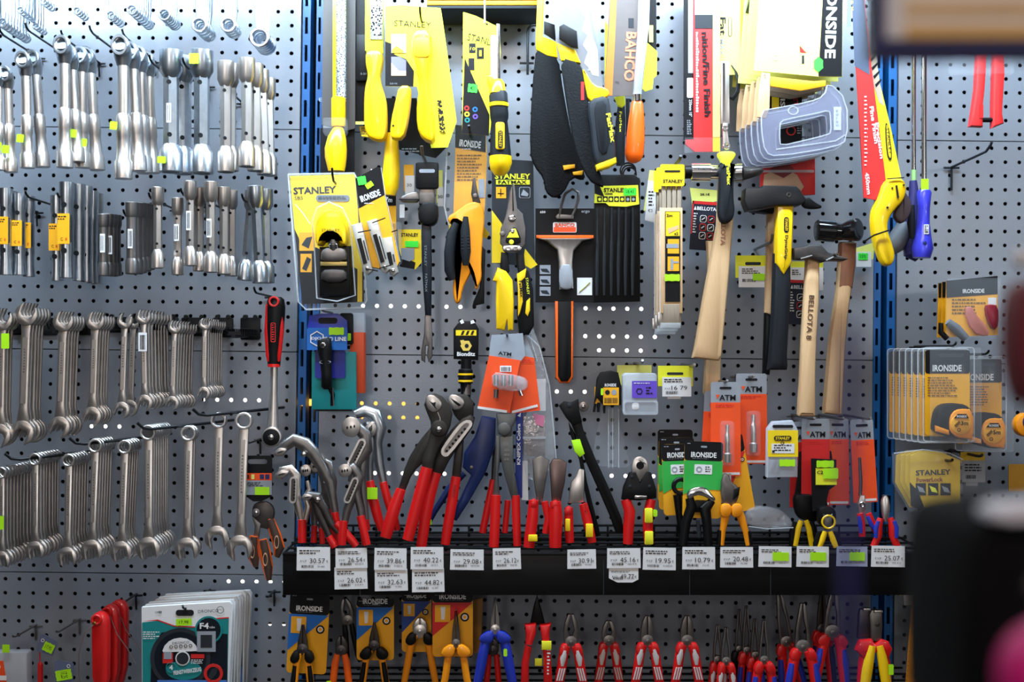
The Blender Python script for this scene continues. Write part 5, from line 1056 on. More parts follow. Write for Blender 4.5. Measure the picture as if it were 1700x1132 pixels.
for i, (pts, cl, cx, cy, rt, nm) in enumerate((([(812, 590), (864, 598), (846, 685), (793, 676)], [(816, 556), (868, 553), (872, 590), (864, 600), (812, 591), (814, 570)], 838, 590, 0, 'left'), ([(866, 590), (887, 594), (897, 681), (845, 687), (856, 640)], [(858, 552), (872, 556), (887, 594), (866, 592)], 872, 590, 0, 'right'))):
    t = T('socket_blister', 'orange card with clear socket blister, %s of two fanned below the yellow snips' % nm, 'blister pack', cx, 560, 130-i*12)
    p = t.part('card'); p.solid(pts, 132-i*12, 1.5, ORC); p.solid(cl, 131.5-i*12, 1.5, GREYC); 
    q = t.part('lettering', 'grey brand lettering'); 
    if i == 0: q.text('ATM', 838, 587, 22, 6, 133, INK, 6, True); q.fr(830, 607, 849, 617, 133, WHT); q.bars(832, 609, 847, 616, 133.3)
    else: q.lines(868, 597, 886, 604, 2, 121, REDC)
    q.solid([(793, 674), (842, 681), (841, 685), (793, 678)] if i == 0 else [(850, 682), (892, 671), (893, 675), (850, 686)], 133-i*12, .3, WHT)
    q = t.part('blister', 'clear blister over the sockets'); q.solid([(816, 617), (846, 620), (870, 626), (876, 640), (862, 650), (818, 645)] if i == 0 else [(856, 622), (876, 628), (876, 645), (858, 650)], 150-i*12, 16, WRINK, 3, 1)
    q = t.part('socket', 'chrome sockets')
    if i == 0:
        for k in range(3): q.tube([(824+k*12, 622, 142), (824+k*12, 640, 142)], 5, CHROME, n=12)
        q.tube([(824, 646, 138), (823, 660, 138)], 4, GUN, n=10)
    else: q.tube([(862, 645, 128), (866, 656, 128)], 3.5, CHROME, n=10)
    t.done()
hook(842, 558, 150, 'black peg hook through the fanned orange cards', 4)
for i, (pts, nm) in enumerate((([(862, 520), (880, 530), (905, 600), (920, 690), (924, 770), (890, 800), (868, 790), (870, 690), (890, 640)], 'large upper'),)):
    t = T('clear_bag', 'crumpled clear plastic bag hanging behind the fanned orange cards', 'bag', 890, 560, 90)
    p = t.part('bag'); p.solid(pts, 96, 14, WRINK, 3, 1); p.tube([(864, 545, 97), (895, 575, 97), (912, 640, 97), (923, 760, 97)], 1.2, CLEAR2, n=6); p.tube([(880, 560, 97), (892, 600, 97)], 1, CLEAR2, n=6)
    q = t.part('insert_card', 'white card insert'); q.solid([(886, 629), (906, 629), (906, 682), (895, 682)], 92, 1, WHT); q.solid([(868, 690), (905, 690), (905, 760), (868, 755)], 90, 6, mat('crumpled_foil', (170, 160, 158), .2, .6, bump=1.0, scale=90), 2); q.solid([(884, 686), (904, 690), (902, 708), (890, 704)], 97, 1, mat('pink_print', (214, 120, 150), .5)); q.box(868, 724, 906, 728, 97, 1, CLEAR2); t.done()
t = T('blue_spine_card', 'narrow dark blue card strip with white vertical lettering', 'hang card', 861, 750, 90)
p = t.part('card'); p.solid([(857, 680), (868, 680), (867, 826), (855, 826)], 92, 1.5, mat('spine_blue', (24, 44, 120), .45)); p.solid([(866, 765), (876, 765), (877, 830), (866, 830)], 90, 1.5, WHT)
q = t.part('lettering', 'white vertical lettering'); q.text('KNIPEX Cobra', 861, 737, 68, 6, 92.6, WHT, -90, True); q.flat([(859, 690), (865, 684), (864, 692)], 92.6, WHT); t.done()
# small carded goods, centre right
t = T('allen_key_card', 'small black card with orange label and dark spikes below', 'hang card', 1010, 620, 90)
p = t.part('card'); p.solid([(990, 630), (996, 618), (1014, 615), (1026, 618), (1031, 640), (1031, 672), (1002, 674), (991, 660), (986, 672)], 94, 6, BLK, 1.5); p.solid([(984, 684), (990, 640), (996, 640), (988, 684)], 90, 2, BLK); p.box(987, 642, 996, 670, 90.5, .5, AMBER); p.box(1001, 643, 1027, 672, 95, .6, AMBER); p.bars(1003, 660, 1025, 669, 95.5); p.disc(1008, 651, 4, 95.4, .3, INK); p.disc(1019, 651, 4.4, 95.4, .3, GREYC)
q = t.part('lettering', 'white lettering'); q.text('RONSIDE', 1013, 639, 19, 5, 95.2, WHT, 0, True)
q = t.part('spikes', 'dark spikes'); q.tube([(994, 668, 90), (993, 684, 90)], [3, 2], BLK, n=6); q.tube([(1003, 674, 90), (1003, 686, 90)], [2.5, 1.6], BLK, n=6)
q = t.part('price_sticker'); q.sticker(997, 644, 1001, 656, 96, NEON); t.done()
t = T('clear_sleeve', 'long empty clear plastic sleeve under the small black card', 'sleeve', 1010, 700, 70)
p = t.part('clear_sleeve'); p.solid([(1000, 676), (1027, 674), (1028, 700), (1046, 770), (1040, 776), (982, 772), (984, 750), (994, 700)], 76, 10, CLEAR, 2); p.box(1010, 678, 1026, 774, 82, 6, CLEAR, 1)
for a in (1009, 1016, 1026): p.tube([(a, 678, 84), (a, 775, 84)], .8, CLEAR2, n=5)
t.done()
t = T('price_card', 'pale yellow card behind the purple labelled box', 'price card', 1052, 620, 40); t.part('price_card').box(1024, 606, 1081, 640, 46, 1, PALEY); t.done()
t = T('plastic_case', 'frosted plastic case with a purple label printed with a hexagon', 'case', 1062, 630, 90)
p = t.part('case'); p.rbox(1033, 619, 1090, 687, 100, 24, CASE, 6, 3); p.frame(rrect(1033, 664, 1091, 688, 4), rrect(1036, 667, 1088, 685, 4), 102, 4, CLEAR2); p.rbox(1048, 668, 1060, 680, 100.5, 2, WHT, 4, 1)
q = t.part('label', 'purple label'); q.box(1048, 632, 1089, 660, 102, .8, PURP); q.frame(circ(1060, 649, 5.5, 6), circ(1060, 649, 4, 6), 102.6, .4, INK); q.lines(1071, 642, 1082, 656, 3, 102.6); q.lines(1051, 635, 1085, 638, 1, 102.6, WHT); t.done()
hook(1066, 604, 120, 'grey peg hook above the purple labelled box', 6, 2.4, GUN)
t = T('price_card', 'yellow hang card with white price label reading 16.79', 'price card', 1121, 625, 90)
p = t.part('card'); p.box(1092, 607, 1150, 641, 92, 1, LEMON); p.solid(rrect(1107, 618, 1134, 622, 1.8), 92.6, .4, CHAR); p.box(1099, 626, 1147, 658, 94, 1, WHT); p.lines(1102, 629, 1142, 636, 2, 94.6); p.box(1108, 658, 1130, 662, 92, 1, WHT); p.bars(1105, 649, 1126, 654, 94.6)
q = t.part('lettering', 'dark printed price'); q.text('16 79', 1127, 643.5, 26, 7, 94.8, INK); q.text('P.V.P.', 1108, 645, 9, 3, 94.8, INK); t.done()
hook(1152, 607, 130, 'grey peg hook passing through the 16.79 price card', 2, 2.6, GUN)
t = T('washer_bolt', 'round steel washer head bolted to the perforated wall', 'bolt', 969, 675, 6)
p = t.part('washer_bolt'); p.disc(969, 675, 8, 3, 2.4, STEEL, .8); p.disc(969, 675, 4, 6, 4, CHROME, 1, 10); t.done()
t = T('long_black_cutter', 'long slanting black tool with narrow legs leaning against the wall', 'cutter', 960, 760, 130)
p = t.part('head'); p.solid([(927, 673), (936, 666), (948, 668), (960, 662), (961, 680), (966, 700), (950, 706), (940, 694)], 140, 14, BLK, 2, 0); p.disc(945, 672, 4, 141, 2, CHAR, .6)
q = t.part('leg', 'thick black leg'); q.solid([(942, 690), (960, 676), (968, 712), (988, 760), (1012, 812), (1032, 860), (1036, 884), (1022, 884), (1012, 856), (992, 810), (974, 770), (955, 720)], 136, 12, BLK, 3, 0)
q = t.part('leg', 'thin black leg'); q.solid([(944, 700), (956, 722), (968, 760), (975, 800), (985, 840), (998, 890), (990, 892), (978, 850), (968, 800), (962, 764), (948, 724)], 126, 9, BLK, 2, 0)
q = t.part('neon_tape', 'neon tape'); q.solid([(948, 730), (962, 728), (970, 752), (962, 758), (953, 748)], 142, 3, NEON, .6); t.done()
def atm(x0, y0, x1, y1, d, lab, bit=True, col=ORC, gh=34, rot=0, xs=None):
    t = T('bit_card', lab, 'blister pack', (x0+x1)/2, y0, d, rot=rot)
    p = t.part('card'); p.solid(rrect(x0, y0, x1, y0+gh+6, 4), d, 1.5, mat('silver_card', (160, 164, 172), .35, .3)); p.solid([(x0, y0+gh), (x1, y0+gh), (x1+1, y1), (x0-1, y1)], d+.4, 1.6, col); p.solid(rrect((x0+x1)/2-10, y0+8, (x0+x1)/2+10, y0+12, 1.8), d+.5, .4, INK)
    p.lines(x0+8, y0+gh+3, x1-8, y0+gh+9, 2, d+1, REDC); p.box(x0+6, y1-6, x1-1, y1-2, d+.8, .3, WHT); 
    q = t.part('lettering', 'black slanted brand lettering'); q.text('ATM', (x0+x1)/2+3, y0+gh-8, (x1-x0)*.56, 9.5, d+.8, INK, 0, True); q.solid([((x0+x1)/2-(x1-x0)*.33, y0+gh-13), ((x0+x1)/2-(x1-x0)*.2, y0+gh-13), ((x0+x1)/2-(x1-x0)*.28, y0+gh-6)], d+.7, .3, ORC)
    if bit:
        q = t.part('driver_bit', 'steel driver bit'); bx = (x0+x1)/2+1; by = y0+(y1-y0)*.45
        q.tube([(bx, by, d+10), (bx, by+4, d+10), (bx, by+14, d+10), (bx, by+16, d+10), (bx, by+30, d+10), (bx, by+46, d+10), (bx, by+48, d+10), (bx, by+62, d+10)], [3, 3.6, 3, 4.4, 4.4, 4.6, 7, 6.5], STEEL, n=12)
        q = t.part('blister'); q.rbox(bx-11, by-6, bx+11, by+68, d+18, 16, CLEAR, 5, 2)
    t.done()
atm(1222, 620, 1273, 770, 110, 'orange bit card with silver header, hanging highest')
atm(1180, 634, 1229, 790, 125, 'orange bit card with silver header left of the highest one', True)
atm(1170, 650, 1222, 800, 90, 'orange bit card half hidden behind the left one', False, rot=3)
atm(1331, 695, 1377, 840, 110, 'orange red bit card right of the small yellow case', False, REDC)
atm(1312, 700, 1352, 842, 80, 'orange red bit card tucked behind the small yellow case', False, REDC)
atm(1372, 695, 1409, 838, 95, 'orange bit card third along behind the black cutters', False)
atm(1411, 696, 1449, 834, 105, 'rightmost orange bit card beside the blue upright', False, rot=-3)
for x, l in ((1206, 'left orange bit card'), (1250, 'highest orange bit card'), (1350, 'orange red card'), (1398, 'third orange card'), (1443, 'rightmost orange card')): hook(x, 634+(0 if x < 1240 else (-8 if x < 1300 else 62)), 140, 'steel peg hook through the '+l, 3, 2.2, GUN)
t = T('bit_case', 'clear plastic case with yellow printed top label and lime sticker', 'case', 1299, 745, 150)
p = t.part('case'); p.solid([(1275, 712), (1284, 700), (1316, 698), (1324, 712), (1324, 792), (1274, 793)], 152, 20, CASE, 2); p.rbox(1282, 705, 1316, 710, 153, 2, INK, 2)
q = t.part('label', 'yellow label'); q.box(1274, 714, 1324, 758, 153.2, .8, YCARD); q.rbox(1284, 723, 1313, 731, 154, .4, INK, 3.5); q.text('STANLEY', 1298.5, 727, 24, 5, 154.5, YCARD, 0, True); q.ring(1298, 735, 3, 2, 154, .3, INK, .1, 12); q.fr(1280, 736, 1318, 752, 153.7, WHT); q.lines(1284, 738, 1314, 750, 3, 154); q.fr(1281, 747, 1285, 751, 154, INK)
q = t.part('bits', 'grey drill bits inside'); q.tube([(1282, 786, 146), (1290, 764, 146)], 3, GUN, n=8); q.tube([(1290, 788, 146), (1300, 768, 146)], 3, GUN, n=8)
q = t.part('price_sticker'); q.sticker(1293, 762, 1319, 774, 154, NEON); t.done()
# ================================================================ pliers basket
t = T('wire_basket', 'long black steel basket with wire back holding the pliers', 'basket', 998, 930, 60)
p = t.part('front_rail', 'black price rail'); p.box(490, 902, 1505, 966, 165, 8, BLK, 1); p.box(490, 899, 1505, 903, 168, 14, BLK, 1)
for k in (611, 740, 993, 1128, 1255): p.fr(k, 903, k+1.4, 966, 166, CHAR)
q = t.part('floor_wires', 'black floor wires')
for k in range(7): q.tube([(490, 950, 150-k*22), (1505, 950, 150-k*22)], 2, BLKMET, n=6)
for k in range(34): q.tube([(500+k*30, 950, 8), (500+k*30, 950, 158)], 1.8, BLKMET, n=6)
q = t.part('shade_sheet', 'unseen black sheet added for shade'); q.solid([(492, 953), (1503, 953), (1503, 956), (492, 956)], 158, 154, BLK)  # unseen sheet added to block downlight from the wall below
q = t.part('back_wires', 'black back wires')
for k in range(4): q.tube([(490, 880+k*12, 8), (1505, 880+k*12, 8)], 2, BLKMET, n=6)
for k in range(26): q.tube([(500+k*39.5, 878, 6), (500+k*39.5, 955, 6)], 1.8, BLKMET, n=6)
q = t.part('side_wire', 'black end wires')
for x in (492, 1503):
    for k in range(3): q.tube([(x, 896+k*16, 8), (x, 900+k*18, 162)], 2, BLKMET, n=6)
q = t.part('middle_wires', 'black middle wires'); 
for k in range(3): q.tube([(490, 893+k*3, 60+k*32), (1505, 893+k*3, 60+k*32)], 2, BLKMET, n=6)
t.done()
def cobra(lab, d, jaws=(), arms=(), slots=(), grips=(), pivots=(), m=GUN, gm=None, name='water_pump_pliers', yb=None, flat=.6, extra=None):
    """adjustable pliers: metal arms as tapered bars, bright jaw faces, slotted box, grips"""
    gm = gm or RED; x, y = grips[0][0][0]; t = T(name, lab, 'pliers', x, y, d)
    p = t.part('steel_arms')
    for path, rad in arms: p.tube([(a, b, d) for a, b in path], rad, m, n=12, flat=flat)
    for (a, b) in pivots: p.disc(a, b, 4.6, d+13, 9, CHROME, 1.2)
    if jaws:
        q = t.part('jaw', 'bright toothed jaw')
        for (cx, cy, rx, ry, rt) in jaws:
            if ry <= rx+3.5:
                q.disc(cx, cy, rx+1.5, d+11, 9, STEEL, 1.2, 20, ry=ry)
                for k in (-1, 0, 1): q.disc(cx+k*rx*.42, cy-k*rx*.08, 1.5, d+11.6, 2, BLK, n=8, ry=2.6)
                continue
            c, s_ = math.cos(math.radians(rt)), math.sin(math.radians(rt))
            o = [(cx+u*c-v*s_, cy+u*s_+v*c) for u, v in [(0, -ry), (rx*.8, -ry*.35), (rx, ry*.3), (rx*.4, ry), (-rx*.4, ry), (-rx, ry*.3), (-rx*.8, -ry*.35)]]
            q.solid(chaikin(o, 1), d+9, 14, STEEL, 2); i_ = [(cx+u*c-v*s_, cy+u*s_+v*c) for u, v in [(0, -ry*.55), (rx*.28, -.1*ry), (rx*.12, ry*.5), (-rx*.12, ry*.5), (-rx*.28, -.1*ry)]]
            q.solid(i_, d+9.6, 3, DKSTEEL, .3)
    if slots:
        q = t.part('slotted_box', 'bright slotted joint')
        for (x0, y0, x1, y1, w_) in slots:
            L_ = math.hypot(x1-x0, y1-y0); ux, uy = (x1-x0)/L_, (y1-y0)/L_; nx, ny = -uy, ux
            def cap(w2, ex):
                o = []
                for k in range(7): a = math.pi*k/6; o.append((x1+ux*ex*math.sin(a)+nx*w2*math.cos(a)*1, y1+uy*ex*math.sin(a)+ny*w2*math.cos(a)))
                for k in range(7): a = math.pi*k/6; o.append((x0-ux*ex*math.sin(a)-nx*w2*math.cos(a), y0-uy*ex*math.sin(a)-ny*w2*math.cos(a)))
                return o
            q.frame(cap(w_, w_), cap(w_*.55, w_*.5), d+11, 10, STEEL); q.solid(cap(w_*.6, w_*.5), d+10.3, 8, DKSTEEL)
            n = int(L_/5)
            for k in range(n): cx, cy = x0+(x1-x0)*(k+.5)/n, y0+(y1-y0)*(k+.5)/n; q.disc(cx-nx*w_*.4, cy-ny*w_*.4, w_*.26, d+11.2, 5, BLK, n=8)
    for path, rad in grips:
        q = t.part('grip'); q.tube([(a, b, d+2) for a, b in path], rad, gm, n=14, flat=.75)
    if extra: extra(t)
    return t.done()
def redgrip(t, pa, rad, d, word=None):
    q = t.part('grip', 'red dipped grip'); q.tube([(a, b, d) for a, b in pa], rad, RED, n=14, flat=.6)
    if word: q.text(word, (pa[0][0]+pa[1][0])/2, (pa[0][1]+pa[1][1])/2+4, 20, 4, d+rad[1]*.66, mat('grip_ink', (90, 20, 20), .5), math.degrees(math.atan2(pa[1][1]-pa[0][1], pa[1][0]-pa[0][0])))
PK = mat('black_pliers_steel', (66, 62, 58), .42, .7, rgb2=(52, 49, 46))
t = T('water_pump_pliers', 'large dark pliers with pivot stud and teardrop jaw, left of the big pair', 'pliers', 716, 740, 150)
p = t.part('rear_arm', 'dark steel arm'); p.solid([(718, 706), (704, 722), (692, 738), (680, 757), (671, 778), (660, 814), (671, 818), (681, 793), (690, 780), (701, 770), (716, 766), (724, 740)], 146, 9, PK, 3, 0)
p = t.part('front_body', 'dark steel body'); p.solid([(704, 672), (710, 688), (715, 700), (716, 712), (712, 728), (706, 746), (700, 762), (701, 778), (716, 790), (721, 764), (728, 745), (739, 728), (748, 706), (751, 686), (746, 670), (734, 658), (722, 653), (710, 655)], 154, 11, PK, 3, 0); p.disc(729, 711, 14, 156.5, 4, PK, 2, 24); p.disc(729, 712, 5, 160, 5, CHROME, 1.6)
p.tube([(727, 684, 154.5), (731, 694, 154.5), (731, 698, 154.5)], .7, STEEL, n=6)
p = t.part('jaw', 'bright toothed jaw'); p.solid([(706, 666), (709, 656), (718, 654), (728, 661), (735, 670), (731, 680), (720, 685), (711, 680)], 157, 6, STEEL, 1.6, 1); p.solid([(712, 664), (718, 668), (724, 667), (723, 674), (727, 680), (722, 676), (717, 670)], 157.4, 2, BLK, .2)
redgrip(t, [(666, 812), (656, 840), (647, 868), (640, 892)], [8, 10, 10.5, 9], 150); redgrip(t, [(709, 776), (700, 810), (688, 855), (677, 896)], [9.5, 10, 10, 9], 152); t.done()
t = T('water_pump_pliers', 'large dark pliers with long slotted joint, right of the big pair', 'pliers', 760, 720, 130)
p = t.part('rear_arm', 'dark steel arm'); p.solid([(748, 676), (754, 690), (764, 702), (774, 694), (786, 690), (786, 668), (776, 656), (766, 654), (752, 654), (744, 662)], 126, 9, PK, 3, 0); p.solid([(756, 736), (770, 722), (768, 760), (764, 798), (749, 796), (753, 760)], 124, 9, PK, 3, 0)
p = t.part('slotted_body', 'dark steel slotted body'); p.solid([(768, 694), (782, 688), (788, 696), (784, 710), (770, 730), (756, 748), (745, 766), (733, 790), (716, 788), (722, 760), (731, 736), (750, 712)], 134, 10, PK, 3, 0)
q = t.part('slot_rim', 'bright slot rim with teeth'); o_ = chaikin([(772, 697), (782, 697), (785, 704), (780, 712), (746, 756), (738, 758), (732, 752), (734, 742), (760, 706)], 1); i_ = chaikin([(773, 701), (779, 702), (779, 706), (775, 711), (745, 749), (740, 752), (737, 749), (739, 743), (764, 710)], 1); q.frame(o_, i_, 136, 5, STEEL); q.solid(i_, 134.6, 3, GUN)
for k in range(7): q.disc(772-k*5, 712-k*.2+k*6.2, 2.4, 135.6, 2, BLK, n=6)
p = t.part('jaw', 'bright toothed jaw'); p.solid([(743, 662), (748, 654), (760, 655), (772, 665), (769, 676), (758, 681), (747, 676)], 136, 6, STEEL, 1.6, 1); p.solid([(748, 660), (758, 666), (766, 672), (762, 674), (754, 668)], 136.4, 2, BLK, .2)
redgrip(t, [(724, 784), (714, 820), (706, 860), (699, 910)], [9, 9.5, 9.5, 8.5], 133); redgrip(t, [(757, 792), (751, 830), (744, 870), (739, 904)], [8, 8.5, 8.5, 7.5], 128, 'KNIPEX'); t.done()
cobra('dark pliers leaning far left over the basket end, curved long arm', 140, pivots=[(506, 753)], arms=[([(458, 752), (470, 742), (488, 730), (506, 738), (520, 752), (534, 775), (548, 800), (553, 830), (558, 860)], [5, 9, 11, 13, 11, 9, 8, 7, 6])], jaws=[(468, 749, 7, 12, 70)],
      grips=[([(556, 850), (561, 880), (562, 900)], [6, 6.5, 6])], m=GUN)
cobra('dark pliers with two oval bright jaws and a stud at left of the basket', 120, pivots=[(543, 797)], jaws=[(509, 780, 8, 10, 90), (525, 773, 7, 10, 80), (532, 758, 6, 12, -45)], arms=[([(512, 780), (530, 776), (542, 788), (545, 806), (545, 840), (548, 868)], [7, 10, 13, 12, 9, 6]), ([(528, 760), (545, 770), (552, 800), (550, 840)], [5, 8, 8, 6])],
      grips=[([(547, 845), (553, 880), (556, 903)], [6, 6.5, 6])], m=GUN)
cobra('small pliers with C-shaped jaw and vertical slotted joint, far left in the basket', 150, slots=[(489, 796, 488, 828, 6)], jaws=[(470, 786, 7, 13, 75)], arms=[([(464, 795), (468, 780), (482, 778), (492, 790), (491, 820), (496, 845), (500, 866)], [5, 7, 8, 8, 8, 7, 5]), ([(510, 798), (514, 812), (506, 824), (512, 840), (506, 866)], [3, 4, 4, 6, 5])],
      grips=[([(502, 862), (502, 880), (502, 900)], [7, 7.5, 7])], m=WARM)
cobra('dark pliers with lower stud and wide crossed red grips, left of the basket', 160, pivots=[(529, 828)], arms=[([(510, 822), (526, 826), (538, 846), (550, 870), (562, 884)], [7, 12, 8, 6, 5]), ([(522, 826), (528, 850), (540, 875), (548, 892)], [9, 8, 6, 5])], jaws=[(512, 824, 6, 10, 80)],
      grips=[([(558, 868), (572, 882), (584, 896), (592, 906)], [6, 7, 7, 6]), ([(546, 890), (552, 900), (556, 908)], [6, 6.5, 6])], m=DKSTEEL)
cobra('thin pair of red grips standing behind at the left basket end', 100, arms=[([(520, 838), (522, 875)], [6, 5]), ([(534, 850), (533, 878)], [5, 5])], grips=[([(522, 872), (521, 900)], [5, 5]), ([(533, 876), (536, 902)], [4.5, 4.5])], m=GUN)
cobra('pliers with an open triangular jaw and bright slanted slot at centre left', 150, slots=[(602, 734, 585, 768, 7)], jaws=[(584, 708, 14, 17, 130)], arms=[([(576, 702), (590, 706), (606, 722), (608, 745), (590, 775), (584, 800)], [6, 9, 11, 11, 10, 7]), ([(606, 745), (600, 790), (604, 830), (608, 862)], [6, 7, 6, 5])],
      grips=[([(600, 855), (604, 880), (607, 904)], [6, 6.5, 6]), ([(570, 866), (569, 880), (568, 900)], [5, 6, 6])], m=GUN)
cobra('grey pliers with an oval jaw and a short slotted joint, in front at centre left', 165, slots=[(591, 797, 578, 828, 6)], jaws=[(574, 780, 10, 11, 100)], arms=[([(570, 784), (586, 776), (596, 790), (586, 820), (576, 848), (572, 868)], [7, 9, 9, 8, 7, 6]), ([(592, 788), (592, 820), (598, 845), (600, 860)], [5, 6, 6, 5])],
      grips=[([(571, 864), (569, 885), (568, 904)], [6.5, 7, 6.5]), ([(598, 856), (604, 880), (610, 904)], [6, 6.5, 6])], m=GUN)
cobra('light grey pliers wrench with arched head and yellow tag on its grip', 110, jaws=[(616, 712, 11, 16, 20)], arms=[([(590, 688), (606, 682), (622, 688), (630, 710), (626, 735), (630, 770), (637, 803)], [7, 10, 12, 12, 9, 8, 6]), ([(610, 700), (616, 735), (613, 770), (614, 803)], [8, 9, 7, 6])],
      grips=[([(614, 798), (620, 830), (628, 860), (634, 880)], [7, 8.5, 8, 6]), ([(636, 800), (644, 830), (656, 865), (660, 880)], [6.5, 7, 7, 5]), ([(605, 806), (606, 850), (610, 880)], [6, 6, 5])], m=BRIGHT, extra=lambda t: t.part('price_tag', 'yellow tag').box(611, 808, 628, 827, 122, 2, NEON))
# navy pliers
t = T('blue_pliers', 'large dark blue handled pliers leaning left behind the big red gripped pair', 'pliers', 790, 760, 100)
p = t.part('body', 'navy body'); p.solid([(800, 690), (823, 694), (822, 740), (806, 785), (780, 830), (758, 864), (745, 858), (764, 826), (782, 788), (768, 775), (770, 752), (788, 724)], 108, 14, NAVY, 4, 0); p.disc(783, 775, 3, 109, 2, GUN, .6)
q = t.part('thin_handle', 'thin blue handle'); q.tube([(770, 785, 100), (745, 812, 100), (722, 848, 100), (713, 866, 100)], [6, 6, 5, 4], NAVY, n=10); q.box(710, 862, 717, 870, 106, 6, NEON); t.done()
t = T('water_pump_pliers', 'grey wrench-like pliers with two upright red grips under the orange cards', 'pliers', 840, 740, 130)
PG = mat('cast_grey_steel', (104, 104, 102), .42, .7)
p = t.part('head', 'cast grey head'); p.solid([(824, 686), (857, 686), (856, 700), (850, 709), (850, 724), (836, 727), (827, 712)], 134, 12, PG, 3, 0); p.disc(837, 712, 11, 137, 4, PG, 2, 20)
p = t.part('left_arm', 'grey arm'); p.solid([(823, 722), (832, 724), (831, 760), (827, 788), (830, 828), (817, 828), (822, 788), (822, 750)], 128, 10, PG, 2.5, 0)
p = t.part('right_arm', 'grey arm'); p.solid([(829, 724), (852, 722), (852, 760), (855, 790), (862, 828), (849, 828), (838, 790), (830, 756)], 133, 10, PG, 2.5, 0); p.lines(837, 738, 846, 768, 4, 133.6, GUN)
redgrip(t, [(823, 822), (822, 860), (820, 908)], [8, 8.5, 8], 130); redgrip(t, [(856, 822), (857, 860), (859, 906)], [7, 7, 6.5], 130); t.done()
cobra('pair of red grips leaning left behind the upright grey pliers', 90, arms=[([(824, 740), (820, 800)], [6, 5])], grips=[([(819, 796), (810, 840), (801, 884)], [5.5, 6, 6]), ([(843, 830), (838, 884)], [5, 5])], m=DKSTEEL)
def vde(lab, d, heads, grips, bands, m=GUN):
    t = T('insulated_pliers', lab, 'pliers', grips[0][0][0][0], grips[0][0][0][1], d)
    p = t.part('jaws'); 
    for h in heads: p.solid(h, d, 10, m, 2, 0)
    for path, rad, fl in grips:
        q = t.part('grip', 'red insulated grip'); q.tube([(a, b, d+2) for a, b in path], rad, RED, n=14, flat=.75)
        if fl: x, y = path[0]; q.solid([(x-fl, y+9), (x-fl*.5, y-1), (x+3, y-3), (x+6, y+8), (x, y+13)], d+9, 14, RED, 2, 1)
    for k, (x0, y0, x1, y1) in enumerate(bands): q = t.part('yellow_band', 'yellow band'); q.rbox(x0, y0, x1, y1, d+9+2, 4, YCARD, 1.5, .8)
    t.done()
vde('red insulated pliers with two flat grey blades and yellow banded left grip', 150, [[(884, 762), (898, 756), (912, 764), (906, 800), (900, 838), (892, 838), (886, 800)]], [([(886, 830), (884, 860), (880, 890), (878, 908)], [8, 9.5, 9.5, 9], 7), ([(904, 832), (910, 860), (905, 885)], [6, 6, 5], 0)], [(877, 886, 892, 897)], GUN)
vde('red insulated pliers with a wide brown-grey head and one broad grip', 155, [[(912, 772), (918, 762), (932, 762), (941, 768), (938, 800), (930, 838), (916, 838), (914, 800)]], [([(922, 832), (923, 860), (922, 890), (922, 908)], [9, 11.5, 10.5, 10], 9)], [], mat('bronze_steel', (120, 100, 96), .35, .9))
vde('red and yellow insulated pliers with curved light head beside the black cutter leg', 145, [[(948, 800), (956, 790), (962, 778), (970, 780), (970, 834), (944, 836), (946, 812)]], [([(944, 842), (944, 870), (946, 900)], [7, 8, 7], 9), ([(968, 836), (974, 860), (980, 885), (983, 900)], [7, 8, 7.5, 7], -8)], [(972, 868, 984, 890), (938, 860, 946, 880)], STEEL)
t = T('cable_cutter', 'black cable cutter with round hole grey head and red and yellow grips', 'pliers', 1060, 800, 140)
p = t.part('jaws', 'grey hooked jaws with round opening'); p.solid([(1047, 772), (1052, 760), (1062, 756), (1072, 760), (1077, 772), (1076, 786), (1062, 800), (1048, 786)], 146, 7, STEEL, 2, 1); p.disc(1062, 772, 6.5, 147, 3, BLK, n=16); p.solid([(1056, 760), (1066, 762), (1072, 770), (1066, 768)], 148, 3, CHROME, .5)
q = t.part('body', 'black joint body'); q.solid([(1044, 784), (1054, 782), (1062, 800), (1072, 782), (1080, 784), (1089, 812), (1089, 826), (1060, 830), (1031, 828), (1034, 808)], 150, 14, BLK, 3, 0); q.solid(rrect(1052, 821, 1073, 826, 2), 152, 2, CHROME, .4)
for a, b in ((1048, 790), (1045, 806), (1077, 806)): q.disc(a, b, 2.6, 151, 2, CHAR, .5, 10)
q = t.part('grip', 'red grip'); q.tube([(1038, 828, 144), (1045, 848, 144), (1043, 875, 144), (1042, 902, 144)], [8, 9.5, 9, 8], RED, n=14, flat=.75)
q = t.part('grip', 'red grip with yellow bands'); q.tube([(1081, 828, 144), (1076, 848, 144), (1075, 875, 144), (1077, 902, 144)], [8, 8.5, 8.5, 8], RED, n=14, flat=.75); q.rbox(1069, 842, 1082, 866, 153, 4, LEMON, 2, .8); q.rbox(1069, 880, 1083, 902, 153, 4, LEMON, 2, .8); q.rbox(1083, 845, 1090, 856, 150, 3, NEON, 2); t.done()
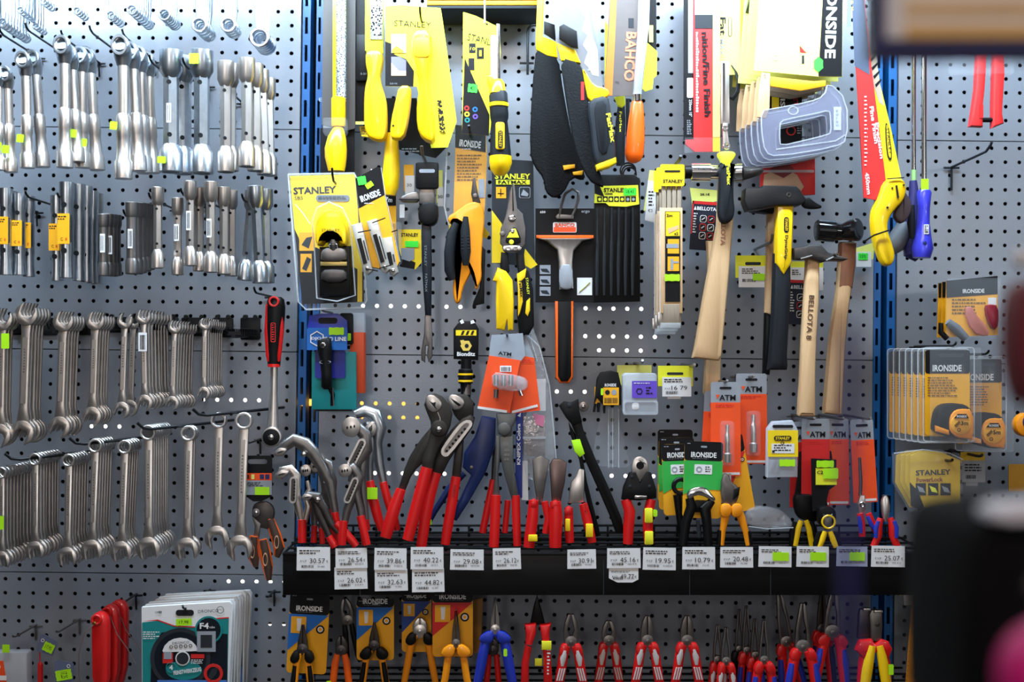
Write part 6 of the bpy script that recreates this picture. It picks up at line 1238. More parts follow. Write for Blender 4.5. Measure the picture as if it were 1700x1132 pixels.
def iron_card(x0, y0, x1, y1, yh, d, cols, lab, rot=0, tsz=1.0, split=None, tx=None, name='carded_pliers'):
    t = T(name, lab, 'pliers', (x0+x1)/2, y0, d, rot=rot); w_ = x1-x0
    p = t.part('card'); p.solid(rrect(x0, y0, x1, y1, 6), d, 1.6, cols[1]); p.solid(rrect(x0, y0, x1, yh, 5), d+.3, 1.6, BLKC); p.box(x0, yh-4, x1, yh, d+.3, 1.6, cols[0]) if False else None
    if split == 'diag': p.flat([(x0, yh), (x1, yh), (x0, yh+(y1-yh)*.62)], d+.6, cols[0]); p.fr(x0+w_*.06, yh+4, x0+w_*.44, yh+4+w_*.42, d+.9, AMBER); p.flat([(x0+w_*.2, yh+7), (x0+w_*.32, yh+7), (x0+w_*.3, yh+w_*.42), (x0+w_*.22, yh+w_*.42)], d+1.2, WHT); p.ring(x1-w_*.2, yh+w_*.36, w_*.11, w_*.07, d+.9, .3, INK, .1, 14); p.ring(x1-w_*.2, yh+w_*.36, w_*.07, w_*.045, d+.9, .3, WHT, .1, 14)
    elif split == 'half': p.flat([(x0, yh), (x1, yh), (x1, yh+(y1-yh)*.5), (x0+w_*.3, yh+(y1-yh)*.5), (x0, yh+(y1-yh)*.6)], d+.6, cols[0]); p.rbox(x0+w_*.27, yh+6, x0+w_*.73, yh+22, d+1, .3, WHT, 1); p.ring(x0+w_*.39, yh+14, 5, 3, d+1.4, .3, GREYC, .1, 12); p.lines(x0+w_*.55, yh+9, x0+w_*.7, yh+20, 3, d+1.3)
    p.solid(rrect(x0+w_*.42, y0+7, x0+w_*.58, y0+10, 1.4), d+.8, .3, GREYC); p.lines(x0+4, y0+3, x0+14, y0+6, 1, d+.8, GREYC)
    q = t.part('lettering', 'white brand lettering'); q.text('IRONSIDE', x0+w_*.5, yh-10*tsz, w_*.66, 9*tsz, d+.9, WHT, 0, True); q.lines(x0+w_*.2, yh-4, x0+w_*.8, yh-3, 1, d+.9, GREYC)
    return t
GB2 = MATS['gloss_black']
for i, (x0, y0, d, nm) in enumerate(((1092, 713, 70, 'rearmost'), (1094, 726, 95, 'middle'))):
    t = iron_card(x0, y0, x0+58, y0+120, y0+46, d, (GRN, AMBER), 'green and black pliers card, %s of the left stack' % nm, split='half'); t.done()
t = iron_card(1098, 737, 1150, 855, 765, 118, (GRN, AMBER), 'green, black and amber pliers card at the front of the left stack', split='half', rot=-2)
p = t.part('pliers_body', 'black pliers on the card'); p.ring(1126, 806, 15, 8, 132, 8, BLK, 1.5); p.tube([(1120, 820, 128), (1122, 850, 128), (1128, 900, 128)], [7, 6, 6], BLK, n=10); t.done()
t = iron_card(1196, 722, 1232, 850, 752, 118, (REDC, AMBER), 'red and amber pliers card tilted behind the green ones', rot=-10, split='diag'); t.done()
t = iron_card(1137, 733, 1201, 860, 765, 140, (GRN, AMBER), 'large front green and amber card with black pliers and curved silver jaw', split='half', rot=2)
p = t.part('jaw', 'curved polished jaw'); p.solid([(1140, 824), (1144, 812), (1156, 806), (1172, 806), (1182, 818), (1190, 826), (1184, 832), (1172, 822), (1156, 820), (1146, 828)], 158, 12, CHROME, 3, 1)
q = t.part('handle', 'black handle'); q.tube([(1146, 826, 152), (1150, 840, 152), (1142, 865, 152), (1138, 905, 152)], [7, 9, 8, 7], BLK, n=12, flat=.7); q = t.part('handle', 'black handle'); q.tube([(1184, 828, 152), (1172, 842, 152), (1176, 865, 152), (1180, 905, 152)], [6, 10, 8, 7], BLK, n=12, flat=.7); q.solid([(1150, 830), (1186, 830), (1180, 850), (1150, 850)], 150, 14, BLK, 4, 1); q.tube([(1161, 862, 152), (1164, 890, 152)], 3, CHAR, n=8); t.done()
t = T('yellow_snips', 'amber and black snips standing below the tilted red card', 'snips', 1212, 820, 150)
p = t.part('jaws'); p.solid([(1198, 790), (1208, 784), (1214, 800), (1224, 806), (1228, 820), (1220, 840), (1204, 840), (1196, 825)], 152, 9, GUN, 2, 1); p.solid([(1218, 812), (1228, 808), (1226, 822), (1216, 830)], 154, 6, BLK, 1); p.box(1211, 786, 1214, 806, 150, 4, STEEL)
for s_, pa in ((1, [(1204, 838), (1204, 858), (1200, 880), (1198, 905)]), (1, [(1222, 838), (1230, 858), (1238, 882), (1242, 905)])):
    q = t.part('handle', 'amber shoulder with black grip'); q.tube([(a, b, 150) for a, b in pa], [7, 7, 5, 4], AORG, n=12, flat=.7); q.tube([(a+(-4 if pa[0][0] == 1204 else 4), b, 148) for a, b in pa[2:]], [5, 5], BLK, n=10)
    x, y = pa[0]; q.solid([(x-9, y+4), (x-4, y-3), (x+8, y-2), (x+11, y+8), (x+6, y+20), (x-8, y+20)], 157, 12, AORG, 2.5, 1)
t.done()
t = T('clear_bag', 'flat crumpled clear bag lying in the basket right of the snips', 'bag', 1268, 856, 120)
p = t.part('clear_bag'); p.solid([(1236, 850), (1252, 840), (1280, 842), (1300, 848), (1316, 866), (1312, 878), (1240, 876)], 130, 30, WRINK, 6, 1); p.tube([(1240, 872, 132), (1270, 876, 132), (1314, 874, 132)], 1, CLEAR2, n=5); t.done()
for i, (x, y, d, s_) in enumerate(((1334, 840, 120, 'left'), (1374, 858, 150, 'right'))):
    t = T('end_nippers', 'black and yellow nippers on black card, the %s of two near the lime labels' % s_, 'pliers', x, y, d)
    p = t.part('card', 'black hang card')
    if i == 0: p.solid([(1330, 752), (1348, 742), (1384, 750), (1386, 764), (1372, 830), (1322, 830), (1328, 790)], d-14, 2, BLKC); p.fr(1348, 752, 1378, 760, d-13.5, REDC)
    else: p.solid([(1350, 762), (1392, 764), (1392, 806), (1380, 815), (1372, 850), (1352, 850)], d-12, 2, BLKC)
    if i == 1:
        q = t.part('yellow_label', 'yellow label'); q.box(1357, 778, 1392, 806, d-10, 1, LEMON); q.text('C2', 1364, 785, 10, 6, d-9.4, INK, 0, True); q = t.part('price_sticker'); q.sticker(1358, 765, 1387, 777, d-9, NEON); q.sticker(1369, 778, 1394, 796, d-8.5, NEON)
    else: q = t.part('yellow_label', 'lime label edge'); q.box(1347, 758, 1370, 784, d-12, 1, LEMON); q.box(1336, 765, 1344, 790, d-12, 1, SKIN)
    q = t.part('jaws'); 
    if i == 0: q.solid([(1318, 822), (1330, 820), (1374, 824), (1376, 850), (1360, 868), (1330, 864), (1320, 850)], d, 16, BLK, 5, 1)
    else: q.solid([(1358, 846), (1368, 840), (1384, 842), (1390, 852), (1388, 876), (1360, 876)], d, 16, BLK, 4, 1); q.ring(x+1, 866, 12, 9, d+3, 3, YEL, .5); q.solid([(1366, 852), (1374, 858), (1382, 852), (1380, 880), (1368, 880)], d+2, 5, GUN, 1.5)
    for sg in (-1, 1):
        q = t.part('handle', 'black and yellow handle'); q.tube([(x+sg*4, y+24, d), (x+sg*9, y+38, d), (x+sg*14, y+(66 if i == 0 else 50), d)], [4, 5, 4.5], YEL, n=10, flat=.7); q.tube([(x+sg*14, y+26, d-2), (x+sg*18, y+44, d-2), (x+sg*19, y+(66 if i == 0 else 50), d-2)], [4, 6, 5], BLK, n=10, flat=.7)
    t.done()
t = T('small_pliers', 'small red and blue gripped pliers with narrow steel nose', 'pliers', 1430, 850, 130)
p = t.part('jaws'); p.solid([(1424, 834), (1428, 822), (1436, 822), (1438, 840), (1435, 856), (1426, 856)], 132, 7, STEEL, 2); p.tube([(1429, 760, 124), (1431, 800, 124), (1430, 824, 124)], [2.5, 3, 3], GUN, n=8); p.ring(1431, 838, 5, 2, 133, 3, CHROME, .4, 12)
for sg in (0, 1):
    q = t.part('grip', 'red grip with blue inlay'); q.tube([(1427+sg*14, 852, 132), (1430+sg*18, 870, 132), (1431+sg*28, 890, 132)], [5.5, 6, 5.5], RED, n=10, flat=.7); q.tube([(1425+sg*14, 856, 135), (1427+sg*18, 870, 135), (1428+sg*28, 884, 135)], [3, 4, 3], BLUE, n=8, flat=.7)
t.done()
t = T('small_pliers', 'red and blue gripped pliers with grey rounded jaws at the basket end', 'pliers', 1470, 840, 150)
p = t.part('jaws'); p.solid([(1463, 832), (1467, 824), (1473, 822), (1477, 832), (1478, 850), (1470, 872), (1464, 850)], 152, 8, STEEL, 2, 1); p.tube([(1470, 822, 146), (1471, 832, 146)], [4, 5], GUN, n=8)
for sg in (-1, 1):
    q = t.part('grip', 'red grip with blue inlay'); q.tube([(1470+sg*8, 860, 150), (1470+sg*12, 872, 150), (1470+sg*11, 888, 150), (1470+sg*20, 908, 150)], [5, 7, 6, 6], RED, n=12, flat=.7); q.tube([(1470+sg*13, 864, 154), (1470+sg*17, 876, 154), (1470+sg*17, 892, 154)], [3, 4, 3], BLUE, n=8, flat=.7)
t.done()
# ---- price labels on the rail
LB = [(493, 908, 548, 947, '30.57'), (557, 910, 609, 943, '26.54'), (555, 943, 609, 978, '26.02'), (622, 910, 675, 946, '39.86'), (622, 946, 676, 981, '32.63'), (682, 908, 736, 945, '40.22'), (684, 945, 737, 983, '44.82'), (748, 912, 803, 946, '29.08'), (818, 910, 864, 945, '26.12'), (942, 912, 989, 944, '30.91'), (1008, 910, 1063, 943, '45.16'), (1011, 943, 1060, 967, '49.77'), (1068, 909, 1122, 946, '19.95'), (1133, 908, 1187, 945, '10.79'), (1196, 908, 1250, 942, '20.48'), (1260, 907, 1314, 941, None), (1323, 907, 1376, 941, None), (1389, 907, 1440, 940, None), (1447, 906, 1502, 941, '25.07')]
WHERE = {'30.57': 'below the C-jaw pliers, first at the left end', '26.54': 'below the oval-jawed pliers, top of the first doubled pair', '26.02': 'lower of the first doubled pair', '39.86': 'top of the second doubled pair', '32.63': 'lower of the second doubled pair', '40.22': 'below the big red grips, top of the third doubled pair', '44.82': 'lower of the third doubled pair', '29.08': 'alone right of the third doubled pair', '26.12': 'below the upright grey pliers', '30.91': 'below the curved light headed insulated pliers', '45.16': 'below the cable cutter', '49.77': 'torn, lowest below the cable cutter', '19.95': 'just right of the cable cutter labels', '10.79': 'below the front green card', '20.48': 'below the amber snips', '25.07': 'last at the right end, no sticker'}
nth = ['first', 'second', 'last']; ni = 0
for i, (x0, y0, x1, y1, pr) in enumerate(LB):
    up = y0 < 930
    lab = 'price label %s, %s' % (pr, WHERE[pr]) if pr else 'white price label under a lime sticker, %s of three on the rail' % nth[ni]
    if not pr: ni += 1
    t = T('price_label', lab, 'price label', (x0+x1)/2, y0, 168, rot=random.uniform(-1.2, 1.2))
    p = t.part('paper'); e = 1.2 if not up else 0; dd = 168.2-(1.2 if not up else 0)
    pts = [(x0, y0-e), (x1, y0-e), (x1+.5, y1), (x0-.5, y1)]
    if pr == '49.77': pts = [(x0, y0-e), (x1, y0-e), (x1, y1-5), (x1-10, y1), (x0+14, y1), (x0, y1-7)]
    if pr is None and ni == 3: p.solid(pts, dd, .5, mat('glossy_label', (170, 172, 196), .2))
    else: p.solid(pts, dd, .5, WHT)
    w_ = x1-x0; h = y1-y0
    p.lines(x0+4, y0+5, x1-10, y0+h*.34, 2, dd+.4); p.bars(x0+w_*.14, y1-9, x0+w_*.5, y1-5, dd+.4); p.lines(x0+w_*.62, y1-8, x1-5, y1-5, 1, dd+.4, GREYC)
    if pr:
        q = t.part('lettering', 'printed price'); q.text(pr, x0+w_*.62, y0+h*.58, w_*.46, 8, dd+.6, INK, 0, False); q.text('€', x1-4.5, y0+h*.6, 3, 4, dd+.6, INK); q.text('P.V.P', x0+w_*.2, y0+h*.6, w_*.18, 3.4, dd+.6, INK)
    else: q = t.part('price_sticker'); q.sticker(x0+w_*.42, y0+9, x0+w_*.92, y0+24, dd+1, NEON)
    t.done()
# ================================================================ lower row of pliers
t = T('wire_basket', 'lower black wire basket at the bottom edge', 'basket', 998, 1150, 40)
p = t.part('wires'); p.box(487, 1128, 1500, 1170, 165, 8, BLK, 1)
for k in range(5): p.tube([(490, 1122-k*2, 140-k*30), (1505, 1122-k*2, 140-k*30)], 2, BLKMET, n=6)
t.done()
def plier(kind, lab, x, y, d, top, gm, m=GUN, sp=16, L_=75, rot=0, inlay=None, guard=None, gsz=8, name=None, w_=10, neon=None, sh=None):
    """upright hand pliers; (x, y) joint, top = jaw length, sp = grip spread"""
    nm = name or {'long': 'long_nose_pliers', 'diag': 'side_cutters', 'comb': 'combination_pliers'}[kind]
    t = T(nm, lab, 'pliers', x, y, d, rot=rot)
    p = t.part('joint', None); p.disc(x, y, w_*.95, d+1, 10, m, .8, 20); p.disc(x, y, w_*.32, d+2.5, 3, m, .6, 12)
    for s_ in (-1, 1):
        q = t.part('jaw')
        if kind == 'long': o = [(x+s_*.5, y+2), (x+s_*w_*.9, y), (x+s_*w_*.8, y-top*.34), (x+s_*w_*.36, y-top*.8), (x+s_*w_*.2, y-top), (x+s_*.5, y-top)]
        elif kind == 'diag': o = [(x+s_*.4, y+2), (x+s_*w_, y+2), (x+s_*w_, y-top*.45), (x+s_*w_*.75, y-top*.75), (x+s_*w_*.35, y-top*.97), (x+s_*.4, y-top)]
        elif kind == 'hole': o = [(x+s_*w_*.5, y-2), (x+s_*w_, y), (x+s_*w_*.85, y-top*.45), (x+s_*w_*.3, y-top), (x+s_*.5, y-top), (x+s_*w_*.12, y-top*.62), (x+s_*w_*.45, y-top*.4)]
        else: o = [(x+s_*w_*.4, y), (x+s_*w_, y+2), (x+s_*w_*1.15, y-top*.4), (x+s_*w_*.9, y-top*.75), (x+s_*w_*.4, y-top), (x+s_*.6, y-top), (x+s_*w_*.15, y-top*.75), (x+s_*w_*.5, y-top*.45), (x+s_*w_*.15, y-top*.2)]
        q.solid(o, d, 8, m, 1.2, 0)
    for s_ in (-1, 1):
        q = t.part('grip')
        pa = [(x+s_*w_*.6, y+6), (x+s_*sp*.72, y+20), (x+s_*sp*.9, y+40), (x+s_*sp*1.05, y+58), (x+s_*sp*1.35, y+L_)]
        q.tube([(a, b, d) for a, b in pa], [gsz*.8, gsz, gsz, gsz, gsz*.85], gm, n=14, flat=.75)
        if guard:
            gx, gy = x+s_*w_*.9, y+8; q.solid([(gx-s_*5, gy+10), (gx-s_*5, gy-5), (gx+s_*4, gy-7), (gx+s_*guard, gy+2), (gx+s_*(guard+1), gy+10), (gx+s_*5, gy+15)], d+7, 14, sh or gm, 2, 1)
        if inlay:
            r_ = q.parent if False else t.part('grip_inlay', 'contrasting grip inlay', q)
            if inlay == 'stripe':
                r_.tube([(x+s_*sp*.6, y+12, d+5), (x+s_*sp*.8, y+26, d+5.5), (x+s_*sp*.86, y+38, d+5.5)], [gsz*.5, gsz*.62, gsz*.3], mat('pale_grey_grip', (206, 196, 192), .45), n=10, flat=.6)
                xx, yy = x+s_*sp*1.0, y+52
                for k in (-1, 0, 1): r_.tube([(xx+k*4-s_*2.5, yy-10, d+6), (xx+k*4+s_*2.5, yy+10, d+6)], 1.3, MATS['pale_grey_grip'], n=6)
            else: r_.tube([(a-s_*gsz*.05+s_*gsz*.45, b+6, d+3) for a, b in pa[1:]], [gsz*.6, gsz*.75, gsz*.7, gsz*.5], inlay, n=10, flat=.75)
    if neon: q = t.part('price_sticker'); q.sticker(*neon, d+14, NEON)
    return t.done()
def card_pl(x0, y0, x1, y1, yh, d, cols, lab, kind, px, py, top, gm, m, rot=0, **k):
    t = iron_card(x0, y0, x1, y1, yh, d-22, cols, 'hang card of the '+lab, rot=rot, split='diag', name='pliers_card')
    t.cat = 'hang card'; t.done(); plier(kind, lab, px, py, d, top, gm, m, **k)
card_pl(482, 986, 548, 1118, 1020, 150, (BLUEC, AMBER), 'dark long nose pliers with amber grips, leftmost of the bottom row', 'long', 502, 1078, 40, AORG, DKSTEEL, rot=3, sp=13, inlay=BLK, w_=10, guard=10, sh=BLK, L_=70, gsz=6)
card_pl(592, 994, 654, 1096, 1008, 130, (BLUEC, AMBER), 'dark wide pliers with amber grips on a dim blue card', 'long', 621, 1072, 38, AORG, DKSTEEL, sp=18, inlay=BLK, w_=10, guard=14, sh=BLK, L_=72, gsz=6)
card_pl(667, 984, 716, 1082, 998, 110, (mat('navy_blue_card', (20, 60, 140), .5), AMBER), 'round headed silver pincers with amber grips', 'diag', 697, 1048, 22, AORG, STEEL, sp=20, w_=12, guard=12, sh=BLK, L_=90, gsz=6)
card_pl(718, 984, 785, 1090, 1000, 150, (REDC, AMBER), 'slim long nose pliers with amber grips on a red card', 'long', 757, 1068, 56, AORG, GUN, sp=17, w_=8, guard=16, sh=AORG, L_=76, gsz=6)
t = T('side_card', 'amber strip card with gold edge behind the red carded pliers', 'hang card', 795, 1030, 60); t.part('side_card').solid([(786, 994), (802, 990), (798, 1080), (786, 1082)], 70, 2, mat('dull_amber', (150, 100, 20), .5)); t.done()
plier('diag', 'black side cutters with bright orange grips between the blue cards', 566, 1080, 130, 24, ORG, DKSTEEL, sp=13, L_=60, gsz=6, neon=(544, 1126, 552, 1136))
plier('comb', 'dim silver and black pliers standing high between the first two cards', 577, 1030, 90, 36, BLK, GUN, sp=9, L_=70, rot=-8, gsz=5)
plier('long', 'steel flat nose pliers with bright blue grips', 822, 1045, 150, 52, BLUE, STEEL, sp=22, w_=9, guard=17, L_=92, gsz=8.5, neon=(836, 1073, 842, 1086))
plier('diag', 'red inner grips showing behind the blue gripped pliers', 818, 1080, 110, 20, RED, DKSTEEL, sp=10, L_=60, gsz=5)
t = T('insulated_pliers', 'tall red insulated pliers with bent red grips and yellow tape', 'pliers', 892, 1040, 150)
p = t.part('jaws', 'jaws coloured dark for shade'); p.solid([(880, 1040), (886, 1010), (892, 990), (898, 1010), (906, 1040)], 140, 9, BLK, 2)  # shade over the jaws is put into their black colour
q = t.part('grip', 'red insulated grip'); q.solid([(871, 1036), (890, 1034), (890, 1050), (884, 1068), (878, 1100), (878, 1150), (864, 1150), (866, 1100), (872, 1070), (873, 1052)], 158, 18, RED, 4); q.tube([(874, 1068, 160), (886, 1070, 160)], 1, INK, n=5)
q = t.part('grip', 'red insulated grip'); q.solid([(896, 1037), (915, 1034), (912, 1050), (914, 1080), (918, 1150), (903, 1150), (902, 1090), (899, 1058)], 158, 18, RED, 4); q.lines(908, 1075, 914, 1120, 8, 159, WHT)
q = t.part('tape', 'neon yellow tape'); q.box(899, 1062, 915, 1076, 160, 3, LEMON, .5); q = t.part('tape', 'small yellow tape'); q.box(888, 1094, 900, 1106, 148, 3, LEMON, .5); t.done()
plier('comb', 'combination pliers with red and grey grips, tall open jaws', 948, 1066, 150, 46, RED, GUN, sp=17, inlay='stripe', L_=85, gsz=8, guard=9, w_=11)
plier('comb', 'combination pliers with red and grey grips, shorter jaws, set deeper in shade', 1011, 1064, 120, 33, RED, GUN, sp=15, inlay='stripe', L_=85, gsz=7.5, guard=8, w_=10.5)
plier('diag', 'round headed side cutters with red and grey grips, left of the two', 1075, 1064, 150, 42, RED, GUN, sp=17, inlay='stripe', L_=85, gsz=8, guard=9, w_=11)
plier('diag', 'round headed side cutters with red and grey grips, right of the two', 1141, 1064, 150, 42, RED, GUN, sp=17, inlay='stripe', L_=85, gsz=8, guard=9, w_=11)
plier('hole', 'long nose pliers with red and grey grips, left of the tight pair', 1192, 1096, 130, 58, RED, GUN, sp=12, inlay='stripe', L_=60, gsz=6, guard=7, w_=8, name='long_nose_pliers')
plier('hole', 'long nose pliers with red and grey grips, right of the tight pair', 1206, 1098, 150, 56, RED, GUN, sp=13, inlay='stripe', L_=60, gsz=6, guard=7, w_=8, name='long_nose_pliers')
for k, (x, y, d, tp, lb) in enumerate(((1228, 1078, 90, 66, 'dark slim long nose pliers standing highest before the blue gripped ones'), (1240, 1080, 110, 74, 'second slim long nose pliers beside the highest one'), (1254, 1088, 130, 60, 'long nose pliers with red shoulders and round opening, third of the slim bunch'))):
    plier('hole', lb, x, y, d, tp, RED if k else BLK, GUN, sp=11, L_=60, gsz=6, w_=7, guard=8, inlay=BLUE if k else None, name='long_nose_pliers')
plier('hole', 'front long nose pliers with red shoulders and blue grips, single sharp tip', 1269, 1096, 150, 66, RED, GUN, sp=15, L_=60, gsz=8, w_=8, guard=10, inlay=BLUE, name='long_nose_pliers')
plier('hole', 'bent long nose pliers with blue and red grips, left rear of the trio', 1306, 1066, 110, 92, RED, GUN, sp=14, L_=90, gsz=8, w_=11, guard=9, inlay=BLUE, rot=-8, name='long_nose_pliers')
plier('hole', 'long nose pliers with blue and red grips, front of the trio, bright tip', 1333, 1074, 150, 72, RED, GUN, sp=20, L_=90, gsz=9, w_=13, guard=10, inlay=BLUE, name='long_nose_pliers')
plier('hole', 'tall bent nose pliers with long bright tip and blue and red grips', 1382, 1050, 140, 78, RED, GUN, sp=20, L_=100, gsz=9, w_=14, guard=12, inlay=BLUE, rot=3, name='long_nose_pliers')
plier('long', 'dark tall pliers half hidden behind the bent nose pliers', 1366, 1045, 100, 74, RED, DKSTEEL, sp=12, L_=100, gsz=8, w_=10, guard=9, inlay=NAVY)
t = T('end_cutters', 'grey box-jawed pliers with red shoulders and yellow grips at the right end', 'pliers', 1450, 1060, 150)
p = t.part('jaws'); p.solid([(1428, 1022), (1430, 1013), (1446, 1012), (1448, 1060), (1426, 1062)], 144, 10, DKSTEEL, 2); p.solid([(1443, 1020), (1447, 1012), (1464, 1014), (1465, 1040), (1463, 1064), (1446, 1064)], 152, 11, GUN, 2); p.box(1434, 1010, 1446, 1014, 150, 12, STEEL, 1); p.box(1450, 1012, 1464, 1016, 156, 12, STEEL, 1); p.disc(1456, 1036, 4, 153, 3, DKSTEEL, .6)
q = t.part('shoulder', 'red shoulders'); q.solid([(1426, 1062), (1446, 1060), (1452, 1068), (1462, 1060), (1474, 1064), (1480, 1076), (1474, 1092), (1452, 1082), (1432, 1092), (1419, 1078)], 158, 16, RED, 4, 0)
for s_ in (-1, 1): q = t.part('grip', 'amber grip with red back'); q.tube([(1452+s_*6, 1070, 156), (1452+s_*10, 1088, 156), (1452+s_*14, 1110, 156), (1452+s_*20, 1150, 156)], [6, 8, 9, 8], YEL, n=12, flat=.75); q.tube([(1452+s_*16, 1076, 148), (1452+s_*20, 1100, 148), (1452+s_*24, 1150, 148)], [5, 7, 6], RED, n=10)
q = t.part('price_sticker'); q.sticker(1470, 1098, 1478, 1116, 166, NEON); t.done()
# ================================================================ RIGHT BAY
for i, (x, y1, d, lb) in enumerate(((1517, 300, 110, 'long screwdriver behind, blue grip half hidden, left of the pair'), (1534, 318, 150, 'long screwdriver with bright shaft and blue handle, right of the pair'))):
    t = T('long_screwdriver', lb, 'screwdriver', x, y1, d)
    p = t.part('shaft'); p.tube([(x+1, -40, d), (x, 200, d), (x, y1, d)], 4.2 if i else 3.6, CHROME, n=12); p.disc(x, 100, 1, d, 1, CHROME)
    q = t.part('collar', 'pale green collar'); q.tube([(x, y1-18, d), (x, y1+2, d)], 5 if i else 4, mat('pale_green_plastic', (170, 220, 140), .3), n=12)
    q = t.part('handle', 'blue handle'); HB = mat('violet_blue_plastic', (62, 62, 200), .3, coat=.4)
    if i: q.tube([(1534, 316, d), (1534, 320, d), (1534, 345, d), (1533, 370, d), (1532, 395, d), (1531, 412, d), (1530, 428, d)], [10, 12, 9.5, 10, 14, 18, 14], HB, n=18); q.tube([(1516, 340, d-4), (1514, 370, d-4), (1516, 395, d-4)], [4, 7, 5], RUB, n=10); q.rbox(1529, 374, 1537, 390, d+14, 2, WHT, 1); q.lines(1530, 376, 1536, 389, 4, d+14.6); q.disc(1529, 405, 3, d+18, 2, NAVY, .5)
    else: q.tube([(1516, 300, d), (1517, 320, d), (1514, 360, d), (1512, 395, d), (1514, 420, d), (1524, 428, d)], [6, 8, 9, 13, 14, 8], mat('dusk_blue_plastic', (56, 56, 120), .4), n=16)
    if i: s_ = t.part('price_sticker'); s_.box(1527, 298, 1539, 316, d+7, 1, NEON)
    t.done()
t = T('red_handled_pliers', 'two bright red plier legs in clear pack hanging high right', 'pliers', 1637, 120, 130)
p = t.part('leg', 'red leg'); p.solid([(1620, 60), (1636, 60), (1634, 120), (1632, 150), (1629, 178), (1629, 212), (1607, 211), (1610, 190), (1616, 150)], 140, 16, mat('coral_red', (238, 52, 52), .35), 4); p.box(1622, 176, 1628, 198, 141, 2, REDC)
q = t.part('leg', 'red leg'); q.solid([(1647, 60), (1663, 60), (1665, 125), (1662, 170), (1661, 190), (1664, 206), (1644, 214), (1644, 178), (1645, 140)], 140, 16, MATS['coral_red'], 4)
q = t.part('spacer', 'black spacer'); q.tube([(1628, 200, 134), (1646, 200, 134)], 4, BLK, n=10)
q = t.part('blister'); q.rbox(1572, 40, 1680, 126, 142, 10, CLEAR, 6, 2); t.done()
t = T('peg_hook', 'long empty peg hook sloping up to the right on the right bay', 'hook', 1650, 240, 180)
p = t.part('rod'); a = P(1590, 268, 4); x0, y0 = 1604, 262
p.tube([(1650, 248, 4), (1650, 247, 100), (1650, 246, 150), (1651, 238, 165), (1652, 233, 168)], 2.3, CHAR, n=8); q = t.part('clip'); q.tube([(1636, 249, 5), (1664, 249, 5)], 2, CHAR, n=6); q.tube([(1650, 248, 5), (1650, 290, 5)], 2.2, CHAR, n=6); t.done()
for i in range(3):
    d = 140-i*22; dx = -i*5
    t = T('orange_tool_card', ('black and amber tool card with a maroon tool and grey grips, front of three', 'black and amber tool card second of the three upper right', 'black and amber tool card last of the three upper right')[i], 'hang card', 1610, 470, d)
    p = t.part('card'); x0 = 1570-i*6 if i else 1571; x1 = 1656-i*10; p.solid([(x0, 466+i*2), (x1, 458+i*4), (x1+1, 556), (x0-2, 560)], d, 2, AMBER, 0); p.flat([(x0, 466+i*2), (x1, 458+i*4), (x1, 488+i*2), (x0, 494)], d+.5, BLKC)
    if i == 0:
        p.lines(1580, 496, 1640, 524, 5, d+.6, MATS['brown_ink']); p.fr(1640, 494, 1654, 506, d+.6, WHT)
        q = t.part('lettering', 'white brand lettering'); q.text('IRONSIDE', 1616, 483, 36, 7, d+.9, WHT, -1, True)
        q = t.part('tool_head', 'maroon tool head'); q.solid([(1630, 508), (1640, 505), (1652, 508), (1653, 540), (1644, 550), (1634, 530)], d+16, 14, mat('maroon_plastic', (130, 22, 40), .35), 4, 1); q.solid([(1596, 512), (1610, 508), (1616, 520), (1640, 548), (1636, 560), (1610, 552)], d+10, 8, mat('rose_film', (214, 130, 120), .4, alpha=.7), 3, 1)
        q = t.part('grip', 'grey grip'); q.tube([(1570, 534, d+8), (1584, 545, d+8), (1600, 562, d+8)], [6, 8, 7], MIDG, n=12); q.tube([(1562, 536, d), (1562, 552, d), (1572, 562, d)], [4, 5, 5], BLK, n=10)
        q = t.part('blister'); q.rbox(1568, 462, 1658, 560, d+14, 10, CLEAR, 6, 2)
    t.done()
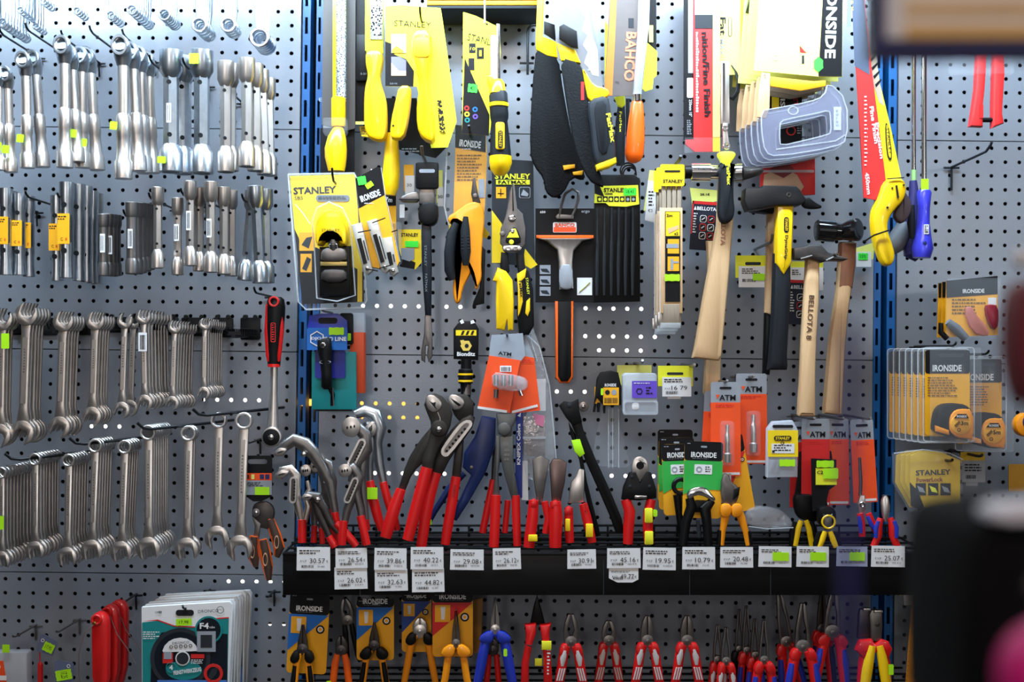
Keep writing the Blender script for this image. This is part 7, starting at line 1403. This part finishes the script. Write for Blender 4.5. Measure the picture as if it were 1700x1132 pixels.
def tape(i, lab, x, y, d, front, n5, sc=1.0):
    t = T('tape_measure_card', lab, 'tape measure', x, y, d)
    def X(a): return x+(a-1575)
    def Y(b): return y+(b-585)
    p = t.part('card'); p.rbox(X(1536), Y(581), X(1610), Y(722), d, 2, AMBER, 4); p.solid(rrect(X(1536), Y(581), X(1610), Y(620), 4), d+.3, 2, BLKC); p.rbox(X(1558), Y(587), X(1600), Y(593), d+.8, .4, CHAR, 2.8); p.lines(X(1540), Y(626), X(1590), Y(660), 8, d+.6, MATS['brown_ink'])
    q = t.part('lettering', 'white brand lettering'); q.text('IRONSIDE', X(1572), Y(611), 48, 11, d+.9, WHT, 0, True)
    if front:
        q = t.part('tape_case', 'amber and black tape measure'); q.solid([(X(1542), Y(702)), (X(1546), Y(680)), (X(1556), Y(670)), (X(1575), Y(668)), (X(1592), Y(670)), (X(1604), Y(680)), (X(1604), Y(726)), (X(1585), Y(728)), (X(1560), Y(722)), (X(1542), Y(714))], d+30, 28, BLK, 5, 1)
        q.solid([(X(1563), Y(696)), (X(1568), Y(682)), (X(1580), Y(676)), (X(1604), Y(678)), (X(1604), Y(728)), (X(1592), Y(726)), (X(1575), Y(724)), (X(1564), Y(714))], d+33, 12, AORG, 4, 1); q.solid([(X(1541), Y(704)), (X(1563), Y(712)), (X(1564), Y(720)), (X(1542), Y(714))], d+32, 6, AORG, 1.5); q.disc(X(1582), Y(702), 17, d+34, 3, AMBER, 1, 28)
        q.solid([(X(1570), Y(692)), (X(1576), Y(685)), (X(1590), Y(685)), (X(1594), Y(692))], d+35, 1, BLK); q.text('IRONSIDE', X(1582), Y(689), 16, 4, d+35.6, WHT, 0, True); q.text(n5, X(1587), Y(700), 12, 7, d+35, INK, 0, True); q.solid([(X(1570), Y(704)), (X(1578), Y(696)), (X(1581), Y(699)), (X(1573), Y(707))], d+35, .4, MATS['brown_ink']); q.ring(X(1578), Y(711), 3, 2, d+35, .3, INK, .1, 10)
    q = t.part('blister', 'clear blister'); q.rbox(X(1530), Y(577), X(1614), Y(732), d+8 if not front else d+38, 3, CLEAR, 5, 1)
    e = rrect(X(1530), Y(577), X(1614), Y(732), 5); q.tube([(a, b, d+8) for a, b in e]+[(e[0][0], e[0][1], d+8)], 1, CLEAR2, n=5)
    return t.done()
R5 = tape(1, 'amber tape measure card marked 5m, right behind the 3m one', 1628, 600, 100, True, '5m')
R3 = tape(0, 'front amber tape measure card marked 3m in thick clear blister', 1575, 585, 165, True, '3m')
RB = tape(2, 'amber tape measure card stacked behind the 3m one', 1566, 587, 145, False, '')
for k in range(1, 6):
    r = clone(RB, 1566, 587, 145, 'amber tape measure card stacked behind the 3m one', 'tape measure cards behind the 3m one'); r.location = RB.location+Vector((-.004*k, .018*k, 0))
RB['group'] = 'tape measure cards behind the 3m one'
hook(1584, 574, 180, 'black peg hook through the 3m tape measure cards', 6); hook(1638, 588, 120, 'black peg hook through the 5m tape measure card', 6)
for k in range(4):
    t = T('power_tape_card', 'front yellow tape measure card with bold black lettering and three pictures' if k == 0 else 'yellow tape measure card stacked behind the three-picture one', 'tape measure', 1550, 770, 150-k*22, group=None if k == 0 else 'yellow tape cards behind the front one')
    d = 150-k*22; o = -k*8
    p = t.part('card'); p.solid([(1512+o, 756), (1530+o, 748), (1562+o, 750), (1594+o*.3, 764), (1594+o*.3, 840), (1534+o, 842), (1510+o, 800)], d, 2, mat('dull_yellow_card', (226, 184, 10), .5)); 
    if k == 0:
        p.flat([(1510, 800), (1524, 815), (1534, 842), (1530, 846), (1512, 840)], d+.5, BLKC)
        for a in range(3): p.fr(1520+a*20.5, 802, 1537+a*20.5, 822, d+.6, INK); p.flat([(1522+a*20.5, 806), (1532+a*20.5, 810), (1536+a*20.5, 818), (1526+a*20.5, 816)], d+.9, LEMON if a == 1 else GREYC)
        q = t.part('lettering', 'black brand lettering'); q.text('STANLEY', 1549, 784, 58, 9, d+.8, INK, -2, True); q.text('PowerLock', 1543, 796, 44, 7, d+.8, MATS['maroon_plastic'], -2, True)
        q = t.part('tape_case', 'clear and yellow round tape case'); q.disc(1558, 866, 24, d+24, 24, CASE, 4, 24); q.disc(1558, 864, 20, d+25, 3, mat('case_yellow', (220, 190, 20), .4), 1, 24); q.solid(circ(1560, 874, 17, 16, 10), d+26, 2, CHAR, .5); q.text('STANLEY', 1556, 866, 26, 6, d+27.5, INK, 0, True)
        q = t.part('blister', 'clear folded top'); q.solid([(1480, 752), (1510, 746), (1560, 745), (1596, 760), (1596, 842), (1508, 848), (1480, 800)], d+6, 4, CLEAR, 1); q.tube([(1482, 752, d+6), (1530, 746, d+6), (1575, 752, d+6), (1596, 762, d+6)], 1, CLEAR2, n=5)
    t.done()
t = T('price_card', 'white price card with yellow edge right of the yellow tape cards', 'price card', 1615, 770, 80)
p = t.part('price_card'); p.box(1594, 750, 1634, 768, 82, 1, mat('dull_yellow_card', (0, 0, 0))); p.box(1596, 764, 1634, 800, 84, 1, GREYC); p.lines(1600, 770, 1630, 784, 3, 84.6); p.bars(1602, 788, 1618, 794, 84.6); p.box(1602, 800, 1622, 806, 83, 1, GREYC); t.done()
hook(1578, 766, 170, 'dark peg hook through the yellow tape cards', 4, 2.4); hook(1627, 758, 130, 'dark peg hook through the white price card', 4, 2.4)
t = T('blue_tape_measure', 'blue and amber round tool cut by the right edge', 'tape measure', 1696, 700, 120)
p = t.part('blue_tape_measure'); p.disc(1702, 705, 20, 130, 20, AORG, 4, 20); p.disc(1706, 700, 13, 134, 6, NAVY, 2, 20); t.done()
t = T('amber_card', 'amber card dim beside the white price card at the right edge', 'hang card', 1690, 790, 60); t.part('amber_card').rbox(1672, 770, 1730, 815, 66, 2, mat('dull_amber2', (170, 120, 20), .5), 3); t.done()
# bottom right: rulers
t = T('wooden_ruler', 'orange ruler with black markings hanging on a dark rod', 'ruler', 1525, 950, 150)
p = t.part('wooden_ruler'); RU = mat('ruler_orange', (250, 156, 20), .35, coat=.3); p.solid([(1518, 944), (1542, 944), (1541, 990), (1532, 1078), (1528, 1078), (1524, 1180), (1500, 1180), (1508, 1060)], 152, 3, RU, 1)
for k in range(24): y = 952+k*8; x = 1520-(k*.75); p.fr(x, y, x+1.8, y+1, 152.6, INK); p.fr(x+17 if k < 16 else x+12, y+2, x+18.8 if k < 16 else x+13.8, y+3, 152.6, INK)
p.lines(1524, 985, 1526, 1028, 12, 152.6, INK, .7); p.lines(1516, 1075, 1519, 1098, 7, 152.6, INK, .7); t.done()
t = T('hook_rod', 'dark rod through the orange ruler sloping down right', 'hook', 1530, 965, 150)
p = t.part('hook_rod'); p.tube([(1546, 972, 4), (1546, 974, 150), (1530, 964, 164), (1527, 962, 168)], 2.2, CHAR, n=8); t.done()
for i, (pts, w2, lb) in enumerate((([(1496, 950), (1520, 944), (1518, 985), (1493, 988)], [(1498, 974), (1516, 972), (1514, 1003), (1500, 1004)], 'yellow and white price card left of the orange ruler'), ([(1540, 950), (1550, 948), (1548, 990), (1538, 990)], [(1536, 966), (1546, 964), (1542, 1002), (1536, 1002)], 'yellow and white price card sliver right of the orange ruler'), ([(1548, 998), (1566, 996), (1566, 1060), (1552, 1040)], [(1540, 1016), (1556, 1006), (1560, 1040), (1545, 1040)], 'small yellow and white tag at the dark bag edge'))):
    t = T('price_card', lb, 'price card', pts[0][0], pts[0][1], 90-i*10); p = t.part('price_card'); p.solid(pts, 92-i*10, 1.2, LEMON); p.solid(w2, 94-i*10, 1, WHT); t.done()
t = T('yellow_case', 'narrow yellow lettered strip beside the dark bag', 'box', 1556, 1080, 80); p = t.part('yellow_case'); p.solid([(1545, 1050), (1562, 1050), (1562, 1100), (1555, 1118), (1547, 1108)], 90, 10, mat('case_yellow2', (214, 180, 20), .4), 1); p.text('S5', 1553, 1072, 8, 10, 91, INK, 80); t.done()
# ================================================================ foreground: blurred display stand, bag and shopper goods near the camera
def near(name, label, cat, x, y, d): return Thing(name, label, cat, x, y, d)
NV = mat('stand_navy', (20, 18, 84), .5); TN = mat('print_tan', (206, 160, 96), .5); CR = mat('print_cream', (220, 204, 190), .5)
t = near('display_sign', 'blurred navy framed sign with cream and tan print, top right foreground', 'sign', 1600, 20, 1250)
p = t.part('sign_board'); p.box(1448, -260, 1900, 92, 1250, 22, NV, 3)
q = t.part('printed_panel', 'cream and tan printed panel'); q.box(1468, -240, 1880, 66, 1253, 2, CR); q.fr(1500, 44, 1880, 66, 1254, TN); q.fr(1500, 10, 1880, 26, 1254, TN); q.fr(1468, -240, 1490, 66, 1254, mat('print_grey', (200, 196, 204), .5))
t.done()
t = near('stand_post', 'blurred thin navy post of the foreground stand', 'post', 1414, 800, 1500)
p = t.part('stand_post'); p.box(1405, 540, 1418, 2600, 1500, 9, mat('post_navy', (30, 34, 110), .5), 1); t.done()
t = near('black_bag', 'large blurred black bag at the bottom right corner', 'bag', 1690, 1000, 1300)
p = t.part('body'); p.solid([(1585, 872), (1620, 850), (1760, 846), (1850, 900), (1880, 1300), (1580, 1300), (1572, 1000)], 1330, 120, mat('bag_black', (5, 4, 6), .95), 14, 2)
q = t.part('top_trim', 'pale grey top trim'); q.solid([(1602, 826), (1720, 816), (1820, 820), (1820, 850), (1720, 850), (1604, 856)], 1340, 30, mat('trim_grey', (225, 222, 232), .5), 6, 1); t.done()
t = near('magenta_ball', 'blurred magenta round object at the bottom right corner', 'ball', 1725, 1110, 1430)
t.part('magenta_ball').ball(1765, 1130, 1430, 105, PINK, n=24); t.done()
t = near('taupe_ball', 'blurred dim brown round object on the dark bag', 'ball', 1700, 960, 1380); t.part('taupe_ball').ball(1704, 962, 1400, 22, mat('knob_taupe', (74, 62, 66), .6), n=16); t.done()
t = near('red_cloth', 'blurred dark red object at the right edge', 'cloth', 1700, 560, 1300); t.part('red_cloth').solid([(1690, 470), (1730, 460), (1760, 640), (1710, 690), (1684, 600)], 1310, 40, mat('dark_red_cloth', (110, 14, 30), .7), 8, 2); t.done()
t = near('white_ball', 'blurred small white round object at the right edge', 'ball', 1696, 432, 1200); t.part('white_ball').ball(1697, 430, 1200, 17, mat('soft_white', (220, 216, 222), .5), n=16); t.done()
